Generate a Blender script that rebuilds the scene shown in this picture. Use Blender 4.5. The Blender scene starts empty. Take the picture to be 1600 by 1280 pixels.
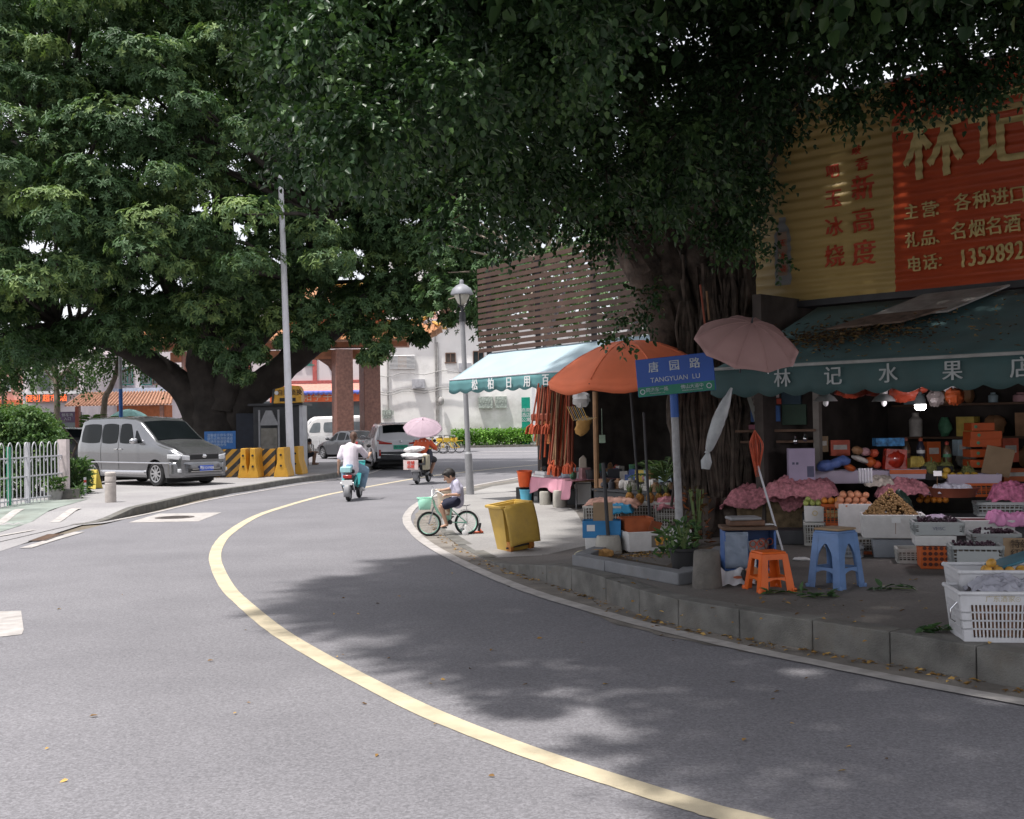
import bpy, bmesh, math, random
import numpy as np
from mathutils import Vector, Matrix, Euler
from mathutils.geometry import delaunay_2d_cdt
R = math.radians; PI = math.pi
random.seed(7); rng = np.random.default_rng(11)
sc = bpy.context.scene; COL = sc.collection
# ---- camera
F, CX, CY, HZ, SL, CH = 1800.0, 800.0, 640.0, 662.0, 0.018, 1.65
th = math.atan((HZ - CY) / F); ro = math.atan(SL)
fw = Vector((0, math.cos(th), math.sin(th))); u0 = Vector((0, -math.sin(th), math.cos(th))); r0 = Vector((1, 0, 0))
cxv = math.cos(ro) * r0 - math.sin(ro) * u0; cyv = math.sin(ro) * r0 + math.cos(ro) * u0
cam = bpy.data.cameras.new('camera'); camo = bpy.data.objects.new('camera', cam); COL.objects.link(camo)
m4 = Matrix((cxv, cyv, -fw)).transposed().to_4x4(); m4.translation = Vector((0, 0, CH)); camo.matrix_world = m4
cam.sensor_width = 36; cam.lens = F / 1600 * 36; cam.clip_end = 2000; cam.clip_start = 0.05
sc.camera = camo
# ---- sky, sun, exposure
SUN_EL, SUN_AZ = R(72), R(-125)          # azimuth measured from +Y towards +X
w = bpy.data.worlds.new("World"); sc.world = w; w.use_nodes = True
nt = w.node_tree; nt.nodes.clear()
sky = nt.nodes.new('ShaderNodeTexSky'); sky.sky_type = 'NISHITA'; sky.sun_disc = False
sky.sun_elevation = SUN_EL; sky.sun_rotation = SUN_AZ; sky.dust_density = 3.0; sky.air_density = 1.0
bg = nt.nodes.new('ShaderNodeBackground'); bg.inputs[1].default_value = 0.12
bg2 = nt.nodes.new('ShaderNodeBackground')
tc = nt.nodes.new('ShaderNodeTexCoord'); nz = nt.nodes.new('ShaderNodeTexNoise'); nz.inputs['Scale'].default_value = 2.2; nz.inputs['Detail'].default_value = 6
cr = nt.nodes.new('ShaderNodeValToRGB'); cr.color_ramp.elements[0].color = (0.62, 0.63, 0.68, 1); cr.color_ramp.elements[1].color = (1.0, 0.98, 1.0, 1)
cr.color_ramp.elements[0].position = .3; cr.color_ramp.elements[1].position = .62
nt.links.new(tc.outputs['Generated'], nz.inputs['Vector']); nt.links.new(nz.outputs['Fac'], cr.inputs['Fac']); nt.links.new(cr.outputs['Color'], bg2.inputs[0])
bg2.inputs[1].default_value = 1.12
mx = nt.nodes.new('ShaderNodeMixShader'); mx.inputs[0].default_value = 0.72
wo = nt.nodes.new('ShaderNodeOutputWorld')
nt.links.new(sky.outputs[0], bg.inputs[0]); nt.links.new(bg.outputs[0], mx.inputs[1]); nt.links.new(bg2.outputs[0], mx.inputs[2]); nt.links.new(mx.outputs[0], wo.inputs[0])
sl = bpy.data.lights.new('sun', 'SUN'); sl.energy = 4.0; sl.angle = R(2.0); sl.color = (1.0, 0.965, 0.92)
slo = bpy.data.objects.new('sun', sl); COL.objects.link(slo)
sd = Vector((math.sin(SUN_AZ) * math.cos(SUN_EL), math.cos(SUN_AZ) * math.cos(SUN_EL), math.sin(SUN_EL)))
slo.rotation_euler = sd.to_track_quat('Z', 'Y').to_euler(); slo.location = (0, 0, 60)
sc.view_settings.view_transform = 'Standard'; sc.view_settings.look = 'None'; sc.view_settings.gamma = 1; sc.view_settings.use_curve_mapping = False
sc.view_settings.exposure = 0.53
sc.cycles.max_bounces = 6; sc.cycles.diffuse_bounces = 3; sc.cycles.transparent_max_bounces = 12; sc.cycles.use_denoising = True
# ---- picture -> world
def ray(px, py):
    d = cxv * (px - CX) - cyv * (py - CY) + fw * F
    return d
def gp(px, py, z=0.0):
    d = ray(px, py); t = (z - CH) / d.z
    return Vector((d.x * t, d.y * t, z))
def at(px, py, D):
    d = ray(px, py); t = D / d.y
    return Vector((d.x * t, D, CH + d.z * t))
def sm(a, b, x):
    t = min(1, max(0, (x - a) / (b - a))); return t * t * (3 - 2 * t)
def ph(x, y): return .012 + .203 * (1 - sm(11, 14, y - 1.2 * max(x - .3, 0)))     # right pavement height
def pl(x, y): return .012 + .13 * sm(20.6, 22.5, y)                              # left pavement height
def gq(px, py, fn=ph):
    z = .1
    for _ in range(8):
        p = gp(px, py, z); z = fn(p.x, p.y)
    p.z = z; return p
def ppm(D): return F / D
# ---- materials
MC = {}
def nd(nt, t, **k):
    n = nt.nodes.new(t)
    for a, b in k.items(): setattr(n, a, b)
    return n
def mat(name, col, rough=.6, var=.12, scale=6, metal=0, bump=0, bscale=60, emis=0, trans=0, coat=0, dirt=0, alpha=1, spec=.4):
    if name in MC: return MC[name]
    m = bpy.data.materials.new(name); m.use_nodes = True; t = m.node_tree; b = t.nodes['Principled BSDF']
    L = t.links.new
    tc = nd(t, 'ShaderNodeTexCoord'); n = nd(t, 'ShaderNodeTexNoise'); n.inputs['Scale'].default_value = scale; n.inputs['Detail'].default_value = 6
    L(tc.outputs['Object'], n.inputs['Vector'])
    r = nd(t, 'ShaderNodeValToRGB')
    a = [max(0, c * (1 - var * 1.6)) for c in col[:3]]; c2 = [min(1, c * (1 + var * 1.3)) for c in col[:3]]
    r.color_ramp.elements[0].color = (*a, 1); r.color_ramp.elements[1].color = (*c2, 1)
    r.color_ramp.elements[0].position = .3; r.color_ramp.elements[1].position = .7
    L(n.outputs['Fac'], r.inputs['Fac']); src = r.outputs['Color']
    if dirt:
        n3 = nd(t, 'ShaderNodeTexNoise'); n3.inputs['Scale'].default_value = scale * .45; n3.inputs['Detail'].default_value = 9; n3.inputs['Roughness'].default_value = .72
        L(tc.outputs['Object'], n3.inputs['Vector'])
        r3 = nd(t, 'ShaderNodeValToRGB'); r3.color_ramp.elements[0].position = .5; r3.color_ramp.elements[1].position = .72
        L(n3.outputs['Fac'], r3.inputs['Fac'])
        mu = nd(t, 'ShaderNodeMath', operation='MULTIPLY'); mu.inputs[1].default_value = dirt; L(r3.outputs['Color'], mu.inputs[0])
        mxx = nd(t, 'ShaderNodeMix', data_type='RGBA'); L(mu.outputs[0], mxx.inputs[0]); L(src, mxx.inputs[6]); mxx.inputs[7].default_value = (.13, .11, .085, 1)
        src = mxx.outputs[2]
    L(src, b.inputs['Base Color'])
    b.inputs['Roughness'].default_value = rough; b.inputs['Metallic'].default_value = metal
    b.inputs['Specular IOR Level'].default_value = spec
    if coat: b.inputs['Coat Weight'].default_value = coat; b.inputs['Coat Roughness'].default_value = .08
    if trans: b.inputs['Transmission Weight'].default_value = trans
    if alpha < 1: b.inputs['Alpha'].default_value = alpha
    if emis:
        L(src, b.inputs['Emission Color']); b.inputs['Emission Strength'].default_value = emis
    if bump:
        n2 = nd(t, 'ShaderNodeTexNoise'); n2.inputs['Scale'].default_value = bscale; n2.inputs['Detail'].default_value = 5
        L(tc.outputs['Object'], n2.inputs['Vector'])
        bp = nd(t, 'ShaderNodeBump'); bp.inputs['Strength'].default_value = bump; bp.inputs['Distance'].default_value = .02
        L(n2.outputs['Fac'], bp.inputs['Height']); L(bp.outputs['Normal'], b.inputs['Normal'])
    MC[name] = m; return m
def asphalt(name, c1, c2, speck):
    m = bpy.data.materials.new(name); m.use_nodes = True; t = m.node_tree; b = t.nodes['Principled BSDF']; L = t.links.new
    tc = nd(t, 'ShaderNodeTexCoord')
    n = nd(t, 'ShaderNodeTexNoise'); n.inputs['Scale'].default_value = .55; n.inputs['Detail'].default_value = 8; n.inputs['Roughness'].default_value = .6
    L(tc.outputs['Object'], n.inputs['Vector'])
    r = nd(t, 'ShaderNodeValToRGB'); r.color_ramp.elements[0].position = .35; r.color_ramp.elements[1].position = .65
    r.color_ramp.elements[0].color = (*c1, 1); r.color_ramp.elements[1].color = (*c2, 1); L(n.outputs['Fac'], r.inputs['Fac'])
    v = nd(t, 'ShaderNodeTexVoronoi'); v.inputs['Scale'].default_value = 95; L(tc.outputs['Object'], v.inputs['Vector'])
    sp = nd(t, 'ShaderNodeSeparateColor'); L(v.outputs['Color'], sp.inputs[0])
    mr = nd(t, 'ShaderNodeMapRange'); mr.inputs['To Min'].default_value = 1 - speck; mr.inputs['To Max'].default_value = 1 + speck; L(sp.outputs[0], mr.inputs['Value'])
    n5 = nd(t, 'ShaderNodeTexNoise'); n5.inputs['Scale'].default_value = 38; n5.inputs['Detail'].default_value = 4; L(tc.outputs['Object'], n5.inputs['Vector'])
    mr2 = nd(t, 'ShaderNodeMapRange'); mr2.inputs['From Min'].default_value = .3; mr2.inputs['From Max'].default_value = .7; mr2.inputs['To Min'].default_value = .88; mr2.inputs['To Max'].default_value = 1.12; L(n5.outputs['Fac'], mr2.inputs['Value'])
    mm = nd(t, 'ShaderNodeMath', operation='MULTIPLY'); L(mr.outputs[0], mm.inputs[0]); L(mr2.outputs[0], mm.inputs[1])
    vm = nd(t, 'ShaderNodeVectorMath', operation='SCALE'); L(r.outputs['Color'], vm.inputs[0]); L(mm.outputs[0], vm.inputs['Scale'])
    L(vm.outputs[0], b.inputs['Base Color']); b.inputs['Roughness'].default_value = .85; b.inputs['Specular IOR Level'].default_value = .25
    bp = nd(t, 'ShaderNodeBump'); bp.inputs['Strength'].default_value = .35; bp.inputs['Distance'].default_value = .006; L(mm.outputs[0], bp.inputs['Height']); L(bp.outputs['Normal'], b.inputs['Normal'])
    MC[name] = m; return m
def leafmat(name, dark, mid, light, tl=.25, rough=.45):
    m = bpy.data.materials.new(name); m.use_nodes = True; t = m.node_tree; b = t.nodes['Principled BSDF']; L = t.links.new
    a = nd(t, 'ShaderNodeAttribute', attribute_name='lv')
    r = nd(t, 'ShaderNodeValToRGB'); e = r.color_ramp.elements; e[0].color = (*dark, 1); e[0].position = 0; e[1].color = (*light, 1); e[1].position = 1
    k = e.new(.55); k.color = (*mid, 1)
    L(a.outputs['Fac'], r.inputs['Fac']); L(r.outputs['Color'], b.inputs['Base Color'])
    b.inputs['Roughness'].default_value = rough; b.inputs['Specular IOR Level'].default_value = .22
    tr = nd(t, 'ShaderNodeBsdfTranslucent'); vm = nd(t, 'ShaderNodeVectorMath', operation='MULTIPLY'); vm.inputs[1].default_value = (1.5, 1.7, .7); L(r.outputs['Color'], vm.inputs[0]); L(vm.outputs[0], tr.inputs['Color'])
    ms = nd(t, 'ShaderNodeMixShader'); ms.inputs[0].default_value = tl; L(b.outputs[0], ms.inputs[1]); L(tr.outputs[0], ms.inputs[2])
    L(ms.outputs[0], t.nodes['Material Output'].inputs['Surface'])
    MC[name] = m; return m
# ---- mesh builder
class MB:
    def __init__(s, M=None): s.v = []; s.f = []; s.m = []; s.mi = 0; s.M = M or Matrix.Identity(4)
    def add(s, vs, fs):
        o = len(s.v)
        for p in vs: s.v.append(tuple(s.M @ Vector(p)))
        for f in fs: s.f.append([i + o for i in f]); s.m.append(s.mi)
        return s
    def use(s, i): s.mi = i; return s
    def box(s, c, d, rot=None, taper=1.0):
        x, y, z = d[0] / 2, d[1] / 2, d[2] / 2; k = taper
        vs = [(-x, -y, -z), (x, -y, -z), (x, y, -z), (-x, y, -z), (-x * k, -y * k, z), (x * k, -y * k, z), (x * k, y * k, z), (-x * k, y * k, z)]
        E = Euler(rot).to_matrix() if rot else None
        vs = [(E @ Vector(p) if E else Vector(p)) + Vector(c) for p in vs]
        return s.add(vs, [(0, 3, 2, 1), (4, 5, 6, 7), (0, 1, 5, 4), (1, 2, 6, 5), (2, 3, 7, 6), (3, 0, 4, 7)])
    def bar(s, a, b, wd, ht, up=(0, 0, 1)):
        a = Vector(a); b = Vector(b); d = (b - a); L = d.length
        if L < 1e-6: return s
        d /= L; u = Vector(up); x = d.cross(u)
        if x.length < 1e-3: x = d.cross(Vector((1, 0, 0)))
        x.normalize(); y = x.cross(d)
        vs = []
        for p in (a, b):
            for sx, sy in ((-1, -1), (1, -1), (1, 1), (-1, 1)): vs.append(p + x * sx * wd / 2 + y * sy * ht / 2)
        return s.add(vs, [(0, 1, 2, 3), (7, 6, 5, 4), (0, 4, 5, 1), (1, 5, 6, 2), (2, 6, 7, 3), (3, 7, 4, 0)])
    def tube(s, pts, r, n=8, caps=True, bumpy=0):
        pts = [Vector(p) for p in pts]; k = len(pts)
        rs = r if isinstance(r, (list, tuple)) else [r] * k
        vs = []; x = None
        for i, p in enumerate(pts):
            d = (pts[min(i + 1, k - 1)] - pts[max(i - 1, 0)])
            if d.length < 1e-9: d = Vector((0, 0, 1))
            d.normalize()
            if x is None:
                x = d.cross(Vector((0, 0, 1)));
                if x.length < 1e-2: x = d.cross(Vector((1, 0, 0)))
            else: x = x - d * x.dot(d)
            x.normalize(); y = d.cross(x)
            for j in range(n):
                a = 2 * PI * j / n; q = rs[i] * (1 + (bumpy * random.uniform(-1, 1) if bumpy else 0))
                vs.append(p + x * math.cos(a) * q + y * math.sin(a) * q)
        fs = []
        for i in range(k - 1):
            for j in range(n):
                a = i * n + j; b2 = i * n + (j + 1) % n
                fs.append((a, b2, b2 + n, a + n))
        if caps: fs.append(tuple(range(n - 1, -1, -1))); fs.append(tuple(range((k - 1) * n, k * n)))
        return s.add(vs, fs)
    def cyl(s, a, b, r, r2=None, n=12): return s.tube([a, b], [r, r if r2 is None else r2], n)
    def lathe(s, prof, c=(0, 0, 0), n=20, ax=None, cap=True):
        vs = []; E = ax or Matrix.Identity(3); c = Vector(c)
        for r, z in prof:
            for j in range(n):
                a = 2 * PI * j / n; vs.append(c + E @ Vector((r * math.cos(a), r * math.sin(a), z)))
        fs = []; k = len(prof)
        for i in range(k - 1):
            for j in range(n):
                a = i * n + j; b2 = i * n + (j + 1) % n; fs.append((a, b2, b2 + n, a + n))
        if cap:
            if prof[0][0] > 1e-4: fs.append(tuple(range(n - 1, -1, -1)))
            if prof[-1][0] > 1e-4: fs.append(tuple(range((k - 1) * n, k * n)))
        return s.add(vs, fs)
    def ell(s, c, r, nu=12, nv=8, rot=None, jit=0):
        E = Euler(rot).to_matrix() if rot else Matrix.Identity(3); c = Vector(c)
        r = (r, r, r) if not isinstance(r, (tuple, list)) else r
        vs = [c + E @ Vector((0, 0, -r[2]))]
        for i in range(1, nv):
            a = -PI / 2 + PI * i / nv
            for j in range(nu):
                b = 2 * PI * j / nu; q = 1 + (random.uniform(-jit, jit) if jit else 0)
                vs.append(c + E @ Vector((r[0] * math.cos(a) * math.cos(b) * q, r[1] * math.cos(a) * math.sin(b) * q, r[2] * math.sin(a) * q)))
        vs.append(c + E @ Vector((0, 0, r[2]))); fs = []
        for j in range(nu): fs.append((0, 1 + (j + 1) % nu, 1 + j))
        for i in range(nv - 2):
            for j in range(nu):
                a = 1 + i * nu + j; b2 = 1 + i * nu + (j + 1) % nu; fs.append((a, b2, b2 + nu, a + nu))
        t = len(vs) - 1; o = 1 + (nv - 2) * nu
        for j in range(nu): fs.append((o + j, o + (j + 1) % nu, t))
        return s.add(vs, fs)
    def prism(s, pts, off):
        pts = [Vector(p) for p in pts]; off = Vector(off); n = len(pts)
        vs = pts + [p + off for p in pts]
        fs = [tuple(range(n - 1, -1, -1)), tuple(range(n, 2 * n))] + [(i, (i + 1) % n, (i + 1) % n + n, i + n) for i in range(n)]
        return s.add(vs, fs)
    def grid(s, fn, nu, nv, two=0):
        vs = [fn(i / nu, j / nv) for i in range(nu + 1) for j in range(nv + 1)]
        fs = [(i * (nv + 1) + j, (i + 1) * (nv + 1) + j, (i + 1) * (nv + 1) + j + 1, i * (nv + 1) + j + 1) for i in range(nu) for j in range(nv)]
        return s.add(vs, fs)
    def build(s, name, mats, parent=None, smooth=True, bevel=0, kind=None, solid=0, sub=0, seg=2):
        me = bpy.data.meshes.new(name); me.from_pydata(s.v, [], s.f)
        if not isinstance(mats, (list, tuple)): mats = [mats]
        for m in mats: me.materials.append(m)
        if len(mats) > 1: me.polygons.foreach_set('material_index', s.m)
        bm = bmesh.new(); bm.from_mesh(me); bmesh.ops.recalc_face_normals(bm, faces=bm.faces) if not solid else None; bm.to_mesh(me); bm.free()
        if smooth:
            me.polygons.foreach_set('use_smooth', [True] * len(me.polygons))
            me.set_sharp_from_angle(angle=R(38))
        me.update()
        o = bpy.data.objects.new(name, me); COL.objects.link(o)
        if parent: o.parent = parent
        if solid: md = o.modifiers.new('s', 'SOLIDIFY'); md.thickness = solid; md.offset = 0
        if bevel:
            md = o.modifiers.new('b', 'BEVEL'); md.width = bevel; md.segments = seg; md.limit_method = 'ANGLE'; md.angle_limit = R(35)
        if sub: md = o.modifiers.new('u', 'SUBSURF'); md.levels = sub; md.render_levels = sub
        if kind: o['kind'] = kind
        return o
def tag(o, label, cat, group=None, kind=None):
    o['label'] = label; o['category'] = cat
    if group: o['group'] = group
    if kind: o['kind'] = kind
    return o
def thing(name, label, cat, loc=(0, 0, 0), rz=0, group=None):
    o = bpy.data.objects.new(name, None); COL.objects.link(o); o.location = loc; o.rotation_euler = (0, 0, rz); o.empty_display_size = .2
    return tag(o, label, cat, group)
def single(mb, name, mats, label, cat, loc=(0, 0, 0), rz=0, group=None, **k):
    o = mb.build(name, mats, **k); o.location = loc; o.rotation_euler = (0, 0, rz) if not isinstance(rz, tuple) else rz
    return tag(o, label, cat, group)
def dup(o, loc, rz, label=None, parent=None):
    c = o.copy(); COL.objects.link(c)
    if parent is not None: c.parent = parent
    else:
        c.location = loc; c.rotation_euler = rz if isinstance(rz, tuple) else (0, 0, rz)
        if label: c['label'] = label
    for ch in [x for x in o.children]: dup(ch, None, None, None, c)
    return c
def text(s_, size, mtl, parent, M, name='lettering', thick=.004, bold=0, sx=1.0, wave=None):
    cu = bpy.data.curves.new('t', 'FONT'); cu.body = s_; cu.size = size; cu.align_x = 'CENTER'; cu.align_y = 'CENTER'; cu.extrude = thick; cu.resolution_u = 3
    ob = bpy.data.objects.new('t', cu); COL.objects.link(ob)
    dg = bpy.context.evaluated_depsgraph_get(); dg.update()
    me = bpy.data.meshes.new_from_object(ob.evaluated_get(dg)); bpy.data.objects.remove(ob); bpy.data.curves.remove(cu)
    bm = bmesh.new(); bm.from_mesh(me)
    if sx != 1.0:
        for v in bm.verts: v.co.x *= sx
    if wave:
        st, amp, y0 = wave
        ys = [v.co.y for v in bm.verts]
        k0 = math.floor((min(ys) + y0) / st); k1 = math.ceil((max(ys) + y0) / st)
        for k in range(k0, k1 + 1):
            bmesh.ops.bisect_plane(bm, geom=bm.verts[:] + bm.edges[:] + bm.faces[:], plane_co=(0, k * st - y0, 0), plane_no=(0, 1, 0))
        for v in bm.verts: v.co.z += amp(v.co.y + y0)
    if bold:
        g = bmesh.ops.duplicate(bm, geom=bm.verts[:] + bm.edges[:] + bm.faces[:])
        for v in g['geom']:
            if isinstance(v, bmesh.types.BMVert): v.co += Vector((bold * 2.2, bold * .5, .0009))
    bm.to_mesh(me); bm.free(); me.materials.clear(); me.materials.append(mtl); me.name = name
    o = bpy.data.objects.new(name, me); COL.objects.link(o); o.matrix_local = M
    if parent: o.parent = parent; o.matrix_local = M
    return o
def face_M(origin, right, up):
    r = Vector(right).normalized(); u = Vector(up); n = r.cross(u).normalized(); u = n.cross(r).normalized()
    M = Matrix((r, u, n)).transposed().to_4x4(); M.translation = Vector(origin); return M
# ---- foliage
def leaf_mesh(name, C, Dv, Nv, Ln, Wd, mtl, lv, fold=.25, droop=.15):
    n = len(C); Dv = Dv / np.linalg.norm(Dv, axis=1, keepdims=True)
    S = np.cross(Dv, Nv); S /= (np.linalg.norm(S, axis=1, keepdims=True) + 1e-9); U = np.cross(S, Dv)
    Ln = Ln[:, None]; Wd = Wd[:, None]
    V = np.empty((n, 6, 3))
    V[:, 0] = C
    V[:, 1] = C + Dv * Ln * .32 + S * Wd * .5 + U * Wd * fold
    V[:, 2] = C + Dv * Ln * .70 + S * Wd * .38 + U * (Wd * fold * .6 - Ln * droop * .5)
    V[:, 3] = C + Dv * Ln - U * Ln * droop
    V[:, 4] = C + Dv * Ln * .70 - S * Wd * .38 + U * (Wd * fold * .6 - Ln * droop * .5)
    V[:, 5] = C + Dv * Ln * .32 - S * Wd * .5 + U * Wd * fold
    me = bpy.data.meshes.new(name); me.vertices.add(n * 6); me.vertices.foreach_set('co', V.reshape(-1).astype(np.float32))
    base = (np.arange(n) * 6)[:, None]
    idx = (base + np.array([0, 1, 2, 3, 0, 3, 4, 5])[None]).reshape(-1).astype(np.int32)
    me.loops.add(n * 8); me.loops.foreach_set('vertex_index', idx)
    me.polygons.add(n * 2); me.polygons.foreach_set('loop_start', (np.arange(n * 2) * 4).astype(np.int32))
    me.update(calc_edges=True)
    at_ = me.attributes.new('lv', 'FLOAT', 'FACE'); at_.data.foreach_set('value', np.repeat(np.clip(lv, 0, 1), 2).astype(np.float32))
    me.materials.append(mtl)
    o = bpy.data.objects.new(name, me); COL.objects.link(o); return o
def unit(n):
    d = rng.normal(size=(n, 3)); return d / np.linalg.norm(d, axis=1, keepdims=True)
def foliage(name, blobs, mtl, mode='spray', ln=.09, wd=.05, dens=1.0, parent=None, shell=.3, down=.25, org=(0, 0, 0), lum=None):
    Cs = []; Ds = []; Ns = []; Ls = []; Ws = []; Vs = []
    for (c, r, n) in blobs:
        c = np.array(c, float); r = np.array(r if hasattr(r, '__len__') else (r, r, r), float); n = max(3, int(n * dens))
        d = unit(n); rad = 1 - np.abs(rng.normal(0, shell, n)); rad = np.clip(rad, .05, 1.15)[:, None]
        d[:, 2] = np.where(rng.random(n) < .35, np.abs(d[:, 2]), d[:, 2])
        p = c + d * r * rad
        bl = rng.normal(.5, .13)
        if mode == 'spray':
            k = 9
            ax = d + np.array([0, 0, -down]) + rng.normal(0, .35, (n, 3)); ax /= np.linalg.norm(ax, axis=1, keepdims=True)
            sh = rng.uniform(2.2, 4.2, n) * ln
            sd_ = np.cross(ax, unit(n)); sd_ /= np.linalg.norm(sd_, axis=1, keepdims=True) + 1e-9
            for q in range(k):
                t = (q + .5) / k; s_ = 1 if q % 2 else -1
                pp = p + ax * (sh * t)[:, None] + np.array([0, 0, -1]) * (sh * t * t * .35)[:, None] + rng.normal(0, ln * .18, (n, 3))
                dd = ax * .6 + sd_ * s_ * .8 + rng.normal(0, .28, (n, 3)) + np.array([0, 0, -.3])
                nn = np.array([0, 0, 1.0]) + rng.normal(0, .45, (n, 3)) + d * .4
                Cs.append(pp); Ds.append(dd); Ns.append(nn); Ls.append(rng.uniform(.75, 1.2, n) * ln); Ws.append(rng.uniform(.8, 1.15, n) * wd)
                Vs.append(np.clip(bl + rng.normal(0, .17, n) + .10 * t, 0, 1))
        elif mode == 'rosette':
            k = 8
            ax = d * np.array([1, 1, .6]) + np.array([0, 0, .55]) + rng.normal(0, .25, (n, 3)); ax /= np.linalg.norm(ax, axis=1, keepdims=True)
            a1 = np.cross(ax, unit(n)); a1 /= np.linalg.norm(a1, axis=1, keepdims=True) + 1e-9; a2 = np.cross(ax, a1)
            tone = np.clip(bl + rng.normal(0, .12, n), 0, 1)
            for q in range(k):
                an = 2 * PI * q / k + rng.normal(0, .2, n)
                out = a1 * np.cos(an)[:, None] + a2 * np.sin(an)[:, None]
                dd = out + ax * rng.uniform(-.15, .45, n)[:, None] + np.array([0, 0, -.18])
                pp = p + ax * (rng.uniform(-.05, .35, n) * ln)[:, None]
                Cs.append(pp); Ds.append(dd); Ns.append(ax + rng.normal(0, .12, (n, 3))); Ls.append(rng.uniform(.75, 1.15, n) * ln); Ws.append(rng.uniform(.8, 1.1, n) * wd)
                Vs.append(np.clip(tone + rng.normal(0, .08, n), 0, 1))
        else:
            dd = d + rng.normal(0, .6, (n, 3)) + np.array([0, 0, -down]); nn = d + np.array([0, 0, .8]) + rng.normal(0, .4, (n, 3))
            Cs.append(p); Ds.append(dd); Ns.append(nn); Ls.append(rng.uniform(.7, 1.25, n) * ln); Ws.append(rng.uniform(.8, 1.15, n) * wd); Vs.append(np.clip(bl + rng.normal(0, .2, n), 0, 1))
    C = np.concatenate(Cs) - np.array(org)
    o = leaf_mesh(name, C, np.concatenate(Ds), np.concatenate(Ns), np.concatenate(Ls), np.concatenate(Ws), mtl, np.concatenate(Vs))
    if parent: o.parent = parent
    return o
# ---- ground, road, pavements, markings
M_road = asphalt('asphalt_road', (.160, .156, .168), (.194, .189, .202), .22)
M_pav = asphalt('pavement_concrete', (.105, .095, .086), (.165, .152, .142), .12)  # dirty market paving, its colour darkened further to carry the tree shade
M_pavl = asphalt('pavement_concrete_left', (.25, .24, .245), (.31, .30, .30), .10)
M_gran = mat('granite_kerb', (.138, .134, .124), .85, .22, 5, bump=.5, bscale=90, dirt=.65)
M_earth = asphalt('ground_soil', (.13, .11, .085), (.2, .17, .13), .25)
M_white = mat('road_paint_white', (.40, .375, .36), .7, .14, 7, bump=.2, bscale=150, dirt=.45)
M_yel = mat('road_paint_yellow', (.52, .45, .32), .7, .10, 5, bump=.2, bscale=150, dirt=.38)
M_green = mat('green_path_paint', (.22, .25, .225), .85, .2, 1.5, dirt=.4, bump=.2)
M_grit = mat('gutter_grit', (.20, .18, .16), .95, .25, 3, bump=.6, bscale=90, dirt=.3)
def sheet(name, pts, z, m, kind='structure'):
    b = MB(); b.add([(p[0], p[1], z if z is not None else p[2]) for p in pts], [tuple(range(len(pts)))]); return b.build(name, m, smooth=False, kind=kind)
def cdt(name, poly, fn, step, m, kind='structure', skirt=0):
    poly = [Vector((p[0], p[1])) for p in poly]; n = len(poly)
    xs = [p.x for p in poly]; ys = [p.y for p in poly]; pts = list(poly)
    y = min(ys)
    while y < max(ys):
        st = step * (1 if y < 24 else 4); x = min(xs)
        while x < max(xs): pts.append(Vector((x + random.uniform(-.02, .02), y))); x += st
        y += st
    V, E, Fc, *_ = delaunay_2d_cdt(pts, [(i, (i + 1) % n) for i in range(n)], [list(range(n))], 1, 1e-5)
    b = MB(); b.add([(v.x, v.y, fn(v.x, v.y)) for v in V], [tuple(f) for f in Fc]); return b.build(name, m, smooth=True, kind=kind)
def catmull(pts, n=6):
    out = []; P = [Vector(p) for p in pts]
    for i in range(len(P) - 1):
        p0 = P[max(i - 1, 0)]; p1 = P[i]; p2 = P[i + 1]; p3 = P[min(i + 2, len(P) - 1)]
        for k in range(n):
            t = k / n; out.append(.5 * ((2 * p1) + (-p0 + p2) * t + (2 * p0 - 5 * p1 + 4 * p2 - p3) * t * t + (-p0 + 3 * p1 - 3 * p2 + p3) * t ** 3))
    out.append(P[-1]); return out
def offs(pts, d):
    out = []
    for i, p in enumerate(pts):
        t = pts[min(i + 1, len(pts) - 1)] - pts[max(i - 1, 0)]; t.z = 0; t.normalize(); out.append(p + Vector((-t.y, t.x, 0)) * d)
    return out
def ribbon(name, pts, w0, z, m, kind='structure'):
    a = offs(pts, w0 / 2); c = offs(pts, -w0 / 2); b = MB(); n = len(pts)
    a = [p + Vector((random.uniform(-.004, .004), random.uniform(-.004, .004), 0)) for p in a]
    b.add([(p.x, p.y, z) for p in a] + [(p.x, p.y, z) for p in c], [(i, i + 1, n + i + 1, n + i) for i in range(n - 1)]); return b.build(name, m, smooth=False, kind=kind)
sheet('ground', [(-900, -60), (900, -60), (900, 1500), (-900, 1500)], -.02, M_earth)
sheet('road', [(-7.55, -20), (60, -20), (60, 81), (-60, 81), (-60, 49.5), (-7.0, 49.5)], 0, M_road)
KR = [(1600, 1078), (1500, 1060), (1426, 1045), (1336, 1029), (1254, 1014.7), (1181, 1002), (1119.6, 991), (1060, 979), (1011, 965), (947, 941), (880, 919), (820, 900), (780, 886), (740, 866), (712, 850), (692, 834), (681, 818), (680, 803), (690, 788), (707, 776), (735, 765.5), (775, 757), (820, 750), (870, 744), (960, 735), (1100, 722)]
kr = [gp(*p) for p in KR]; kr = [kr[0] + Vector((3.6, -5.0, 0)), kr[0] + Vector((1.4, -1.85, 0))] + kr
kr = catmull(kr, 5)
kin = offs(kr, -.19)
pav = [(p.x, p.y) for p in kin] + [(40, 60), (60, 20), (40, -8)]
cdt('pavement', pav, ph, .5, M_pav)
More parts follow.
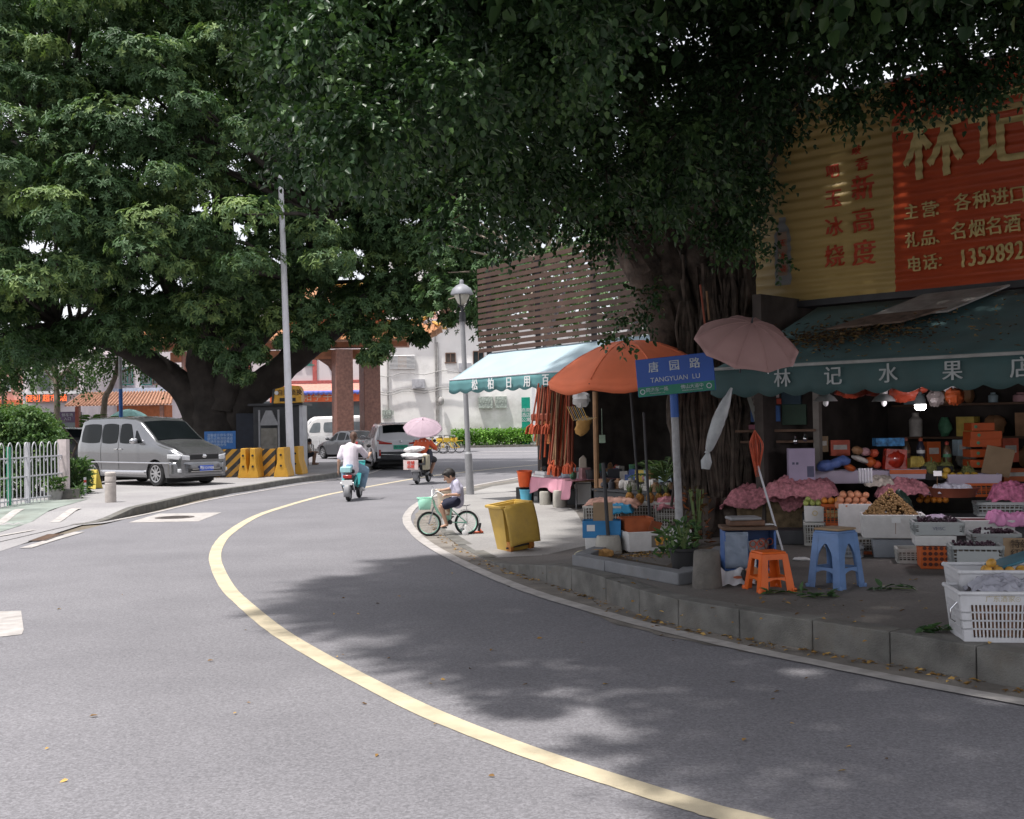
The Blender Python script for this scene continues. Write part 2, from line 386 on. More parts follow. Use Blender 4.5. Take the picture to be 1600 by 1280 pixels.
def kerb(name, line, depth, hf, L=.62, m=M_gran, drop=.05):
    b = MB(); acc = 0; seg = [line[0]]; stones = []
    for p, q in zip(line, line[1:]):
        d = (q - p).length; seg.append(q); acc += d
        if acc >= L: stones.append(seg); seg = [q]; acc = 0
    if len(seg) > 1: stones.append(seg)
    for s_ in stones:
        o = offs(s_, depth); k = len(s_); ins = .004
        h0 = random.uniform(-.004, .004)
        def z(p): return hf(p.x, p.y) + h0 + .004
        pts = []
        for i, (p, q) in enumerate(zip(s_, o)):
            t = (s_[min(i + 1, k - 1)] - s_[max(i - 1, 0)]).normalized() * (ins if i == 0 else -ins if i == k - 1 else 0)
            p = p + t; q = q + t
            pts += [(p.x, p.y, -drop), (p.x, p.y, z(p)), (q.x, q.y, z(q)), (q.x, q.y, -drop)]
        fs = [(0, 3, 2, 1), ((k - 1) * 4, (k - 1) * 4 + 1, (k - 1) * 4 + 2, (k - 1) * 4 + 3)]
        for i in range(k - 1):
            a = i * 4
            for j in range(4): fs.append((a + j, a + (j + 1) % 4, a + 4 + (j + 1) % 4, a + 4 + j))
        b.add(pts, fs)
    return b.build(name, m, smooth=True, bevel=.008, kind='structure')
kerb('kerb', kr, -.19, ph)
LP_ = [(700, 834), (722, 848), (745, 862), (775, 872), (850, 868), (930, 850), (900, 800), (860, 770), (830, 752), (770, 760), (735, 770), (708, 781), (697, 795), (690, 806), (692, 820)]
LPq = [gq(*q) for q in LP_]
b = MB(); b.add([(q.x, q.y, q.z + .004) for q in LPq] + [(gq(800, 815).x, gq(800, 815).y, gq(800, 815).z + .005)], [(i, (i + 1) % len(LPq), len(LPq)) for i in range(len(LPq))]); b.build('pavement', asphalt('sunlit_concrete', (.24, .23, .225), (.31, .30, .29), .08), smooth=False, kind='structure')  # paler pavement sheet where sun falls; the sunlight is put into its colour
KL = [(125, 820), (155, 816.5), (195, 809), (225, 801), (275, 789), (325, 777), (400, 765.5), (462, 755), (527, 746), (575, 736), (600, 727)]
kl = [gp(*p) for p in KL]
kl = [Vector((kl[0].x - .05, kl[0].y - .1, 0))] + kl[1:]
kl = catmull(kl, 4); klin = offs(kl, .17)
pav2 = [(p.x, p.y) for p in klin] + [(-9, 50), (-60, 50), (-60, -10), (-7.75, -10), (-7.75, kl[0].y)]
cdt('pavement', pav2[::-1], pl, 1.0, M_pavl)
kerb('kerb', kl, .17, pl, L=.9)
b = MB(); b.box((0, 99.3, .06), (160, 34, .14)); b.build('pavement', M_pavl, smooth=False, kind='structure')
b = MB()
for i in range(60): b.box((-60 + 2 * i, 82.15, .055), (1.98, .3, .17))
b.build('kerb', M_gran, smooth=False, kind='structure')
YL = [(1240, 1300), (1150, 1277), (1100, 1264), (1000, 1233), (900, 1201), (800, 1166), (700, 1127), (615, 1088), (500, 1027), (430, 984), (380, 943), (357, 920), (342, 893), (336, 872), (341, 853), (358, 833), (400, 807), (450, 790), (500, 776), (535, 768.5), (580, 760), (636, 750), (678, 743.5), (780, 732), (880, 723), (1000, 714)]
ribbon('centre_line', catmull([gp(x, y) for x, y in YL], 6), .152, .004, M_yel)
WL = [(1700, 1118), (1600, 1099), (1500, 1081), (1400, 1062), (1300, 1042), (1200, 1022), (1130, 1007), (1050, 988), (980, 970), (900, 947), (850, 932), (800, 914), (750, 893), (700, 869), (665, 848), (645, 830), (636, 815), (638, 803), (650, 790), (672, 778), (700, 769), (727, 762), (780, 752), (850, 741), (960, 731), (1100, 719)]
wl = [gp(x, y) for x, y in WL]
ribbon('edge_line', catmull(wl, 5), .15, .009, M_white)
WL2 = [(180, 813.5), (250, 799.5), (325, 782), (400, 768.8), (462, 758.5), (527, 749), (565, 743), (590, 736), (600, 731)]
ribbon('edge_line', catmull([gp(x, y) for x, y in WL2], 4), .12, .009, M_white)
ribbon('edge_line', [gp(40, 857), gp(82, 844), gp(124, 832)], .17, .009, M_white)
sheet('lane_mark', [gp(-40, 1000), gp(34, 992), gp(37, 985), gp(33, 955), gp(-40, 957)], .004, M_white)
sheet('lane_mark', [gp(200, 817), gp(310, 815), gp(346, 801), gp(248, 803)], .004, M_white)
for a, c in (((690, 706.5), (840, 705.5)), ((700, 711), (860, 709)), ((606, 729), (650, 727))):
    ribbon('lane_mark', [gp(*a), gp(*c)], .5 if a[0] == 690 else .25, .004, M_white)
gl = offs(kr, .0); wo_ = offs(kr, .34)
b = MB(); n = len(kr)
o1 = [p + Vector((random.uniform(-.03, .03), random.uniform(-.03, .03), 0)) for p in offs(kr, .36)]
b.add([(p.x, p.y, .004) for p in kr] + [(p.x, p.y, .004) for p in o1], [(i, i + 1, n + i + 1, n + i) for i in range(n - 1)])
b.build('gutter', M_grit, smooth=False, kind='structure')
gl = [gp(-60, 882), gp(0, 862), gp(60, 842), gp(128, 820.5), gp(160, 818), gp(200, 811)]; n = len(gl); o1 = [gp(-60, 852), gp(0, 836), gp(50, 824), gp(122, 819), gp(155, 816), gp(195, 810)]
b = MB(); b.add([(p.x, p.y, .0035) for p in gl] + [(p.x, p.y, .0035) for p in o1], [(i, i + 1, n + i + 1, n + i) for i in range(n - 1)]); b.build('gutter', M_pavl, smooth=False, kind='structure')
def lft(pts, dz): return [(q.x, q.y, q.z + dz) for q in (gq(x, y, pl) for x, y in pts)]
gm = MB()
P_ = lft([(-60, 852), (0, 837), (85, 816), (135, 791), (50, 792), (0, 815), (-60, 838)], .006)
def gridquad(a, b_, c, d, nu, nv):
    a, b_, c, d = map(Vector, (a, b_, c, d))
    def f(u, v):
        p = (a * (1 - u) + b_ * u) * (1 - v) + (d * (1 - u) + c * u) * v; return (p.x, p.y, pl(p.x, p.y) + .006)
    return f
gm.grid(gridquad(gp(-120, 870), gp(137, 790.5), gp(50, 792), gp(-120, 835), 30, 6), 30, 6); gm.build('cycle_path', M_green, smooth=False, kind='structure')
def lmark(a, b_, wd):
    q = [gq(*a, pl), gq(*b_, pl)]; o = offs(q, wd / 2); c = offs(q, -wd / 2); m = MB()
    m.grid(lambda u, v: (lambda p: (p.x, p.y, pl(p.x, p.y) + .011))((o[0] * (1 - u) + o[1] * u) * (1 - v) + (c[0] * (1 - u) + c[1] * u) * v), 12, 1); m.build('lane_mark', M_white, smooth=False, kind='structure')
lmark((85, 817), (120, 804), .18); lmark((-30, 829), (32, 806), .18); lmark((-10, 840), (52, 829), .1)
M_iron = mat('cast_iron', (.10, .085, .08), .7, .2, 20, bump=.5, bscale=80)
c = gp(273, 809); b = MB(); b.lathe([(.36, 0), (.36, .006), (.33, .008), (.32, .004), (0, .004)], n=28)
for i in range(-3, 4):
    b.box((0, i * .085, .006), (.5 * math.sqrt(max(.05, 1 - (i * .27) ** 2)), .03, .006))
single(b, 'manhole_cover', M_iron, 'round iron manhole cover set in a pale patch on the road', 'manhole cover', c + Vector((0, 0, .005)))
b = MB(); b.box((0, 0, .004), (.26, 1.1, .008))
b.use(1)
for i in range(12): b.box((0, -.5 + .09 * i, .010), (.2, .04, .006))
single(b, 'drain_grate', [M_iron, mat('rust_iron', (.16, .10, .07), .8)], 'rusty drain grate in the gutter by the green cycle path', 'drain grate', gp(73, 841) + Vector((0, 0, .008)), R(8))
# ---- trees
M_bark = mat('banyan_bark', (.058, .044, .035), .9, .45, 6, bump=1.0, bscale=16, dirt=.5)
M_bark2 = mat('old_tree_bark', (.042, .035, .031), .9, .3, 2, bump=.9, bscale=8)
M_leafR = leafmat('banyan_leaf', (.014, .031, .014), (.030, .064, .026), (.095, .165, .058), .12, .38)
M_leafL = leafmat('whorled_leaf', (.034, .070, .032), (.074, .134, .058), (.23, .31, .105), .2, .5)
M_leafB = leafmat('background_leaf', (.04, .08, .04), (.075, .14, .06), (.15, .22, .09), .25, .5)
M_leafH = leafmat('hedge_leaf', (.035, .075, .028), (.065, .125, .042), (.14, .21, .07), .22, .5)
def limb(b, pts, r0_, r1_, n=10, bumpy=.1, sub=5):
    q = catmull([Vector(p) for p in pts], sub); k = len(q)
    b.tube(q, [r0_ + (r1_ - r0_) * (i / (k - 1)) ** .8 for i in range(k)], n, bumpy=bumpy); return q
tb = gq(1118, 838); tr = thing('banyan_tree', 'big dark banyan tree with aerial roots in the kerbed bed by the fruit shop', 'tree', tb)
b = MB(Matrix.Translation(-tb)); DT = tb.y
def A(px, py, D): return at(px, py, D)
strands = [
    [(1085, 850, 0), (1075, 760, .05), (1066, 660, .1), (1062, 560, .1), (1035, 470, .1), (1010, 400, 0), (985, 330, -.1)],
    [(1100, 852, -.1), (1098, 760, -.05), (1090, 650, -.1), (1085, 540, 0), (1055, 450, 0), (1030, 380, 0), (1020, 300, 0)],
    [(1120, 850, -.2), (1118, 740, -.15), (1110, 620, -.1), (1112, 500, -.1), (1095, 420, 0), (1080, 340, 0), (1060, 250, 0)],
    [(1140, 845, -.1), (1135, 730, -.1), (1130, 620, -.1), (1135, 500, 0), (1130, 400, 0), (1120, 300, 0), (1110, 200, .1)],
    [(1160, 840, .1), (1152, 740, .05), (1148, 620, 0), (1150, 500, 0), (1150, 400, 0), (1150, 300, .1), (1160, 180, .2)],
    [(1172, 842, .3), (1162, 720, .25), (1160, 600, .2), (1160, 500, .2), (1155, 400, .2), (1145, 300, .3), (1150, 200, .3)],
    [(1110, 845, .5), (1110, 700, .4), (1100, 600, .4), (1100, 450, .4), (1060, 350, .4), (1030, 250, .4)]]
for s_ in strands:
    pts = [A(x, y, DT + dz) for x, y, dz in s_]
    limb(b, pts, .155, .22, 12, .13, 6)
limb(b, [A(1050, 560, DT), A(1035, 500, DT), A(1010, 430, DT), A(990, 380, DT)], .2, .26, 12, .1)
for i in range(60):                                     # aerial roots down the trunk face
    x0 = random.uniform(1062, 1168); y0 = random.uniform(380, 560); x = x0; y = y0; pts = []
    D = DT - .24 - random.uniform(0, .1)
    while y < random.uniform(760, 850) and len(pts) < 14:
        pts.append(A(x, y, D)); y += 40; x += random.uniform(-9, 9); x += (x0 + 5 - x) * .15
    if len(pts) > 2: b.tube(catmull(pts, 3), random.uniform(.012, .035), 5)
for i in range(9):                                       # root flare
    a = 2 * PI * i / 9 + .2; p = tb
    b.tube([p + Vector((math.cos(a) * .3, math.sin(a) * .3, .5)), p + Vector((math.cos(a) * .45, math.sin(a) * .42, .15)), p + Vector((math.cos(a) * .75, math.sin(a) * .7, -.02))], [.12, .09, .03], 8)
b.build('trunk', M_bark, tr)
bl = MB(Matrix.Translation(-tb)); limbsR = []
def L1(pts, r0_, r1_): limbsR.append(limb(bl, pts, r0_, r1_, 9, .08)); return limbsR[-1]
L1([A(1010, 420, DT), A(960, 350, DT - .2), A(880, 300, DT - .8), A(760, 250, DT - 1.8), A(620, 210, DT - 2.2)], .26, .07)
L1([A(1000, 400, DT), A(970, 300, DT + .3), A(900, 200, DT + .2), A(780, 120, DT - .6), A(620, 60, DT - 1.5)], .2, .06)
L1([A(1030, 350, DT), A(1000, 240, DT - .5), A(1000, 120, DT - 1.5), A(980, -40, DT - 3), A(950, -400, DT - 5)], .2, .07)
L1([A(1010, 270, DT - .4), A(1090, 210, DT - .8), A(1180, 160, DT - 1.6), A(1300, 90, DT - 3), A(1450, -120, DT - 5)], .13, .05)
L1([A(1140, 330, DT), A(1200, 200, DT), A(1300, 100, DT - .2), A(1480, 30, DT - .5)], .18, .05)
L1([A(1140, 250, DT), A(1130, 100, DT - .2), A(1120, -80, DT - .6), A(1150, -300, DT - 1)], .2, .08)
L1([A(1060, 280, DT + .2), A(1000, 180, DT + 1.2), A(950, 60, DT + 2), A(900, -60, DT + 3)], .16, .06)
L1([A(1010, -60, DT - 2.2), A(1000, -400, DT - 4.2), A(1100, -900, DT - 6.5), A(1300, -1300, DT - 7.6)], .12, .05)
bl.build('limb', M_bark, tr)
bR = []
def BR(px, py, D, r, n=110, fl=.72):
    p = at(px, py, D); bR.append(((p.x, p.y, p.z), (r, r, r * fl), n)); return p
random.seed(21)
rows = []
for px in range(425, 1640, 46):
    for py in range(-60, 420, 44):
        lim = 200 if px < 470 else 250 if px < 560 else 370 if px < 760 else 330 if px < 930 else 300 if px < 1130 else 200 if px < 1190 else 120 if px < 1245 else 105 if px < 1330 else 90 if px < 1420 else 70 if px < 1500 else 30
        if px < 740 and py > 250: continue
        if py > lim: continue
        if px > 1440 and 50 < py < 170 and random.random() < .5: continue
        x = px + random.uniform(-28, 28); y = py + random.uniform(-24, 24)
        D = random.uniform(8.8, 14.0) if px > 620 else random.uniform(9.8, 12.8)
        if px > 1180: D = random.uniform(9.0, 11.6)
        rr = random.uniform(.22, .42)
        mg = 36 if px < 1190 else 45
        if y + rr * F / D * .72 > lim + mg: y = lim + mg - rr * F / D * .72
        BR(x, y, D, rr, 36)
for (x, y, D, r) in [(1150, 345, 12.0, .2), (1165, 290, 11.6, .24), (1225, 170, 11.2, .25), (1100, 330, 12.2, .36), (1150, 300, 12, .4), (1020, 320, 12.2, .35), (960, 350, 12.4, .3), (930, 360, 12.4, .3), (1150, 380, 12.4, .1), (1420, 150, 10.6, .16), (1340, 165, 10.8, .14), (1480, 130, 10.4, .18), (1560, 90, 10, .3), (1525, 130, 10, .12), (1540, 40, 10, .4), (1600, 60, 10, .3), (1185, 215, 11, .26), (860, 330, 12.6, .45), (800, 350, 13, .4)]:
    BR(x, y, D, r, 34)
for (x, y) in ((1000, 470), (1020, 500), (985, 505), (1030, 455), (965, 520), (1212, 405)): BR(x, y, 12.9, .1, 5)
for i in range(60):
    x = random.uniform(430, 930); y = random.uniform(-10, 200) if x > 560 else random.uniform(-20, 260); BR(x, y, random.uniform(7.4, 8.8), random.uniform(.14, .26), 16)
SHP = [(445, 962), (500, 905), (600, 880), (700, 872), (800, 880), (870, 850), (930, 812), (945, 775), (900, 750), (880, 728), (2200, 728), (3200, 1400), (1150, 1400), (1130, 1250), (1040, 1200), (1000, 1165), (1060, 1120), (1000, 1090), (1010, 1050), (900, 1045), (830, 1062), (680, 1050), (560, 1010)]
SHP = [gp(*q) for q in SHP]
def inpoly(x, y, P):
    c = False; n = len(P)
    for i in range(n):
        a, b_ = P[i], P[i - 1]
        if (a.y > y) != (b_.y > y) and x < (b_.x - a.x) * (y - a.y) / (b_.y - a.y) + a.x: c = not c
    return c
sdx, sdy = -sd.x / sd.z, -sd.y / sd.z
bO = []; gx_ = -4.0
while gx_ < 11:
    gy_ = 3.8
    while gy_ < 23:
        x = gx_ + random.uniform(-.2, .2); y = gy_ + random.uniform(-.2, .2); e_ = (.3 if 9.0 < y < 13.5 else .1)
        if inpoly(x - e_, y, SHP) and (y < 17 or x > 1):
            up = random.uniform(.55, 1.5) + (.55 if x < .3 else 0)
            yy = (y - sdy * (1.65 + up)) / (1 + sdy * .372); z = 1.65 + .372 * yy + up
            if yy < 7 and z < 4.4: z = 4.4; yy = y - sdy * z
            bO.append(((x - sdx * z, yy, z), (.42, .42, .32), 48 if x > .3 or y > 8.5 else 34))
        gy_ += .52
    gx_ += .52
crR = foliage('crown', bR, M_leafR, 'spray', .066, .042, 1.55, tr, org=tuple(tb)); print('banyan leaves', len(crR.data.polygons) // 2, len(bR))
bF = []
for i in range(26):
    x = random.uniform(440, 930); y = random.uniform(-10, 170) if x > 560 else random.uniform(-20, 235); D = random.uniform(5.9, 7.0)
    for k in range(random.randint(2, 4)): q = at(x + k * random.uniform(8, 26), y + k * random.uniform(4, 22), D + random.uniform(-.15, .15)); bF.append(((q.x, q.y, q.z), (.15, .15, .10), 15))
crF = foliage('crown', bF, M_leafR, 'spray', .050, .036, 1.0, tr, org=tuple(tb))
crO = foliage('crown', bO, M_leafR, 'spray', .115, .08, 1.0, tr, org=tuple(tb)); print('overhead', len(crO.data.polygons) // 2)
tw = MB(Matrix.Translation(-tb))
anch = [q for L_ in limbsR for q in L_[::2]]
for c, r, n in bR + bO + bF:
    c = Vector(c)
    if random.random() < .55:
        a = min(anch, key=lambda q: (q - c).length)
        if (a - c).length < (.9 if n < 8 else 4):
            m = (a + c) / 2 + Vector((random.uniform(-.2, .2), random.uniform(-.2, .2), random.uniform(-.1, .25)))
            tw.tube([a, m, c], [.03, .02, .008], 5)
tw.build('branch', M_bark, tr)
DL = 42.0; lb = gq(345, 722, pl); lb = Vector((at(345, 690, DL).x, DL, pl(0, DL)))
tl_ = thing('old_tree', 'huge old tree with a forked dark trunk and layered crown behind the silver van', 'tree', lb)
b = MB(Matrix.Translation(-lb)); limbsL = []
def L2(pts, r0_, r1_, n=12): limbsL.append(limb(b, [A(*p) for p in pts], r0_, r1_, n, .07)); return limbsL[-1]
L2([(338, 735, DL), (340, 690, DL), (335, 640, DL), (325, 600, DL), (318, 560, DL), (330, 480, DL), (350, 400, DL), (340, 250, DL + 1)], 1.15, .3, 16)
L2([(372, 735, DL + .2), (366, 690, DL + .2), (372, 650, DL), (392, 615, DL), (430, 585, DL - .2), (480, 545, DL - .5), (545, 495, DL - 1), (600, 450, DL - 1), (700, 380, DL - 1)], .95, .2, 16)
L2([(318, 735, DL + .3), (320, 680, DL + .2), (300, 620, DL), (262, 585, DL), (215, 555, DL - .5), (160, 530, DL - 1), (90, 505, DL - 1.5)], .85, .2, 14)
L2([(350, 640, DL - .3), (360, 590, DL - .4), (385, 545, DL - .5), (430, 500, DL - 1), (470, 440, DL - 1.5), (520, 330, DL - 2)], .6, .2)
L2([(330, 570, DL), (290, 500, DL), (250, 420, DL), (180, 330, DL), (100, 240, DL)], .45, .15)
L2([(385, 560, DL), (400, 420, DL), (420, 300, DL + 1), (450, 150, DL + 1)], .4, .15)
L2([(430, 590, DL), (480, 500, DL + 2), (540, 400, DL + 3), (600, 280, DL + 3)], .35, .12)
b.build('trunk', M_bark2, tl_)
bL = []
random.seed(5)
def BL(px, py, D, r, n=60, fl=.42):
    p = at(px, py, D); bL.append(((p.x, p.y, p.z), (r, r * .9, r * fl), n))
for px in range(-70, 770, 46):
    for py in range(-70, 600, 36):
        lim = 555 if px < 100 else 548 if px < 200 else 525 if px < 330 else 515 if px < 420 else 505 if px < 560 else 500 if px < 620 else 505 if px < 680 else 450 if px < 730 else 470
        if px > 560 and py < 60: pass
        if py > lim: continue
        x = px + random.uniform(-28, 28); y = py + random.uniform(-20, 20)
        gap = False
        for gx, gy, gr in ((320, 315, 8), (385, 360, 10), (325, 150, 4), (350, 200, 2), (400, 355, 6), (130, 100, 0)):
            if (x - gx) ** 2 + ((y - gy) * 1.3) ** 2 < (gr + 22) ** 2: gap = True
        if gap: continue
        for layer in range(3 if py > 300 else 2):
            D = (random.uniform(34.5, 38) if layer == 0 else random.uniform(39.5, 41) if layer == 2 else random.uniform(41, 47)) + (2.5 if y > 440 else 0)
            if layer == 0 and (x > 520): D += 4
            if layer == 0 and 385 < x < 500: D = random.uniform(38.6, 41)
            BL(x + random.uniform(-10, 10), y + random.uniform(-8, 8), D, random.uniform(.8, 1.35), 46)
for (x, y, D, r) in [(600, 520, 40, .8), (640, 500, 40, .8), (590, 550, 39, .6), (575, 560, 39, .4), (690, 470, 42, .7), (720, 440, 42, .7), (745, 500, 44, .5), (735, 420, 44, .9), (610, 470, 40, 1), (665, 455, 41, .9), (700, 500, 43, .4), (560, 510, 40, .6), (360, 570, 38.5, .7), (380, 590, 38.6, .4), (400, 555, 38.4, .5), (40, 540, 39, 1.2), (120, 545, 40, .8), (230, 540, 39, .6), (5, 560, 40, .9), (620, 440, 40, 1.1), (655, 530, 41, .4), (480, 515, 39, .6), (520, 500, 39, .7), (555, 485, 39.5, .7), (590, 480, 40, .7), (450, 535, 38.5, .5), (500, 535, 39, .45), (630, 515, 40, .5), (430, 500, 39, .7), (560, 525, 39, .45), (330, 545, 38.5, .6), (290, 535, 39, .7), (410, 470, 39, .8), (470, 480, 39, .8)]:
    BL(x, y, D, r, 40, .6)
for i in range(260):
    a = random.uniform(0, 2 * PI); q = math.sqrt(random.random()) * 11.5
    x = lb.x + 1.5 + math.cos(a) * q; y = lb.y + 2 + math.sin(a) * q * .7
    bL.append(((x, y, random.uniform(13, 19)), (1.4, 1.3, .6), 40))
crL = foliage('crown', bL, M_leafL, 'rosette', .19, .068, 1.95, tl_, shell=.28, org=tuple(lb)); print('old tree leaves', len(crL.data.polygons) // 2, len(bL))
tw = MB(Matrix.Translation(-lb)); anch = [q for L_ in limbsL for q in L_[6::2]]
for c, r, n in bL:
    c = Vector(c)
    if random.random() < .4:
        a = min(anch, key=lambda q: (q - c).length)
        if (a - c).length < 9:
            m = (a + c) / 2 + Vector((random.uniform(-.5, .5), random.uniform(-.5, .5), random.uniform(-.2, .5))); tw.tube([a, m, c], [.10, .07, .02], 5)
tw.build('branch', M_bark2, tl_)
# ---- buildings and far side
M_wwall = mat('white_plaster', (.78, .765, .74), .9, .06, .5, dirt=.5, bump=.2, bscale=12)
M_pinkw = mat('pink_tile', (.62, .47, .45), .8, .08, 1)
M_palew = mat('pale_pink_wall', (.60, .54, .55), .8, .08, 1, dirt=.2)
M_salmon = mat('salmon_wall', (.62, .36, .30), .8, .1, 1)
M_tile = mat('orange_glazed_tile', (.38, .18, .08), .5, .3, 14)
M_tiled = mat('orange_tile_ridge', (.58, .33, .07), .4, .2, 10)
M_gate = mat('brown_granite', (.20, .095, .07), .45, .2, 7)
M_glass = mat('dark_glass', (.035, .045, .05), .08, .1, 2, spec=.8)
M_glass2 = mat('grey_glass', (.10, .12, .13), .1, .2, 2, spec=.8)
M_fr_w = mat('white_frame', (.6, .6, .6), .5, .05, 5)
M_fr_b = mat('brown_frame', (.16, .10, .075), .6, .1, 5)
M_teal = mat('teal_frame', (.03, .20, .16), .5, .1, 5)
M_dark = mat('dark_metal', (.035, .036, .04), .55, .15, 5)
M_black = mat('black_rubber', (.02, .02, .021), .75, .1, 8)
M_grey = mat('grey_metal', (.24, .24, .25), .5, .1, 6, dirt=.2)
M_lgrey = mat('light_grey_paint', (.50, .50, .53), .5, .06, 4, dirt=.25)
M_redaw = mat('red_awning_cloth', (.60, .13, .06), .8, .1, 3)
M_pipe = mat('old_pipe', (.32, .31, .30), .7, .15, 5, dirt=.5)
def bld(name, label, D, px0, px1, pytop, depth, m, cat='building', base=0.0):
    x0 = at(px0, 640, D).x; x1 = at(px1, 640, D).x; zt = at((px0 + px1) / 2, pytop, D).z
    t = thing(name, label, cat, (x0, D, base)); W = x1 - x0
    b = MB(); b.box((W / 2, depth / 2, (zt - base) / 2), (W, depth, zt - base)); b.build('wall', m, t, smooth=False)
    def lx(px): return at(px, 640, D).x - x0
    def lz(px, py): return at(px, py, D).z - base
    return t, lx, lz, W, zt - base
def win(t, x0, x1, z0, z1, y=0, fm=None, gm_=None, nx=2, nz=1, fw_=.07, name='window'):
    fm = fm or M_fr_w; gm_ = gm_ or M_glass
    b = MB(); cx = (x0 + x1) / 2; w_ = x1 - x0; h = z1 - z0
    b.box((cx, y - .06, z0 - .04), (w_ + .16, .16, .08)); b.box((cx, y - .04, z1 - .0), (w_, .1, fw_))
    for i in range(nx + 1): b.box((x0 + w_ * i / nx, y - .04, z0 + h / 2 - .002), (fw_ * .8, .092, h))
    for i in range(1, nz): b.box((cx, y - .04, z0 + h * i / nz), (w_, .085, fw_ * .6))
    f = b.build(name, fm, t, smooth=False)
    p = MB(); p.box((cx, y - .02, z0 + h / 2), (w_ - .02, .03, h - .02)); p.build('pane', gm_, f, smooth=False); return f
t, lx, lz, W, H = bld('white_building', 'old stained white plaster building behind the far hedge, with pipes on its wall', 84, 589, 1010, 500, 14, M_wwall)
b = MB(); b.box((lx(760) / 2 + 0, 7, H + 2.4), (lx(790) - 2, 12, 4.8)); b.build('upper_storey', M_wwall, t, smooth=False)
b = MB(); b.box((W / 2, .0, H + .06), (W + .5, 1.0, .12)); b.box((W / 2, -.25, H + .18), (W + .3, .12, .12)); b.build('cornice', M_palew, t, smooth=False)
f = MB(); x0, x1, z0, z1 = lx(611), lx(649), lz(630, 577), lz(630, 555)
f.box(((x0 + x1) / 2, -.02, (z0 + z1) / 2), (x1 - x0, .06, z1 - z0)); lo = f.build('louvre_window', mat('louvre_back', (.45, .44, .42), .8), t, smooth=False)
f = MB()
for i in range(11): f.box(((x0 + x1) / 2, -.12, z0 + (z1 - z0) * (i + .5) / 11), (x1 - x0 + .1, .10, .04), (R(30), 0, 0))
f.build('slat', M_fr_w, lo, smooth=False)
f = MB(); f.box(((x0 + x1) / 2, -.08, (z0 + z1) / 2), ((x1 - x0) * .36, .06, (z1 - z0) * .9)); f.build('panel', mat('ochre_panel', (.55, .33, .14), .7), lo, smooth=False)
win(t, lx(698), lx(713), lz(705, 566), lz(705, 552), 0, M_fr_b, M_glass, 2)
win(t, lx(741), lx(757), lz(748, 571), lz(748, 549), 0, M_fr_b, M_glass, 2)
win(t, lx(690), lx(709), lz(700, 494), lz(700, 471), 1.0, M_fr_b, M_fr_b, 2, 2)
b = MB(); b.box((lx(697), .3, lz(700, 498)), (1.9, 1.4, .55)); b.build('balcony', M_salmon, t, smooth=False)
for x, y0, y1 in ((682, 452, 668), (685, 535, 660), (607, 560, 650)):
    b = MB(); b.tube([(lx(x), -.12, lz(x, y1)), (lx(x + .3), -.12, lz(x, y0))], .06, 8); b.build('drain_pipe', M_pipe, t)
for y in (587, 612, 616):
    b = MB(); pts = [(lx(592 + i * 12), -.2, lz(600, y) - .12 * math.sin(i * 1.3) + i * .02) for i in range(15)]; b.tube(pts, .03, 5); b.build('cable', M_pipe, t)
for x0_, x1_, y0_, y1_ in ((748, 770, 620, 638), (774, 792, 620, 638), (598, 612, 638, 651)):
    b = MB(); b.box((lx((x0_ + x1_) / 2), -.16, lz(760, (y0_ + y1_) / 2)), (lx(x1_) - lx(x0_), .3, (y1_ - y0_) / 21.4)); 
    for i in range(4): b.box((lx(x0_ + 3 + i * 4.5), -.33, lz(760, (y0_ + y1_) / 2) + .1), (.12, .04, .3))
    b.build('meter_box', mat('meter_grey', (.33, .37, .33), .6, .3, 9), t, smooth=False)
b = MB(); b.ell((lx(690), -.4, lz(690, 627)), (.22, .25, .32)); b.build('junction_box', M_pipe, t)
for px_, py_ in ((728, 575), (655, 600)): b = MB(); b.box((lx(px_), -.25, lz(px_, py_)), (.9, .45, .65)); b.lathe([(.26, 0), (.26, .03), (0, .03)], (lx(px_), -.48, lz(px_, py_)), 16, Euler((R(90), 0, 0)).to_matrix()); b.build('air_conditioner', mat('ac_grey', (.4, .4, .42), .5), t)
hb = at(775, 690, 82.9); hb.z = .13
hd = thing('hedge', 'clipped green hedge along the foot of the white building', 'hedge', hb)
bl_ = []
for i in range(60):
    x = at(709 + (845 - 709) * i / 59, 680, 83).x
    for k in range(3): bl_.append(((x + random.uniform(-.1, .1), 83.0 + random.uniform(-.5, .5), .13 + .25 + .33 * k), (.32, .32, .26), 34))
foliage('foliage', bl_, leafmat('hedge_far', (.07, .15, .03), (.13, .27, .05), (.24, .42, .09), .3), 'leaf', .16, .11, 1, hd, org=tuple(hb))
b = MB(); [b.tube([(-3 + i * .6, 0, 0), (-3 + i * .6, .05, .7)], .03, 5) for i in range(11)]; b.build('stem', M_bark, hd)
D = 81.5
def PX(px, z=0, D_=D): return Vector((at(px, 660, D_).x, D_, z))
t = thing('green_signboard', 'tall narrow green signboard with white characters by the far white wall', 'sign', PX(822, .13, 83)); t.scale = (1, 1, 1)
b = MB(); b.box((0, 0, 1.75), (.62, .16, 3.3)); b.box((0, 0, .06), (.8, .3, .12)); b.build('board', mat('sign_green', (.0, .25, .17), .5), t, bevel=.02)
text('商務\n酒店\n公寓'.replace('\n', '\n'), .34, M_fr_w, t, face_M((0, -.09, 2.1), (1, 0, 0), (0, 0, 1)))
t = thing('white_post', 'slim white post standing alone on the far pavement behind the mops', 'post', PX(834, .13, 82.6))
b = MB(); b.box((0, 0, 2.3), (.26, .26, 4.6)); b.box((0, 0, .05), (.5, .5, .1)); b.build('post', M_fr_w, t, bevel=.02)
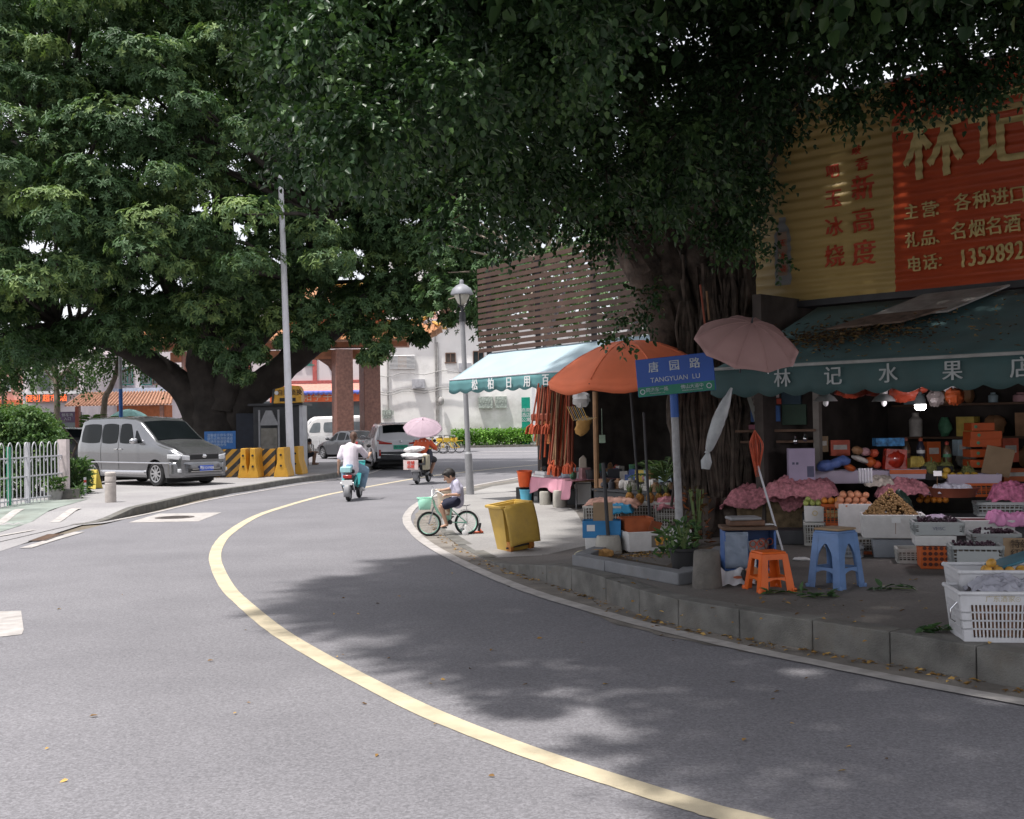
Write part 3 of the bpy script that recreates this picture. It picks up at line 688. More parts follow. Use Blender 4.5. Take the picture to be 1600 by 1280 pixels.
def bikelike(name, label, loc, rz, fr_m, hz=1.0, grp=None):
    t = thing(name, label, 'bicycle', loc, rz, grp)
    for x in (-.52, .52):
        b = MB(); E = Euler((R(90), 0, 0)).to_matrix(); b.lathe([(.30, -.02), (.33, -.02), (.33, .02), (.30, .02), (.30, -.02)], (x, 0, .33), 20, E, cap=False)
        wh = b.build('wheel', M_black, t)
        b = MB(); 
        for k in range(10): a = 2 * PI * k / 10; b.tube([(x, 0, .33), (x + .3 * math.cos(a), 0, .33 + .3 * math.sin(a))], .004, 4)
        b.build('spokes', M_lgrey, wh)
    b = MB(); b.tube([(-.52, 0, .33), (-.15, 0, .75), (.4, 0, .78), (.52, 0, .33)], .03); b.tube([(-.15, 0, .9), (-.1, 0, .3), (.42, 0, .8)], .03); b.tube([(-.52, 0, .33), (-.1, 0, .3)], .02); b.box((-.52, 0, .72), (.4, .12, .03)); b.build('frame', fr_m, t)
    b = MB(); b.tube([(.46, 0, .62), (.4, 0, 1.0), (.3, -.28, 1.05)], .018); b.tube([(.4, 0, 1.0), (.3, .28, 1.05)], .018); b.build('handlebar', M_dark, t)
    b = MB(); b.box((-.17, 0, .93), (.26, .16, .06), None, .8); b.build('saddle', M_black, t, bevel=.02)
    b = MB(); b.box((.68, 0, .78), (.26, .32, .24), None, 1.15); b.build('basket', fr_m, t)
    return t
M_shy = mat('bike_yellow', (.75, .50, .05), .4)
k1 = bikelike('shared_bicycle', 'yellow shared bicycle nearest the orange shirted rider at the far kerb', PX(679, .0, 66), R(15), M_shy, grp='yellow shared bicycles by the far rail')
k2 = dup(k1, PX(692, .0, 67), R(-20), 'yellow shared bicycle in the middle of the far white rail')
k3 = dup(k1, PX(704, .0, 66.5), R(200), 'yellow shared bicycle at the right end of the far white rail')
def rail(name, label, a, b_, h, n, m=M_lgrey):
    a = Vector(a); b_ = Vector(b_); t = thing(name, label, 'railing', a); d = b_ - a; m1 = MB()
    for z in (h, h * .8, .15): m1.bar((0, 0, z), d + Vector((0, 0, z)), .05, .05)
    m1.build('rail', m, t)
    m1 = MB()
    for i in range(n): p = d * (i + .5) / n; m1.bar(p + Vector((0, 0, .15)), p + Vector((0, 0, h * .8)), .025, .025)
    m1.build('bars', m, t)
    for i in range(3): m1 = MB(); p = d * i / 2; m1.bar(p, p + Vector((0, 0, h)), .07, .07); m1.build('post', m, t)
rail('guard_rail', 'white guard rail behind the yellow bicycles on the far side', PX(664, 0, 70), PX(710, 0, 70), 1.0, 16, M_fr_w)
rail('guard_rail', 'white guard rail in front of the white minibus left of the gate', PX(474, 0, 64), PX(521, 0, 64), 1.1, 16, M_fr_w)
D = 68; gx = at(554, 600, D).x; ga = thing('memorial_gate', 'brown stone gateway with orange glazed tile roofs beside the white building', 'gateway', (gx, D, 0))
def gX(px, D_=D): return at(px, 600, D_).x - gx
cols = [(535, 0), (572.5, 1.6), (300, 0), (338, 1.6)]
for px, dy in cols:
    w_ = 34 / 26.5
    b = MB(); b.box((gX(px), dy, 3.1), (w_ * .8, w_ * .8, 6.2), (0, 0, R(25))); c_ = b.build('column', M_gate, ga, smooth=False, bevel=.03)
    b = MB(); b.box((gX(px), dy, .35), (w_ * 1.0, w_ * 1.0, .7), (0, 0, R(25))); b.build('plinth', M_gate, c_, smooth=False, bevel=.04)
b = MB(); b.box((gX(435), .7, 5.95), (gX(605) - gX(265), 1.0, .55)); b.box((gX(435), .7, 6.5), (gX(640) - gX(235), 1.4, .3)); b.build('beam', mat('beam_brown', (.30, .12, .06), .6, .2, 3), ga, smooth=False)
for s_ in (-1, 1):
    b = MB(); b.prism([(gX(519), .3, 5.7), (gX(495), .3, 5.7), (gX(512), .3, 5.25), (gX(519), .3, 4.8)] if s_ > 0 else [(gX(354), .3, 5.7), (gX(378), .3, 5.7), (gX(361), .3, 5.25), (gX(354), .3, 4.8)], (0, .8, 0)); b.build('bracket', M_gate, ga, smooth=False)
def troof(xa, xb, z0, z1, dep, yc):
    b = MB(); n = int((xb - xa) / .34); up = .55
    def ez(u): e = abs(2 * u - 1); return up * max(0, e - .72) / .28 * max(0, e - .72) / .28
    for s_ in (-1, 1):
        b.use(0); b.grid(lambda u, v: (xa + (xb - xa) * u + (1 - v) * 0, yc + s_ * dep * (1 - v) , z0 + ez(u) * (1 - v) + (z1 - z0) * v ** 1.25), 40, 6)
        for i in range(n + 1):
            u = i / n; x = xa + (xb - xa) * u; b.tube([(x, yc + s_ * dep * (1 - v), z0 + ez(u) * (1 - v) + (z1 - z0) * v ** 1.25 + .03) for v in (0, .25, .5, .75, 1)], .07, 6)
    rf = b.build('roof', M_tile, ga, smooth=True)
    b = MB(); b.tube([(xa + .3 + (xb - xa - .6) * k / 16, yc, z1 + .12 + ez(k / 16) * 1.1) for k in range(17)], .16, 8)
    for s_ in (-1, 1):
        for e in (0, 1): x = xa if e == 0 else xb; xr = xa + .4 if e == 0 else xb - .4; b.tube([(xr, yc, z1 + .1), (x, yc + s_ * dep * .6, (z0 + z1) / 2 + .3), (x + (.25 if e else -.25), yc + s_ * dep, z0 + up + .25)], .1, 6)
    b.build('ridge', M_tiled, rf)
troof(gX(372), gX(688), 6.75, 7.7, 1.6, .7); troof(gX(170), gX(362), 6.75, 7.7, 1.6, .7); troof(gX(440), gX(618), 8.9, 10.0, 1.5, .7)
b = MB(); b.box((gX(529), .7, 8.3), (gX(600) - gX(455), .8, 1.3)); b.build('plaque_wall', mat('gate_red', (.42, .12, .05), .6), ga, smooth=False)
t, lx, lz, W, H = bld('tiled_building', 'white tiled building with red pilaster strips behind the stone gateway', 90, 380, 592, 440, 12, mat('white_tile_wall', (.60, .54, .55), .6, .05, 30))
for px in (389, 493, 585): b = MB(); b.box((lx(px), -.05, H / 2 + 1), (.32, .14, H - 2)); b.build('pilaster', mat('pilaster_red', (.42, .10, .09), .6), t, smooth=False)
b = MB(); b.box((W / 2, -.07, lz(490, 597)), (W, .15, .22)); b.build('band', mat('pilaster_red', (.4, .1, .1)), t, smooth=False)
for px in (455, 478, 515): win(t, lx(px), lx(px + 13), lz(px, 570), lz(px, 548), 0, M_teal, M_glass2, 2)
b = MB(); b.box((W / 2, -.08, lz(490, 655)), (W * .96, .16, 2.9)); b.build('shopfront', M_glass, t, smooth=False)
t = thing('red_shop_awning', 'long red awning with sign lettering between the kiosk and the stone gateway', 'awning', (at(500, 600, 80).x, 80, 0))
h = at(500, 628, 80).z; h1 = at(500, 612, 80).z; h2 = at(500, 599, 80).z
b = MB(); b.box((0, -.1, (h + h1) / 2), (6.9, .2, h1 - h)); b.build('sign_panel', mat('sign_orange_red', (.62, .12, .04), .5), t, smooth=False)
b = MB(); b.grid(lambda u, v: (-3.5 + 7 * u, -.35 + 1.8 * v, h1 + (h2 - h1) * math.sin(v * PI / 2)), 14, 6); b.build('canopy', mat('red_canopy', (.62, .22, .17), .6), t, solid=.03)
b = MB(); b.grid(lambda u, v: (-3.4 + 6.8 * u, -.42, h1 + .05 - .25 * v * (1 + .25 * math.cos(u * 120))), 80, 1); b.build('fringe', mat('fringe_blue', (.12, .16, .5), .7), t, solid=.02)
text('帕亨手工', .72, mat('sign_grey_gold', (.55, .42, .3), .5), t, face_M((.2, -.22, (h + h1) / 2), (1, 0, 0), (0, 0, 1)))
for x in (-3.3, 3.3): b = MB(); b.box((x, .2, h / 2), (.12, .12, h)); b.build('post', M_grey, t)
t, lx, lz, W, H = bld('salmon_building', 'salmon pink building at the far left edge behind the small tree', 78, -90, 38, 540, 12, M_salmon)
for px in (-20, 5): win(t, lx(px), lx(px + 12), lz(px, 610), lz(px, 590), 0, M_fr_w, M_glass)
b = MB(); b.box((lx(0), -.2, lz(10, 631)), (4.5, .4, .45)); b.build('fascia', mat('fascia_red', (.5, .12, .05), .6), t, smooth=False)
b = MB(); b.box((lx(0), -.1, 1.4), (5, .2, 2.2)); b.build('shopfront', M_glass, t, smooth=False)
t, lx, lz, W, H = bld('pale_building', 'pale building with a recessed balcony and a red lettered sign board at left', 74, 36, 131, 548, 11, M_palew)
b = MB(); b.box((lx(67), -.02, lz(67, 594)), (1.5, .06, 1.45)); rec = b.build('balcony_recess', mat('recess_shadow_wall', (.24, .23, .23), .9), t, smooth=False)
b = MB(); b.box((lx(72), -.08, lz(72, 598)), (.6, .08, .95)); b.build('door', M_glass, rec, smooth=False)
b = MB(); b.box((lx(62), -.2, lz(62, 586)), (.7, .35, .5)); b.lathe([(.2, 0), (.2, .03), (0, .03)], (lx(62), -.38, lz(62, 586)), 14, Euler((R(90), 0, 0)).to_matrix()); b.build('air_conditioner', mat('ac_grey', (.4, .4, .42), .5), rec)
win(t, lx(43), lx(48), lz(45, 600), lz(45, 583), 0, M_fr_w, M_glass)
win(t, lx(96), lx(120), lz(100, 606), lz(100, 584), 0, M_fr_b, M_glass)
b = MB(); b.box((W / 2, -.15, lz(80, 614)), (W, .3, .2)); b.build('ledge', M_fr_w, t, smooth=False)
b = MB(); b.box((lx(85), -.1, 1.7), (W * .9, .2, 2.4)); b.build('shopfront', M_glass, t, smooth=False)
t2 = thing('shop_sign', 'dark sign board with glowing orange red characters on the pale building', 'sign', (at(73, 623, 73.6).x, 73.6, at(73, 623, 73.6).z))
b = MB(); b.box((0, 0, 0), (2.4, .15, .58)); b.build('board', mat('sign_brown', (.16, .10, .08), .6), t2, smooth=False)
text('便利 超市 烟', .48, mat('led_red', (.9, .13, .03), .5, emis=1.2), t2, face_M((0, -.09, 0), (1, 0, 0), (0, 0, 1)))
t, lx, lz, W, H = bld('pink_building', 'pale pink apartment building with three barred windows above the tiled pavilion', 80, 128, 292, 520, 12, M_palew)
for px in (150, 193, 222): 
    f = win(t, lx(px), lx(px + 15), lz(px, 600), lz(px, 574), -.02, M_teal, M_glass2, 2, 2)
    b = MB()
    for i in range(7): b.box((lx(px) + .68 * (i / 6), -.3, (lz(px, 600) + lz(px, 574)) / 2), (.03, .03, 1.2))
    for z_ in (600, 587, 574): b.box((lx(px) + .34, -.3, lz(px, z_)), (.76, .03, .04))
    b.build('window_grille', M_grey, f, smooth=False)
for px in (240, 262): win(t, lx(px), lx(px + 13), lz(px, 600), lz(px, 577), 0, M_fr_b, M_glass)
b = MB(); b.box((W / 2, -.3, lz(200, 611)), (W, .6, .35)); b.build('ledge', mat('blue_white_ledge', (.5, .55, .66), .6), t, smooth=False)
pv = thing('tiled_pavilion', 'low pavilion with an orange tiled roof in front of the pale pink building', 'pavilion', (at(200, 630, 66).x, 66, 0))
zb, zt = at(200, 634, 66).z, at(200, 613, 66).z
b = MB()
b.grid(lambda u, v: (-2.7 + 5.2 * u + (1 - v) * .35 * (u * 2 - 1), -1.4 + 1.8 * v, zb + (zt - zb) * v), 30, 4)
for i in range(31): x = -2.7 + 5.2 * i / 30; b.tube([(x + .35 * (i / 15 - 1), -1.4, zb + .03), (x, .4, zt + .03)], .06, 5)
b.build('roof', mat('terracotta_tile', (.33, .17, .11), .8, .25, 9), pv)
b = MB(); b.box((.9, .2, zb / 2), (2.8, 1.2, zb)); b.build('wall', mat('pavilion_red', (.42, .14, .06), .8), pv, smooth=False)
b = MB(); b.box((.9, -.45, .9), (2.2, .12, 1.7)); b.build('opening', M_glass, pv, smooth=False)
for x in (-2.4, 2.3): b = MB(); b.box((x, -1.2, zb / 2), (.2, .2, zb)); b.build('post', M_gate, pv)
M_tan = mat('smooth_tan_bark', (.27, .22, .18), .85, .2, 4, dirt=.3)
def slim(name, label, pts, D, r, blobs, m=M_leafB, ln=.16, bm=M_tan, mode='spray', w_=.08):
    p0 = at(*pts[0], D); base = Vector((p0.x, D, pl(0, D))); t = thing(name, label, 'tree', base)
    P = [Vector((p0.x, D, base.z))] + [at(x, y, D) for x, y in pts[1:]]
    b = MB(Matrix.Translation(-base)); limb(b, P, r, r * .55, 10, .06); top = P[-1]
    B_ = []
    for x, y, dd, rr, n in blobs:
        q = at(x, y, D + dd); B_.append(((q.x, q.y, q.z), (rr, rr, rr * .7), n)); b.tube([top if q.z > top.z else P[-2], (top + q) / 2, q], [r * .4, r * .25, .02], 6)
    b.build('trunk', bm, t); foliage('crown', B_, m, mode, ln, w_, 1, t, org=tuple(base)); return t
slim('slender_tree', 'slender straight tree with a grey trunk left of the purple sign', [(89, 655), (89, 630), (88, 600), (86, 560)], 50, .17, [(70, 570, 0, 1.2, 50), (100, 560, .5, 1.2, 50), (50, 590, 0, .7, 30), (120, 590, 0, .7, 30), (85, 550, 0, 1.3, 50), (140, 575, 1, .8, 30), (130, 600, 0, .4, 16), (105, 605, 0, .5, 18)])
slim('leaning_tree', 'slender tree leaning right with a tan trunk above the silver van', [(158, 655), (163, 632), (172, 608), (181, 585), (185, 560)], 48, .15, [(170, 560, 0, 1, 40), (200, 570, 0, .8, 30), (220, 560, .5, .9, 30), (150, 560, 0, .9, 30), (185, 545, 0, 1.2, 40), (250, 580, 1, .6, 24)])
slim('small_tree', 'small dark leaved tree at the left edge before the salmon building', [(4, 650), (4, 620), (6, 600)], 46, .06, [(0, 590, 0, .6, 40), (20, 600, 0, .5, 30), (-10, 575, 0, .8, 50), (10, 570, .2, .8, 50), (30, 585, 0, .5, 24), (-15, 610, 0, .4, 20), (-20, 560, 0, .9, 60)])
def frond_plant(name, label, px, D, h, n, m=M_leafB, base=None, spread=1, lw=.08):
    p = base or Vector((at(px, 650, D).x, D, pl(0, D))); t = thing(name, label, 'plant', p)
    Cs, Ds, Ns = [], [], []
    b = MB()
    for i in range(n):
        a = random.uniform(0, 2 * PI); L_ = h * random.uniform(.7, 1.15); el = random.uniform(.5, 1.3)
        pts = []
        for k in range(9):
            s_ = k / 8; r_ = L_ * s_ * math.cos(el) * spread; z_ = L_ * (s_ * math.sin(el) - .35 * s_ * s_)
            pts.append(Vector((math.cos(a) * r_, math.sin(a) * r_, z_ + .03)))
            if k > 1:
                tdir = (pts[-1] - pts[-2]).normalized(); sdv = Vector((-math.sin(a), math.cos(a), 0))
                for sg in (-1, 1): Cs.append(pts[-1]); Ds.append(tdir * .8 + sdv * sg + Vector((0, 0, -.3))); Ns.append((0, 0, 1))
        b.tube(pts, [.012] * 9, 4)
    b.build('stem', M_leafstem, t)
    k = len(Cs); o = leaf_mesh('fronds', np.array(Cs), np.array(Ds), np.array(Ns, float), np.full(k, h * .24) * rng.uniform(.7, 1.1, k), np.full(k, h * lw * .5), m, rng.uniform(.2, .9, k)); o.parent = t; return t
M_leafstem = mat('plant_stem', (.12, .17, .06), .7)
frond_plant('palm_plant', 'feathery palm beside the purple sign above the van roof', 118, 47, 2.9, 22)
frond_plant('palm_plant', 'pale green palm between the leaning tree and the slender tree', 142, 49, 3.1, 26, M_leafH)
frond_plant('palm_plant', 'palm in front of the tiled pavilion, right of the blue pole', 238, 47, 3.0, 26)
frond_plant('palm_plant', 'palm close against the left side of the big old trunk', 268, 46, 3.2, 26, M_leafH)
t = thing('purple_sign', 'purple sign with a reddish brown side post among the palms', 'sign', (at(106, 655, 45).x, 45, pl(0, 45)))
zc = at(106, 652, 45).z - t.location.z
b = MB(); b.box((0, 0, zc), (.62, .06, .42)); b.build('board', mat('sign_purple', (.10, .06, .12), .5), t)
text('停车场\n入口', .15, M_lgrey, t, face_M((0, -.04, zc), (1, 0, 0), (0, 0, 1)))
b = MB(); b.box((.36, 0, zc / 2 + .2), (.12, .1, zc + .4)); b.build('post', mat('post_redbrown', (.30, .07, .04), .6), t)
t = thing('street_pole', 'blue and white painted pole rising behind the silver van', 'pole', (at(189, 650, 44).x, 44, pl(0, 44)))
zj = at(189, 614, 44).z; zk = at(189, 585, 44).z
b = MB(); b.cyl((0, 0, 0), (0, 0, zj), .075); b.build('lower_pole', mat('pole_blue', (.04, .16, .50), .5), t)
b = MB(); b.cyl((0, 0, zj), (0, 0, zk + .9), .072); b.build('upper_pole', M_lgrey, t)
# ---- vehicles
def interp(tab, x):
    if x <= tab[0][0]: return tab[0][1]
    for (a, va), (b, vb) in zip(tab, tab[1:]):
        if x <= b:
            t = (x - a) / (b - a); return va + (vb - va) * t
    return tab[-1][1]
def sinterp(tab, x, h=.05): return (interp(tab, x - h) + interp(tab, x) * 2 + interp(tab, x + h)) / 4
class Car:
    def __init__(s, L, W, roof, belt, bot, wx, wr, wplan, rw=.80, shoulder=.985):
        s.L, s.W, s.roof, s.belt, s.bot, s.wx, s.wr, s.wp, s.rw, s.sh = L, W, roof, belt, bot, wx, wr, wplan, rw, shoulder
    def half(s, x): return sinterp(s.wp, x, .08) * s.W / 2
    def z0(s, x):
        z = interp(s.bot, x)
        for c in s.wx:
            Rr = s.wr + .055; d = abs(x - c)
            if d < Rr: z = max(z, s.wr + math.sqrt(Rr * Rr - d * d))
        return z
    def side(s, x, z):       # lateral half width at height z
        w = s.half(x); zb = sinterp(s.belt, x); zt = sinterp(s.roof, x); lo = .25
        if z <= zb:
            t = max(0, (z - lo) / max(.01, zb - lo)); return w * (.955 + .045 * math.sin(min(1, t * 1.2) * PI / 2) - .02 * max(0, t - .8) / .2)
        t = min(1, (z - zb) / max(.05, zt - zb)); return w * (.98 + (s.rw - .98) * t ** 1.15)
    def section(s, x):
        zt = sinterp(s.roof, x); zb = min(sinterp(s.belt, x), zt - .035); z0 = min(s.z0(x), zb - .03); pts = []
        for k in range(7): z = z0 + (zb - z0) * k / 6; pts.append((s.side(x, z), z))
        crn = min(.10, (zt - zb) * .6)
        zc = zt - crn
        for k in range(1, 6): z = zb + (zc - zb) * k / 5; pts.append((s.side(x, z), z))
        w = s.side(x, zc)
        for k in range(1, 5): a = k / 5 * PI / 2; pts.append((w - crn * 1.3 * (1 - math.cos(a)), zc + crn * math.sin(a) * .86))
        ww = w - crn * 1.3
        for k in range(0, 5): t = k / 4; pts.append((ww * (1 - t), zt - .14 * crn * (1 - t) + .02 * (1 - (1 - t) ** 2) - .014))
        return pts
    def body(s, b):
        n = int(s.L / .045); secs = []
        for i in range(n + 1):
            x = s.L * i / n; sec = s.section(x)
            ring = [(x, y, z) for y, z in sec] + [(x, -y, z) for y, z in sec[-2::-1]]
            secs.append(ring)
        m = len(secs[0]); vs = [p for r in secs for p in r]
        fs = [(i * m + j, (i + 1) * m + j, (i + 1) * m + j + 1, i * m + j + 1) for i in range(n) for j in range(m - 1)]
        fs += [(i * m + m - 1, (i + 1) * m + m - 1, (i + 1) * m, i * m) for i in range(n) if s.bot_closed(i, n)]
        fs.append(tuple(range(m))); fs.append(tuple(n * m + j for j in range(m - 1, -1, -1)))
        b.add(vs, fs)
    def bot_closed(s, i, n): return True
    def patch(s, b, poly_fn, sgn, off=.006, nu=10, nv=6):   # poly_fn(u,v)->(x,z)
        def f(u, v):
            x, z = poly_fn(u, v); return (x, sgn * (s.side(x, z) + off), z)
        b.grid(f, nu, nv)
    def top(s, b, xa, xb, fr0, fr1, off=.008, nu=10, nv=10, shrink=0):
        def f(u, v):
            x = xa + (xb - xa) * u; e = .03
            sl_ = (sinterp(s.roof, x + e) - sinterp(s.roof, x - e)) / (2 * e); nrm = Vector((-sl_, 0, 1)).normalized()
            zt = sinterp(s.roof, x); crn = min(.10, (zt - min(sinterp(s.belt, x), zt - .035)) * .6)
            w = s.side(x, zt - crn) - crn * .9
            t = (fr0 + (fr1 - fr0) * v); w_ = w * t
            tt = 1 - abs(t); p = Vector((x, w_, zt - .14 * crn * (1 - tt) + .02 * (1 - (1 - tt) ** 2) - .014)) + nrm * off; return p
        b.grid(f, nu, nv)
def quadfn(p00, p10, p11, p01):
    def f(u, v):
        return tuple((p00[k] * (1 - u) + p10[k] * u) * (1 - v) + (p01[k] * (1 - u) + p11[k] * u) * v for k in (0, 1))
    return f
def roundfn(p00, p10, p11, p01, r=.12):
    q = quadfn(p00, p10, p11, p01)
    def f(u, v):       # superellipse squeeze of corners
        a, c = u * 2 - 1, v * 2 - 1; k = .10 * (a * a) * (c * c)
        return q((a * (1 - k) + 1) / 2, (c * (1 - k) + 1) / 2)
    return f
def wheel(t, x, y, r, w_, rim_m, side, spokes=9, rimr=.66):
    E = Euler((R(-90) if side > 0 else R(90), 0, 0)).to_matrix()
    b = MB(); b.lathe([(r * rimr, -w_ / 2), (r * .93, -w_ / 2), (r, -w_ * .36), (r, w_ * .36), (r * .93, w_ / 2), (r * rimr, w_ / 2), (r * rimr * .98, w_ * .2), (0, w_ * .12)], (x, y, r), 28, E); o = b.build('wheel', M_black, t)
    b = MB(); b.lathe([(r * rimr, w_ * .42), (r * rimr * 1.02, w_ * .52), (r * rimr * .9, w_ * .5), (r * rimr * .86, w_ * .3)], (x, y, r), 28, E, cap=False)
    b.lathe([(r * .17, w_ * .3), (r * .17, w_ * .5), (0, w_ * .52)], (x, y, r), 14, E)
    for k in range(spokes):
        a = 2 * PI * k / spokes; c, s_ = math.cos(a), math.sin(a); oy = y + side * w_ * .44
        b.bar((x + c * r * .12, oy, r + s_ * r * .12), (x + c * r * rimr * .92, oy, r + s_ * r * rimr * .92), r * .13, w_ * .12, (0, 1, 0))
    b.build('rim', rim_m, o)
def car_common(t, c, body_m, W, rim_m, spokes=9, rimr=.66):
    b = MB(); c.body(b); o = b.build('body', body_m, t)
    b = MB(); zb = .18; xs = [c.L * .03, c.L * .97]; b.box(((xs[0] + xs[1]) / 2, 0, .42), (xs[1] - xs[0], c.W * .80, .44)); b.build('underbody', M_black, t, smooth=False)
    for x in c.wx:
        for s_ in (-1, 1): wheel(t, x, s_ * (c.half(x) - .13), c.wr, .2, rim_m, s_, spokes, rimr)
        b = MB(); b.box((x, 0, c.wr + .06), (c.wr * 2 + .06, c.W * .86, c.wr * 1.8)); b.build('wheel_well', M_black, t, smooth=False)
    return o
def on(t, mb, name, m, **k): return mb.build(name, m, t, **k)
M_silver = mat('silver_car_paint', (.19, .193, .203), .22, .04, 2, metal=.7, coat=.7)
M_silver2 = mat('silver_trim', (.50, .50, .52), .25, .03, 2, metal=.8)
M_chrome = mat('chrome', (.65, .65, .66), .12, .03, 3, metal=1)
M_cglass = mat('car_glass', (.006, .008, .009), .22, .1, 2, spec=.12)
M_lamp = mat('headlight_glass', (.55, .56, .58), .12, .08, 8, spec=.8, coat=.6)
M_tail = mat('tail_lamp_red', (.35, .015, .01), .2, .1, 6, coat=.6)
M_plateb = mat('plate_blue', (.02, .08, .45), .4)
M_white_p = mat('white_car_paint', (.62, .61, .64), .25, .03, 2, coat=.7)
M_alloy = mat('alloy_rim', (.42, .42, .43), .3, .05, 4, metal=.8)
def place_car(t, front, head, c):
    a = math.atan2(-head[1], -head[0]); t.rotation_euler = (0, 0, a)
    off = Matrix.Rotation(a, 3, 'Z') @ Vector((c.wx[0], 0, 0)); t.location = Vector(front) - off
van = Car(4.72, 1.78, [(0, .86), (.10, .93), (.30, 1.03), (.75, 1.14), (.98, 1.22), (1.75, 1.77), (2.0, 1.85), (2.6, 1.90), (4.2, 1.89), (4.5, 1.84), (4.62, 1.70), (4.72, 1.35)],
          [(0, .80), (.3, .95), (.95, 1.10), (1.3, 1.10), (4.6, 1.12), (4.72, 1.10)], [(0, .24), (.5, .23), (4.3, .26), (4.72, .34)], [.95, 3.93], .335,
          [(0, .80), (.12, .90), (.35, .965), (.9, .99), (1.5, 1), (4.2, 1), (4.55, .97), (4.72, .92)], .84)
t = thing('silver_van', 'silver grey passenger van parked facing right on the left pavement', 'van', (0, 0, 0))
car_common(t, van, M_silver, 1.78, M_alloy, 9, .68)
for sg in (-1, 1):
    for nm, fn in (('side_window', roundfn((1.88, 1.15), (2.58, 1.15), (2.58, 1.70), (2.10, 1.70))), ('side_window', roundfn((2.66, 1.15), (3.44, 1.15), (3.44, 1.71), (2.66, 1.70))), ('side_window', roundfn((3.50, 1.16), (4.52, 1.18), (4.42, 1.70), (3.50, 1.71)))):
        b = MB(); van.patch(b, fn, sg, .007, 12, 6); b.build(nm, M_cglass, t)
    b = MB(); van.patch(b, quadfn((1.52, 1.17), (1.86, 1.17), (1.86, 1.5), (1.80, 1.5)), sg, .006, 5, 4); b.build('quarter_window', M_cglass, t)
    b = MB(); van.patch(b, quadfn((.25, .60), (4.6, .62), (4.6, .66), (.25, .64)), sg, .014, 30, 1); b.build('side_moulding', M_silver2, t, solid=.01)
    b = MB(); van.patch(b, quadfn((1.35, .30), (3.5, .30), (3.5, .42), (1.35, .42)), sg, .010, 16, 2); b.build('side_skirt', M_silver2, t, solid=.01)
    for xl in (2.61, 3.46): 
        b = MB(); van.patch(b, quadfn((xl, .45), (xl + .012, .45), (xl + .012, 1.66), (xl, 1.66)), sg, .004, 1, 10); b.build('door_seam', M_black, t)
    for xl in (2.50, 2.72): b = MB(); b.box((xl, sg * (van.side(xl, 1.0) + .02), 1.0), (.15, .03, .035)); b.build('door_handle', M_chrome, t, bevel=.01)
    b = MB(); b.ell((1.72, sg * (van.W / 2 + .10), 1.22), (.09, .13, .085)); b.bar((1.76, sg * .85, 1.16), (1.74, sg * .98, 1.2), .05, .04); b.build('mirror', M_silver2, t)
    hp = catmull([Vector((-.018, .47, 0)), Vector((-.012, .60, 0)), Vector((.02, .705, 0)), Vector((.10, van.side(.10, .8) + .006, 0)), Vector((.20, van.side(.2, .8) + .008, 0)), Vector((.40, van.side(.4, .8) + .008, 0))], 4)
    b = MB(); b.grid(lambda u, v: (lambda q: (q.x, sg * q.y, .685 + .05 * u + (.14 - .02 * abs(2 * u - 1)) * v))(hp[min(int(u * (len(hp) - 1) + .5), len(hp) - 1)]), len(hp) - 1, 4); b.build('headlight', M_lamp, t, solid=.02)
    b = MB(); b.box((.055, sg * .66, .42), (.10, .24, .10)); b.build('fog_lamp', M_lamp, t, bevel=.02)
b = MB(); van.top(b, 1.02, 1.74, -.98, .98, .009, 10, 14); b.build('windscreen', M_cglass, t)
b = MB(); van.top(b, 4.60, 4.70, -.8, .8, .01, 4, 6); b.build('rear_window', M_cglass, t)
b = MB(); 
for z in (.725, .80): b.grid(lambda u, v, z=z: (-.015 + .30 * (2 * u - 1) ** 2 * .5, (u * 2 - 1) * .47, z + .028 * v - .01), 14, 1)
b.build('grille_bars', M_chrome, t, solid=.02)
b = MB(); b.box((.02, 0, .775), (.10, .94, .14)); b.build('grille', M_black, t, bevel=.02)
b = MB(); b.ell((-.02, 0, .79), (.02, .085, .055)); b.build('badge', M_chrome, t)
b = MB(); b.grid(lambda u, v: (-.055 + .36 * abs(2 * u - 1) ** 5 + .03 * (v - .5) ** 2, (2 * u - 1) * .872, .27 + .37 * v), 30, 5); bp = b.build('front_bumper', M_silver, t, solid=.05)
b = MB(); b.box((-.085, 0, .42), (.03, 1.06, .11)); b.build('air_intake', M_black, t, bevel=.01)
b = MB(); b.box((-.10, 0, .45), (.02, .90, .02)); b.box((-.10, 0, .39), (.02, 1.0, .02)); b.build('intake_bars', M_chrome, t)
b = MB(); b.box((-.118, 0, .47), (.012, .44, .14)); pt = b.build('licence_plate', M_plateb, t, bevel=.004)
text('粤E·D195B', .098, mat('plate_white', (.7, .7, .72), .5), pt, face_M((-.128, 0, .47), (0, -1, 0), (0, 0, 1)), thick=.002, bold=.001)
for s_ in (-1, 1): b = MB(); b.tube([(1.02, s_ * .5, 1.235), (1.1, s_ * .3, 1.29), (1.15, s_ * -.05, 1.35)], .009, 5); b.build('wiper', M_black, t)
for s_ in (-.38, .42):
    b = MB(); b.box((1.95, s_, 1.05), (.12, .46, .6), (0, R(12), 0)); b.ell((2.02, s_, 1.42), (.06, .14, .10)); b.build('front_seat', mat('seat_dark', (.06, .055, .055), .8), t, bevel=.02)
hv = Vector((2.31, -1.8, 0)).normalized(); pw = gq(246, 760, pl); Z = pw.z
lat = Vector((-hv.y, hv.x, 0)); pw_c = pw + lat * .80      # photo shows the right-hand wheel of the van; centre lies beyond it
place_car(t, (pw_c.x, pw_c.y, Z), hv, van)
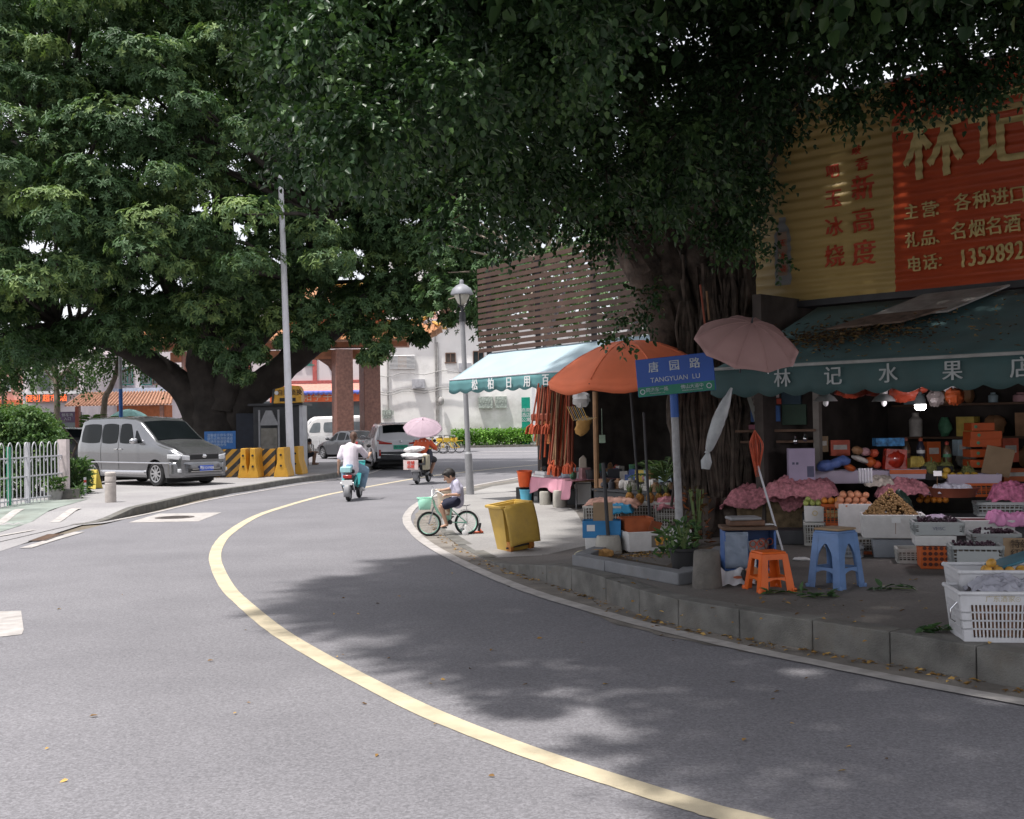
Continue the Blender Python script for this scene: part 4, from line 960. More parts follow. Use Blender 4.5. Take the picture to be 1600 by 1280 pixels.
def sedan_like(name, label, L, W, Hh, body_m, suv=False, cat='car'):
    k = Hh / 1.46
    if suv:
        c = Car(L, W, [(0, .78), (.15, .90), (.9, 1.06), (1.25, 1.10), (1.95, 1.56), (2.5, 1.67), (3.6, 1.66), (4.2, 1.58), (4.45, 1.30), (4.6, 1.10), (L, 1.02)], [(0, .74), (1.2, 1.0), (4.5, 1.06), (L, 1.0)],
                [(0, .28), (L - .5, .26), (L, .42)], [.92, .92 + 2.72], .36, [(0, .78), (.3, .93), (.9, 1), (3.9, 1), (4.4, .96), (L, .88)], .74)
    else:
        c = Car(L, W, [(0, .62), (.12, .72), (.9, .90), (1.25, .96), (2.0, 1.38), (2.4, 1.46), (3.1, 1.44), (3.9, 1.06), (4.1, 1.02), (4.5, .98), (L, .80)], [(0, .58), (1.2, .88), (3.9, .95), (4.5, .92), (L, .76)],
                [(0, .24), (L - .4, .24), (L, .38)], [.90, .90 + 2.65], .32, [(0, .78), (.3, .93), (.9, 1), (3.9, 1), (4.4, .95), (L, .86)], .74)
    t = thing(name, label, cat); car_common(t, c, body_m, W, M_alloy, 7, .64)
    for sg in (-1, 1):
        if suv: ws = [roundfn((1.55, 1.08), (2.45, 1.08), (2.45, 1.50), (2.10, 1.48)), roundfn((2.55, 1.08), (3.45, 1.08), (3.40, 1.54), (2.55, 1.55)), roundfn((3.55, 1.10), (4.15, 1.14), (3.95, 1.48), (3.52, 1.52))]
        else: ws = [roundfn((1.55, .96), (2.30, .96), (2.30, 1.32), (2.05, 1.30)), roundfn((2.40, .96), (3.15, .97), (3.08, 1.34), (2.40, 1.36)), quadfn((3.22, .98), (3.62, 1.0), (3.35, 1.20), (3.20, 1.28))]
        for f in ws: b = MB(); c.patch(b, f, sg, .006, 10, 5); b.build('side_window', M_cglass, t)
        x = 1.62; zz = 1.08 if suv else .98
        b = MB(); b.ell((x, sg * (W / 2 + .09), zz + .06), (.07, .11, .07)); b.bar((x, sg * W * .46, zz), (x, sg * W * .52, zz + .03), .04, .04); b.build('mirror', body_m, t)
        for xl in (1.35, 2.48, 3.5): b = MB(); c.patch(b, quadfn((xl, .4), (xl + .012, .4), (xl + .012, zz), (xl, zz)), sg, .004, 1, 6); b.build('door_seam', M_black, t)
        for xl in (2.3, 3.2): b = MB(); b.box((xl, sg * (c.side(xl, zz - .14) + .015), zz - .14), (.16, .03, .03)); b.build('door_handle', body_m, t, bevel=.01)
        b = MB(); b.grid(lambda u, v: (.1 + .35 * u, sg * (c.side(.1 + .35 * u, .6) + .01 - .16 * (1 - u) ** 2), .58 + .03 * u + .13 * v), 8, 3); b.build('headlight', M_lamp, t, solid=.02)
    b = MB(); c.top(b, 1.28, 1.98 if not suv else 1.95, -.97, .97, .008, 8, 10); b.build('windscreen', M_cglass, t)
    return t, c
t, c = sedan_like('grey_sedan', 'dark grey sedan waiting left of the white car with its red rear lamp showing', 4.6, 1.78, 1.46, mat('dark_grey_paint', (.075, .078, .085), .3, .05, 2, metal=.5, coat=.6))
b = MB(); c.top(b, 3.2, 3.88, -.93, .93, .008, 8, 10); b.build('rear_window', M_cglass, t)
for sg in (-1, 1):
    b = MB(); b.grid(lambda u, v: (4.22 + .36 * u, sg * (c.side(4.22 + .36 * u, .85) + .012 - .22 * u ** 3), .74 + .15 * v), 8, 3); b.build('tail_lamp', M_tail, t, solid=.02)
b = MB(); b.box((4.60, 0, .80), (.03, .46, .14)); b.build('licence_plate', M_plateb, t)
hd_ = Vector((-.62, .78, 0)); D = 59; place_car(t, (at(512, 700, D).x + .3, D + 1.2, .0), hd_, c)
t, c = sedan_like('white_suv', 'white crossover car seen from behind with a green plate, next to the grey sedan', 4.65, 1.86, 1.66, M_white_p, True)
b = MB(); c.top(b, 4.05, 4.44, -.90, .90, .010, 8, 10); b.build('rear_window', M_cglass, t)
L_ = 4.65
b = MB(); b.grid(lambda u, v: (L_ + .03 - .10 * abs(2 * u - 1) ** 3, (2 * u - 1) * .86, .34 + .30 * v), 24, 4); b.build('rear_bumper', M_dark, t, solid=.05)
b = MB(); b.grid(lambda u, v: (L_ + .07 - .10 * abs(2 * u - 1) ** 3, (2 * u - 1) * .78, .50 + .03 * v + .05 * abs(2 * u - 1)), 24, 1); b.build('bumper_trim', M_chrome, t, solid=.015)
for sg in (-1, 1):
    b = MB(); b.grid(lambda u, v: (L_ + .02 - .04 * u ** 3, sg * (.30 + .51 * u), .90 + .02 * u + (.05 + .10 * u ** 1.5) * v), 10, 3); b.build('tail_lamp', M_tail, t, solid=.02)
    b = MB(); b.grid(lambda u, v: (L_ + .055, sg * (.70 + .06 * u), .50 + .22 * v), 2, 2); b.build('reflector', M_tail, t, solid=.015)
b = MB(); b.box((L_ + .015, 0, .80), (.02, .50, .15)); pt = b.build('licence_plate', mat('plate_green', (.03, .33, .22), .4), t)
text('粤E·D58621', .09, mat('plate_black', (.03, .05, .05), .5), pt, face_M((L_ + .027, 0, .80), (0, 1, 0), (0, 0, 1)), thick=.001)
b = MB(); b.ell((L_ + .01, 0, 1.0), (.02, .05, .04)); b.build('badge', M_chrome, t)
b = MB(); b.tube([(4.44, -.1, 1.33), (4.35, .15, 1.40), (4.30, .4, 1.45)], .012, 5); b.build('wiper', M_black, t)
b = MB(); b.grid(lambda u, v: (4.05 + .2 * v, (2 * u - 1) * .62, 1.66 - .02 * v), 8, 2); b.build('spoiler', M_white_p, t, solid=.03)
a = R(-13); hd_ = Vector((math.sin(a), math.cos(a), 0)); t.scale = (1.07, 1.07, 1.06); rp = at(624, 700, 43.5)
place_car(t, (rp.x + hd_.x * 3.7, 43.2 + 3.9, 0), hd_, c)
t, c = sedan_like('dark_car', 'dark car parked behind the silver van, mostly hidden by it', 4.5, 1.8, 1.66, mat('black_car_paint', (.03, .03, .033), .25, .05, 2, coat=.6), True)
b = MB(); c.top(b, 4.05, 4.44, -.9, .9, .01, 8, 8); b.build('rear_window', M_cglass, t)
for sg in (-1, 1): b = MB(); b.box((4.5, sg * .7, .95), (.06, .3, .15)); b.build('tail_lamp', M_tail, t)
place_car(t, (at(118, 690, 39).x - 2.0, 41.5, .14), Vector((-.55, .83, 0)), c)
def minibus(label, loc, hd_):
    c = Car(5.0, 1.9, [(0, .95), (.1, 1.15), (.45, 1.35), (1.2, 2.1), (1.5, 2.25), (4.7, 2.28), (4.9, 2.1), (5.0, 1.5)], [(0, .9), (.5, 1.2), (5, 1.25)], [(0, .3), (5, .32)], [.95, 4.0], .34, [(0, .85), (.3, .96), (1, 1), (4.7, 1), (5, .93)], .86)
    t = thing('white_minibus', label, 'minibus', (0, 0, 0), 0, 'white minibuses behind the stone gateway'); car_common(t, c, mat('minibus_white', (.70, .70, .70), .35, .04, 2), 1.9, M_alloy, 6)
    for sg in (-1, 1):
        for f in (roundfn((.95, 1.3), (1.75, 1.3), (1.75, 1.95), (1.25, 1.9)), roundfn((1.95, 1.3), (3.0, 1.3), (3.0, 1.95), (1.95, 1.95)), roundfn((3.15, 1.3), (4.6, 1.3), (4.55, 1.95), (3.15, 1.95))):
            b = MB(); c.patch(b, f, sg, .008, 8, 4); b.build('side_window', M_glass2, t)
        b = MB(); b.ell((.85, sg * 1.08, 1.5), (.08, .12, .14)); b.build('mirror', M_black, t)
        b = MB(); b.box((.06, sg * .7, .85), (.12, .3, .2)); b.build('headlight', M_lamp, t)
    b = MB(); c.top(b, .5, 1.2, -.95, .95, .01, 8, 8); b.build('windscreen', M_glass2, t)
    b = MB(); b.box((5.0, 0, 1.6), (.03, 1.4, .6)); b.build('rear_window', M_glass2, t)
    place_car(t, loc, hd_, c); return t
minibus('white minibus with side windows parked left of the gateway columns', (at(491, 690, 73).x, 73, 0), Vector((-.97, .22, 0)))
minibus('white minibus further back whose nose shows left of its twin', (at(484, 690, 80).x, 80.5, .13), Vector((-.97, .22, 0)))
# ---- people, scooters, bicycle
M_skin = mat('skin', (.50, .30, .21), .55, .06, 8)
M_skin2 = mat('skin_tanned', (.33, .19, .13), .55, .06, 8)
M_hair = mat('black_hair', (.018, .015, .014), .5, .3, 30, bump=.4, bscale=120)
M_hair2 = mat('brown_hair', (.09, .045, .03), .5, .3, 30, bump=.4, bscale=120)
def cap(b, p0, p1, r0, r1, n=12):
    p0, p1 = Vector(p0), Vector(p1); d = (p1 - p0); L = d.length
    if L < 1e-5: b.ell(p0, r0, n, 8); return
    q = d.to_track_quat('Z', 'Y').to_matrix(); pr = []
    for k in range(5): a = -PI / 2 + PI / 2 * k / 4; pr.append((max(1e-5, r0 * math.cos(a)), r0 * math.sin(a)))
    for k in range(5): a = PI / 2 * k / 4; pr.append((max(1e-5, r1 * math.cos(a)), L + r1 * math.sin(a)))
    b.lathe(pr, p0, n, q)
def remesh(b, name, m, parent, vox=.010, it=6, fac=.5):
    o = b.build(name, m, parent, smooth=True)
    r_ = o.modifiers.new('r', 'REMESH'); r_.mode = 'VOXEL'; r_.voxel_size = vox; r_.use_smooth_shade = True
    s_ = o.modifiers.new('s', 'SMOOTH'); s_.iterations = it; s_.factor = fac
    dg = bpy.context.evaluated_depsgraph_get(); dg.update()
    me = bpy.data.meshes.new_from_object(o.evaluated_get(dg)); o.modifiers.clear(); old = o.data; o.data = me; bpy.data.meshes.remove(old); me.name = name
    return o
def chain(b, pts, rs):
    for (p, q, a, c) in zip(pts, pts[1:], rs, rs[1:]): cap(b, p, q, a, c)
def hand(b, wrist, direc, side, s=1.0, curl=.6):
    w_ = Vector(wrist); d = Vector(direc).normalized(); sd_ = Vector(side).normalized(); n = d.cross(sd_)
    cap(b, w_, w_ + d * .055 * s, .020 * s, .030 * s)
    for k in range(4):
        o = w_ + d * .07 * s + sd_ * (k - 1.5) * .019 * s; L = (.038, .044, .042, .032)[k] * s
        m_ = o + d * L * .8 - n * L * .3 * curl; e = m_ + d * L * (.6 - .5 * curl) - n * L * .8 * curl
        cap(b, o - d * .02 * s, m_, .0095 * s, .0085 * s, 8); cap(b, m_, e, .0085 * s, .007 * s, 8)
    cap(b, w_ + d * .02 * s - sd_ * .02 * s, w_ + d * .055 * s - sd_ * .045 * s - n * .012 * s, .011 * s, .009 * s, 8)
def head(b, c, fwd, s=1.0, up=(0, 0, 1)):
    f = Vector(fwd).normalized(); u = Vector(up); r_ = f.cross(u).normalized(); u = r_.cross(f)
    E = Matrix((r_, f, u)).transposed(); c = Vector(c)
    def L(x, y, z): return c + E @ Vector((x, y, z)) * s
    er = E.to_euler()
    b.ell(c, (.074 * s, .092 * s, .105 * s), 16, 12, er); b.ell(L(0, .03, -.055), (.052 * s, .058 * s, .06 * s), 12, 8, er)
    cap(b, L(0, .088, .012), L(0, .108, -.018), .010 * s, .014 * s, 8); b.ell(L(0, .082, -.055), (.022 * s, .014 * s, .010 * s), 8, 6, er); b.ell(L(0, .075, -.088), (.02 * s, .02 * s, .015 * s), 8, 6, er)
    for k in (-1, 1): b.ell(L(k * .076, -.005, -.01), (.012 * s, .02 * s, .032 * s), 8, 6, er)
    return L, er
def face(t, L, er, s):
    for k in (-1, 1):
        b = MB(); b.ell(L(k * .030, .086, .018), (.013 * s, .007 * s, .007 * s), 8, 6, er); b.build('eye', M_hair, t)
        b = MB(); b.ell(L(k * .032, .088, .040), (.018 * s, .006 * s, .004 * s), 8, 4, er); b.build('eyebrow', M_hair, t)
M_mint = mat('mint_paint', (.33, .64, .50), .4, .04, 4); M_cream = mat('cream_plastic', (.66, .56, .44), .5, .06, 5, dirt=.1)
M_wht = mat('white_plastic', (.66, .66, .66), .45, .04, 6, dirt=.12)
cb = gp(700, 837.3); cb.z = .004
BIKE = thing('childs_bicycle', 'small mint green childs bicycle with a front basket and training wheels at the kerb edge', 'bicycle', cb, PI + R(10))
def T2(X, Y, y=0): return ((589 - X) / 1034, y, (1150 - Y) / 1034)
for nm, x in (('front_wheel', .28), ('rear_wheel', -.283)):
    E = Euler((R(90), 0, 0)).to_matrix(); b = MB(); c = (x, 0, .182)
    tor = [(.164 + .0185 * math.cos(a), .021 * math.sin(a)) for a in [2 * PI * k / 10 for k in range(11)]]; b.lathe(tor, c, 36, E, cap=False); wh = b.build(nm, M_black, BIKE)
    b = MB(); b.lathe([(.146, -.013), (.150, -.013), (.150, .013), (.146, .013), (.140, 0), (.146, -.013)], c, 36, E, cap=False); b.build('rim', M_mint, wh)
    b = MB()
    for k in range(20): a = 2 * PI * k / 20; b.tube([(x + .012 * math.cos(a + .5), .02 * (-1) ** k, .182 + .012 * math.sin(a + .5)), (x + .143 * math.cos(a), 0, .182 + .143 * math.sin(a))], .0012, 4)
    b.lathe([(.014, -.03), (.014, .03)], c, 12, E); b.build('spokes', M_chrome, wh)
b = MB(); b.tube([T2(372, 600), T2(395, 700)], .016); b.tube(catmull([T2(395, 690), T2(450, 800), T2(560, 890), T2(620, 945)], 5), .017); b.tube([T2(650, 715), T2(622, 945)], .014)
for s_ in (-1, 1): b.tube([T2(622, 945), (-.283, s_ * .045, .182)], .008); b.tube([T2(652, 750), (-.283, s_ * .045, .182)], .008)
b.box(T2(600, 880), (.06, .02, .07)); b.build('frame', M_mint, BIKE)
b = MB()
for s_ in (-1, 1): b.tube([T2(385, 690), (.215, s_ * .035, .40), (.28, s_ * .042, .182)], .008)
b.build('fork', M_lgrey, BIKE)
b = MB(); b.tube([T2(372, 620), T2(355, 545)], .012)
gN = Vector((.06, .20, .60)); gF = Vector((.10, -.21, .645))
b.tube(catmull([gN, Vector((.16, .17, .665)), Vector((.20, .06, .62)), Vector(T2(355, 545)), Vector((.22, -.06, .62)), Vector((.20, -.17, .68)), gF], 4), .009); b.build('handlebar', M_wht, BIKE)
for g, q in ((gN, (.14, .18, .645)), (gF, (.17, -.18, .67))): b = MB(); b.tube([g, Vector(g) * .5 + Vector(q) * .5], .015); b.build('grip', M_wht, BIKE)
b = MB(); b.tube([gF + Vector((.06, -.02, .03)), gF + Vector((.09, -.04, .06))], .004); b.ell(gF + Vector((.10, -.05, .075)), (.008, .03, .022)); b.build('bell', M_chrome, BIKE)
b = MB()
def bk(z0, z1, w0, w1, d0, d1, cx, t_=.006):
    for (z, w_, d) in ((z0, w0, d0), (z1, w1, d1)): pass
    P = lambda k: [(cx - (d0, d1)[k] / 2, -(w0, w1)[k] / 2, (z0, z1)[k]), (cx + (d0, d1)[k] / 2, -(w0, w1)[k] / 2, (z0, z1)[k]), (cx + (d0, d1)[k] / 2, (w0, w1)[k] / 2, (z0, z1)[k]), (cx - (d0, d1)[k] / 2, (w0, w1)[k] / 2, (z0, z1)[k])]
    b.add(P(0) + P(1), [(0, 3, 2, 1), (0, 1, 5, 4), (1, 2, 6, 5), (2, 3, 7, 6), (3, 0, 4, 7)])
bk(.40, .565, .15, .20, .15, .20, .34); b.tube([(.44, -.10, .565), (.44, .10, .565), (.24, .10, .565), (.24, -.10, .565), (.44, -.10, .565)], .008); b.build('basket', M_mint, BIKE, solid=.005)
b = MB(); b.box((-.11, 0, .455), (.15, .085, .035), (0, R(8), 0), .85); b.build('saddle', M_wht, BIKE, bevel=.012)
b = MB(); b.box((-.2, 0, .435), (.2, .07, .008)); b.tube([(-.3, .03, .435), (-.34, .03, .45)], .005); b.tube([(-.28, .04, .43), (-.283, .05, .19)], .004); b.tube([(-.3, -.03, .435), (-.34, -.03, .45)], .005); b.build('rack', M_grey, BIKE)
for nm, cx_, a0, a1 in (('rear_fender', -.283, 60, 175), ('front_fender', .28, 70, 175)):
    b = MB()
    if nm == 'rear_fender': f = lambda u, v: (cx_ + .197 * math.cos(R(60 + 120 * u)), -.025 + .05 * v, .182 + .197 * math.sin(R(60 + 120 * u)))
    else: f = lambda u, v: (cx_ + .197 * math.cos(R(115 + 70 * u)), -.025 + .05 * v, .182 + .197 * math.sin(R(115 + 70 * u)))
    b.grid(f, 14, 2); b.build(nm, M_wht, BIKE, solid=.004)
b = MB(); b.box((-.475, 0, .11), (.03, .06, .12), (0, R(-12), 0)); b.build('mudflap', M_black, BIKE)
for s_ in (-1, 1):
    b = MB(); E = Euler((R(90), 0, 0)).to_matrix(); b.lathe([(.03, -.02), (.046, -.014), (.046, .014), (.03, .02)], (-.235, s_ * .17, .047), 18, E); o = b.build('training_wheel', M_wht, BIKE)
    b = MB(); b.tube([(-.283, s_ * .05, .182), (-.25, s_ * .13, .14), (-.235, s_ * .15, .05)], .008); b.build('arm', M_wht, o)
b = MB(); b.lathe([(.035, -.01), (.035, .01)], (-.03, .035, .2), 16, Euler((R(90), 0, 0)).to_matrix()); b.tube([(-.03, .05, .2), (.05, .055, .13)], .008); b.box((.06, .085, .125), (.07, .06, .018)); b.tube([(-.03, -.05, .2), (-.08, -.055, .27)], .008); b.box((-.07, -.085, .27), (.07, .06, .018)); b.build('crank', M_dark, BIKE)
t = thing('person', 'small boy in a pale tee and dark shorts sitting barefoot on the mint bicycle', 'person', cb, PI + R(10))
b = MB(); sc_ = .92
L_, er = head(b, T2(628, 232), (.80, 0, -.50), sc_, (.5, 0, .85))
b_ = b; cap(b, T2(655, 275), T2(705, 320), .036, .04)
chain(b, [T2(715, 345), T2(745, 440), T2(745, 560), T2(735, 620)], [.062, .078, .080, .085])
for s_ in (-1, 1): cap(b, (T2(715, 335)[0], s_ * .03, T2(0, 335)[2]), (T2(722, 355)[0], s_ * .088, T2(0, 355)[2]), .04, .036)
chain(b, [(T2(722, 355)[0], .095, T2(0, 355)[2]), (T2(748, 520)[0], .135, T2(0, 520)[2]), (gN + Vector((-.045, -.01, .015)))], [.034, .026, .018]); hand(b, gN + Vector((-.045, -.01, .015)), (1, .1, -.1), (0, 1, 0), .75, .9)
chain(b, [(T2(722, 355)[0], -.095, T2(0, 355)[2]), (T2(660, 440)[0], -.16, T2(0, 440)[2]), (gF + Vector((-.045, .01, .015)))], [.034, .026, .018]); hand(b, gF + Vector((-.045, .01, .015)), (1, -.1, -.1), (0, 1, 0), .75, .9)
chain(b, [(-.12, .045, .51), (.105, .09, .435), (.03, .085, .185)], [.068, .042, .024]); cap(b, (.02, .085, .165), (.10, .09, .145), .022, .018)
for k in range(5): cap(b, (.10, .072 + .010 * k, .145), (.122 - .004 * k, .070 + .011 * k, .142), .008, .006, 6)
chain(b, [(-.12, -.045, .51), (.05, -.09, .475), (-.06, -.085, .33)], [.066, .042, .026]); cap(b, (-.07, -.085, .31), (.01, -.09, .295), .022, .017)
remesh(b, 'body', M_skin, t, .008, 3); face(t, L_, er, sc_)
b = MB(); b.ell(L_(0, -.012, .022), (.086 * sc_, .100 * sc_, .105 * sc_), 20, 12, er, .03); b.ell(L_(0, .045, .075), (.07 * sc_, .05 * sc_, .035 * sc_), 14, 8, er, .06)
cut = b; b2 = MB()
o = remesh(b, 'hair', M_hair, t, .009, 2)
bm = bmesh.new(); bm.from_mesh(o.data); fpos = L_(0, .115, -.03); npos = L_(0, .02, -.11)
dl = [v for v in bm.verts if (v.co - fpos).length < .098 * sc_ or (v.co - npos).length < .085 * sc_]
bmesh.ops.delete(bm, geom=dl, context='VERTS'); bm.to_mesh(o.data); bm.free()
b = MB(); chain(b, [T2(712, 345), T2(748, 440), T2(752, 560), T2(745, 640)], [.072, .092, .094, .10])
for s_ in (-1, 1): cap(b, (T2(715, 345)[0], s_ * .03, T2(0, 345)[2]), (T2(722, 360)[0], s_ * .09, T2(0, 360)[2]), .052, .048)
cap(b, (T2(722, 360)[0], .095, T2(0, 360)[2]), (T2(742, 475)[0], .125, T2(0, 475)[2]), .048, .045); cap(b, (T2(722, 360)[0], -.095, T2(0, 360)[2]), (T2(688, 420)[0], -.14, T2(0, 420)[2]), .048, .045)
remesh(b, 'shirt', mat('pale_tie_dye', (.52, .50, .62), .85, .22, 9), t, .010, 3)
b = MB(); cap(b, T2(738, 625), (-.12, 0, .50), .098, .092)
for s_ in (-1, 1): chain(b, [(-.12, s_ * .05, .505), (.045 if s_ > 0 else .01, s_ * .085, .455 if s_ > 0 else .48)], [.082, .066])
remesh(b, 'shorts', mat('navy_shorts', (.012, .014, .035), .8), t, .010, 3)
sp = thing('sandals', 'pair of small orange sandals lying behind the childs bicycle', 'sandals', gp(747, 835) + Vector((0, 0, .014)), R(20))
for k, (x, y, a) in enumerate(((0, 0, 0), (.05, .12, .5))):
    b = MB(); b.M = Matrix.Translation((x, y, 0)) @ Matrix.Rotation(a, 4, 'Z'); b.box((0, 0, .01), (.15, .06, .02)); b.tube([(.03, -.03, .02), (.035, 0, .05), (.03, .03, .02)], .012, 6); b.build('sandal', mat('sandal_orange', (.6, .13, .06), .6), sp, bevel=.008)
c = gp(694, 806); b = MB(); b.lathe([(.085, 0), (.10, .02), (.125, .42), (.16, .43), (.16, .47), (.12, .47), (.11, .42), (.085, .05), (0, .05)], n=28)
single(b, 'plastic_bin', M_cream, 'cream plastic bin with a wide rim standing behind the boy on the bicycle', 'bin', (c.x, c.y, .015), 0)
def scooter(name, label, loc, rz, teal=True, wb=1.22):
    t = thing(name, label, 'scooter', loc, rz); pm = mat('teal_plastic', (.05, .36, .36), .35) if teal else mat('black_plastic', (.03, .03, .033), .45)
    for nm, y in (('rear_wheel', 0), ('front_wheel', wb)):
        E = Euler((0, R(90), 0)).to_matrix(); b = MB(); tor = [(.175 + .035 * math.cos(a), .045 * math.sin(a)) for a in [2 * PI * k / 10 for k in range(11)]]; b.lathe(tor, (0, y, .21), 28, E, cap=False); w_ = b.build(nm, M_black, t)
        b = MB(); b.lathe([(.15, -.03), (.15, .03), (.05, .04), (.05, -.04)], (0, y, .21), 20, E); b.build('rim', M_grey, w_)
    b = MB(); b.grid(lambda u, v: ((v - .5) * .13, -.235 * math.cos(R(-25 + 120 * u)), .21 + .235 * math.sin(R(-25 + 120 * u))), 12, 3); b.build('rear_mudguard', M_grey, t, solid=.006)
    b = MB(); b.grid(lambda u, v: ((v - .5) * .11, wb - .235 * math.cos(R(30 + 110 * u)), .21 + .235 * math.sin(R(30 + 110 * u))), 12, 3); b.build('front_mudguard', pm, t, solid=.006)
    b = MB(); b.tube([(0, 0, .21), (0, .35, .34), (0, .75, .28)], .05); b.box((0, .62, .26), (.26, .42, .08)); b.box((0, .22, .46), (.22, .5, .24), None, .8); b.build('frame', M_dark, t, bevel=.02)
    b = MB(); [b.tube([(s_ * .13, -.02, .36), (s_ * .14, .2, .55), (s_ * .12, .42, .30)], .025) for s_ in (-1, 1)]; b.build('side_panel', pm, t)
    b = MB(); b.box((0, .28, .66), (.26, .52, .10)); b.build('seat', M_black, t, bevel=.035)
    b = MB(); b.prism([(-.17, .82, .32), (.17, .82, .32), (.2, .98, .86), (-.2, .98, .86)], (0, .03, .01)); b.build('leg_shield', pm, t, bevel=.01)
    b = MB(); b.tube([(0, wb, .3), (0, .96, .9), (0, .94, 1.02)], .025); b.tube([(-.33, .82, 1.0), (-.15, .93, 1.03), (0, .95, 1.03), (.15, .93, 1.03), (.33, .82, 1.0)], .014); b.build('handlebar', M_dark, t)
    for s_ in (-1, 1):
        b = MB(); b.tube([(s_ * .2, .92, 1.03), (s_ * .28, .95, 1.16)], .006); b.ell((s_ * .29, .94, 1.2), (.055, .015, .04)); b.build('mirror', M_black, t)
        b = MB(); b.tube([(s_ * .12, .05, .21), (s_ * .13, -.16, .42)], .018); b.build('shock', M_chrome, t)
    b = MB(); b.box((0, -.10, .545), (.20, .06, .075)); b.build('tail_lamp', M_tail, t, bevel=.015)
    b = MB(); b.box((0, -.17, .42), (.24, .012, .11)); b.build('licence_plate', M_wht, t, bevel=.004)
    return t
sr = gp(545, 783.5); sf = Vector((-3.56, 26.75, 0)); a1_ = math.atan2(-(sf.x - sr.x), sf.y - sr.y)
S1 = scooter('scooter', 'teal and black electric scooter carrying a rider in a white tee on the road', sr, a1_, True)
b = MB(); b.box((-.04, -.02, .70), (.24, .2, .13)); b.build('tail_box', mat('pale_teal_box', (.35, .6, .62), .5), S1, bevel=.02)
M_tee = mat('white_tee', (.66, .60, .66), .9, .05, 4, bump=.3, bscale=8); M_jean = mat('light_jeans', (.22, .34, .46), .9, .12, 10, bump=.2)
def rider(name, label, loc, rz, shirt_m, leg_m, skin, hair_m, hx=0, lefthang=True, shorts=False, lean=.04, sx=.02):
    t = thing(name, label, 'person', loc, rz); b = MB(); S = Vector((sx, .20, .70))
    L, er = head(b, S + Vector((hx, .12, .71)), (0, 1, -.1), 1.0); cap(b, S + Vector((hx * .6, .08, .52)), S + Vector((hx, .11, .64)), .05, .048)
    chain(b, [S + Vector((0, 0, .07)), S + Vector((0, .02, .25)), S + Vector((0, .06, .44)), S + Vector((0, .07, .50))], [.14, .125, .14, .09])
    sh = {}
    for s_ in (-1, 1):
        sh[s_] = S + Vector((s_ * .185, .07, .47)); cap(b, S + Vector((s_ * .06, .07, .48)), sh[s_], .065, .055)
        if s_ < 0 and lefthang: e, w_ = S + Vector((-.27, .02, .20)), S + Vector((-.30, .10, -.02))
        else: e, w_ = S + Vector((s_ * .33, .25, .25)), Vector((s_ * .34, .80, 1.02))
        chain(b, [sh[s_], e, w_], [.05, .038, .026]); hand(b, w_, (w_ - e), (0, 0, 1) if s_ < 0 and lefthang else (1, 0, 0), 1, .7)
        if not (s_ < 0 and lefthang): pass
        kn = Vector((s_ * (.20 if s_ < 0 else .27), .62, .66)); an = Vector((s_ * .20, .58, .28)) if not shorts else Vector((s_ * .17, .55, .28))
        chain(b, [S + Vector((s_ * .09, .05, .05)), kn, an], [.095, .062, .040]); cap(b, an + Vector((0, -.03, -.03)), an + Vector((0, .13, -.05)), .04, .03)
        sh[(s_, 'k')] = kn; sh[(s_, 'a')] = an; sh[(s_, 'e')] = e
    remesh(b, 'body', skin, t, .013, 3); face(t, L, er, 1.0)
    b = MB(); b.ell(L(0, -.018, .02), (.088, .1, .11), 18, 12, er, .03)
    if hair_m is M_hair2: cap(b, L(0, -.07, -.01), L(0, -.09, -.15), .05, .035)
    o = remesh(b, 'hair', hair_m, t, .012, 2); bm = bmesh.new(); bm.from_mesh(o.data); fp = L(0, .125, -.035); bmesh.ops.delete(bm, geom=[v for v in bm.verts if (v.co - fp).length < .105], context='VERTS'); bm.to_mesh(o.data); bm.free()
    b = MB(); chain(b, [S + Vector((0, .0, .02)), S + Vector((0, .0, .25)), S + Vector((0, .05, .44))], [.185, .165, .165])
    for s_ in (-1, 1):
        cap(b, S + Vector((s_ * .06, .06, .46)), sh[s_], .085, .075); cap(b, sh[s_], sh[s_].lerp(sh[(s_, 'e')], .72), .072, .075)
    remesh(b, 'shirt', shirt_m, t, .016, 4)
    b = MB(); cap(b, S + Vector((0, -.02, .06)), S + Vector((0, .05, .06)), .165, .15)
    for s_ in (-1, 1):
        k = sh[(s_, 'k')]
        if shorts: chain(b, [S + Vector((s_ * .09, .05, .05)), (S + Vector((s_ * .09, .05, .05))).lerp(k, .95)], [.12, .092])
        else: chain(b, [S + Vector((s_ * .09, .05, .05)), k, sh[(s_, 'a')] + Vector((0, 0, .02))], [.118, .088, .075])
    remesh(b, 'shorts' if shorts else 'jeans', leg_m, t, .014, 3)
    for s_ in (-1, 1):
        a = sh[(s_, 'a')]; b = MB(); cap(b, a + Vector((0, -.05, -.035)), a + Vector((0, .15, -.06)), .052, .042); remesh(b, 'shoe', M_wht if not shorts else M_dark, t, .012, 2)
    return t, S, L
rider('person', 'woman in a white tee and light jeans riding the teal scooter away', sr, a1_, M_tee, M_jean, M_skin, M_hair2, .05, True)
s2 = gp(652, 757); f2 = Vector((-2.43, 33.7, 0)); a2_ = math.atan2(-(f2.x - s2.x), f2.y - s2.y)
S2 = scooter('scooter', 'black cargo scooter with a red and white sign board and white sacks at the back', s2, a2_, False, 1.3)
b = MB(); b.box((0, -.12, .58), (.62, .42, .05)); 
for x in (-.3, 0, .3): b.box((x, -.12, .68), (.03, .4, .2))
b.box((0, -.33, .77), (.62, .03, .03)); b.build('cargo_rack', M_dark, S2)
b = MB(); b.box((-.08, -.37, .56), (.42, .02, .27)); sg = b.build('sign_panel', mat('faded_sign', (.62, .50, .48), .6), S2)
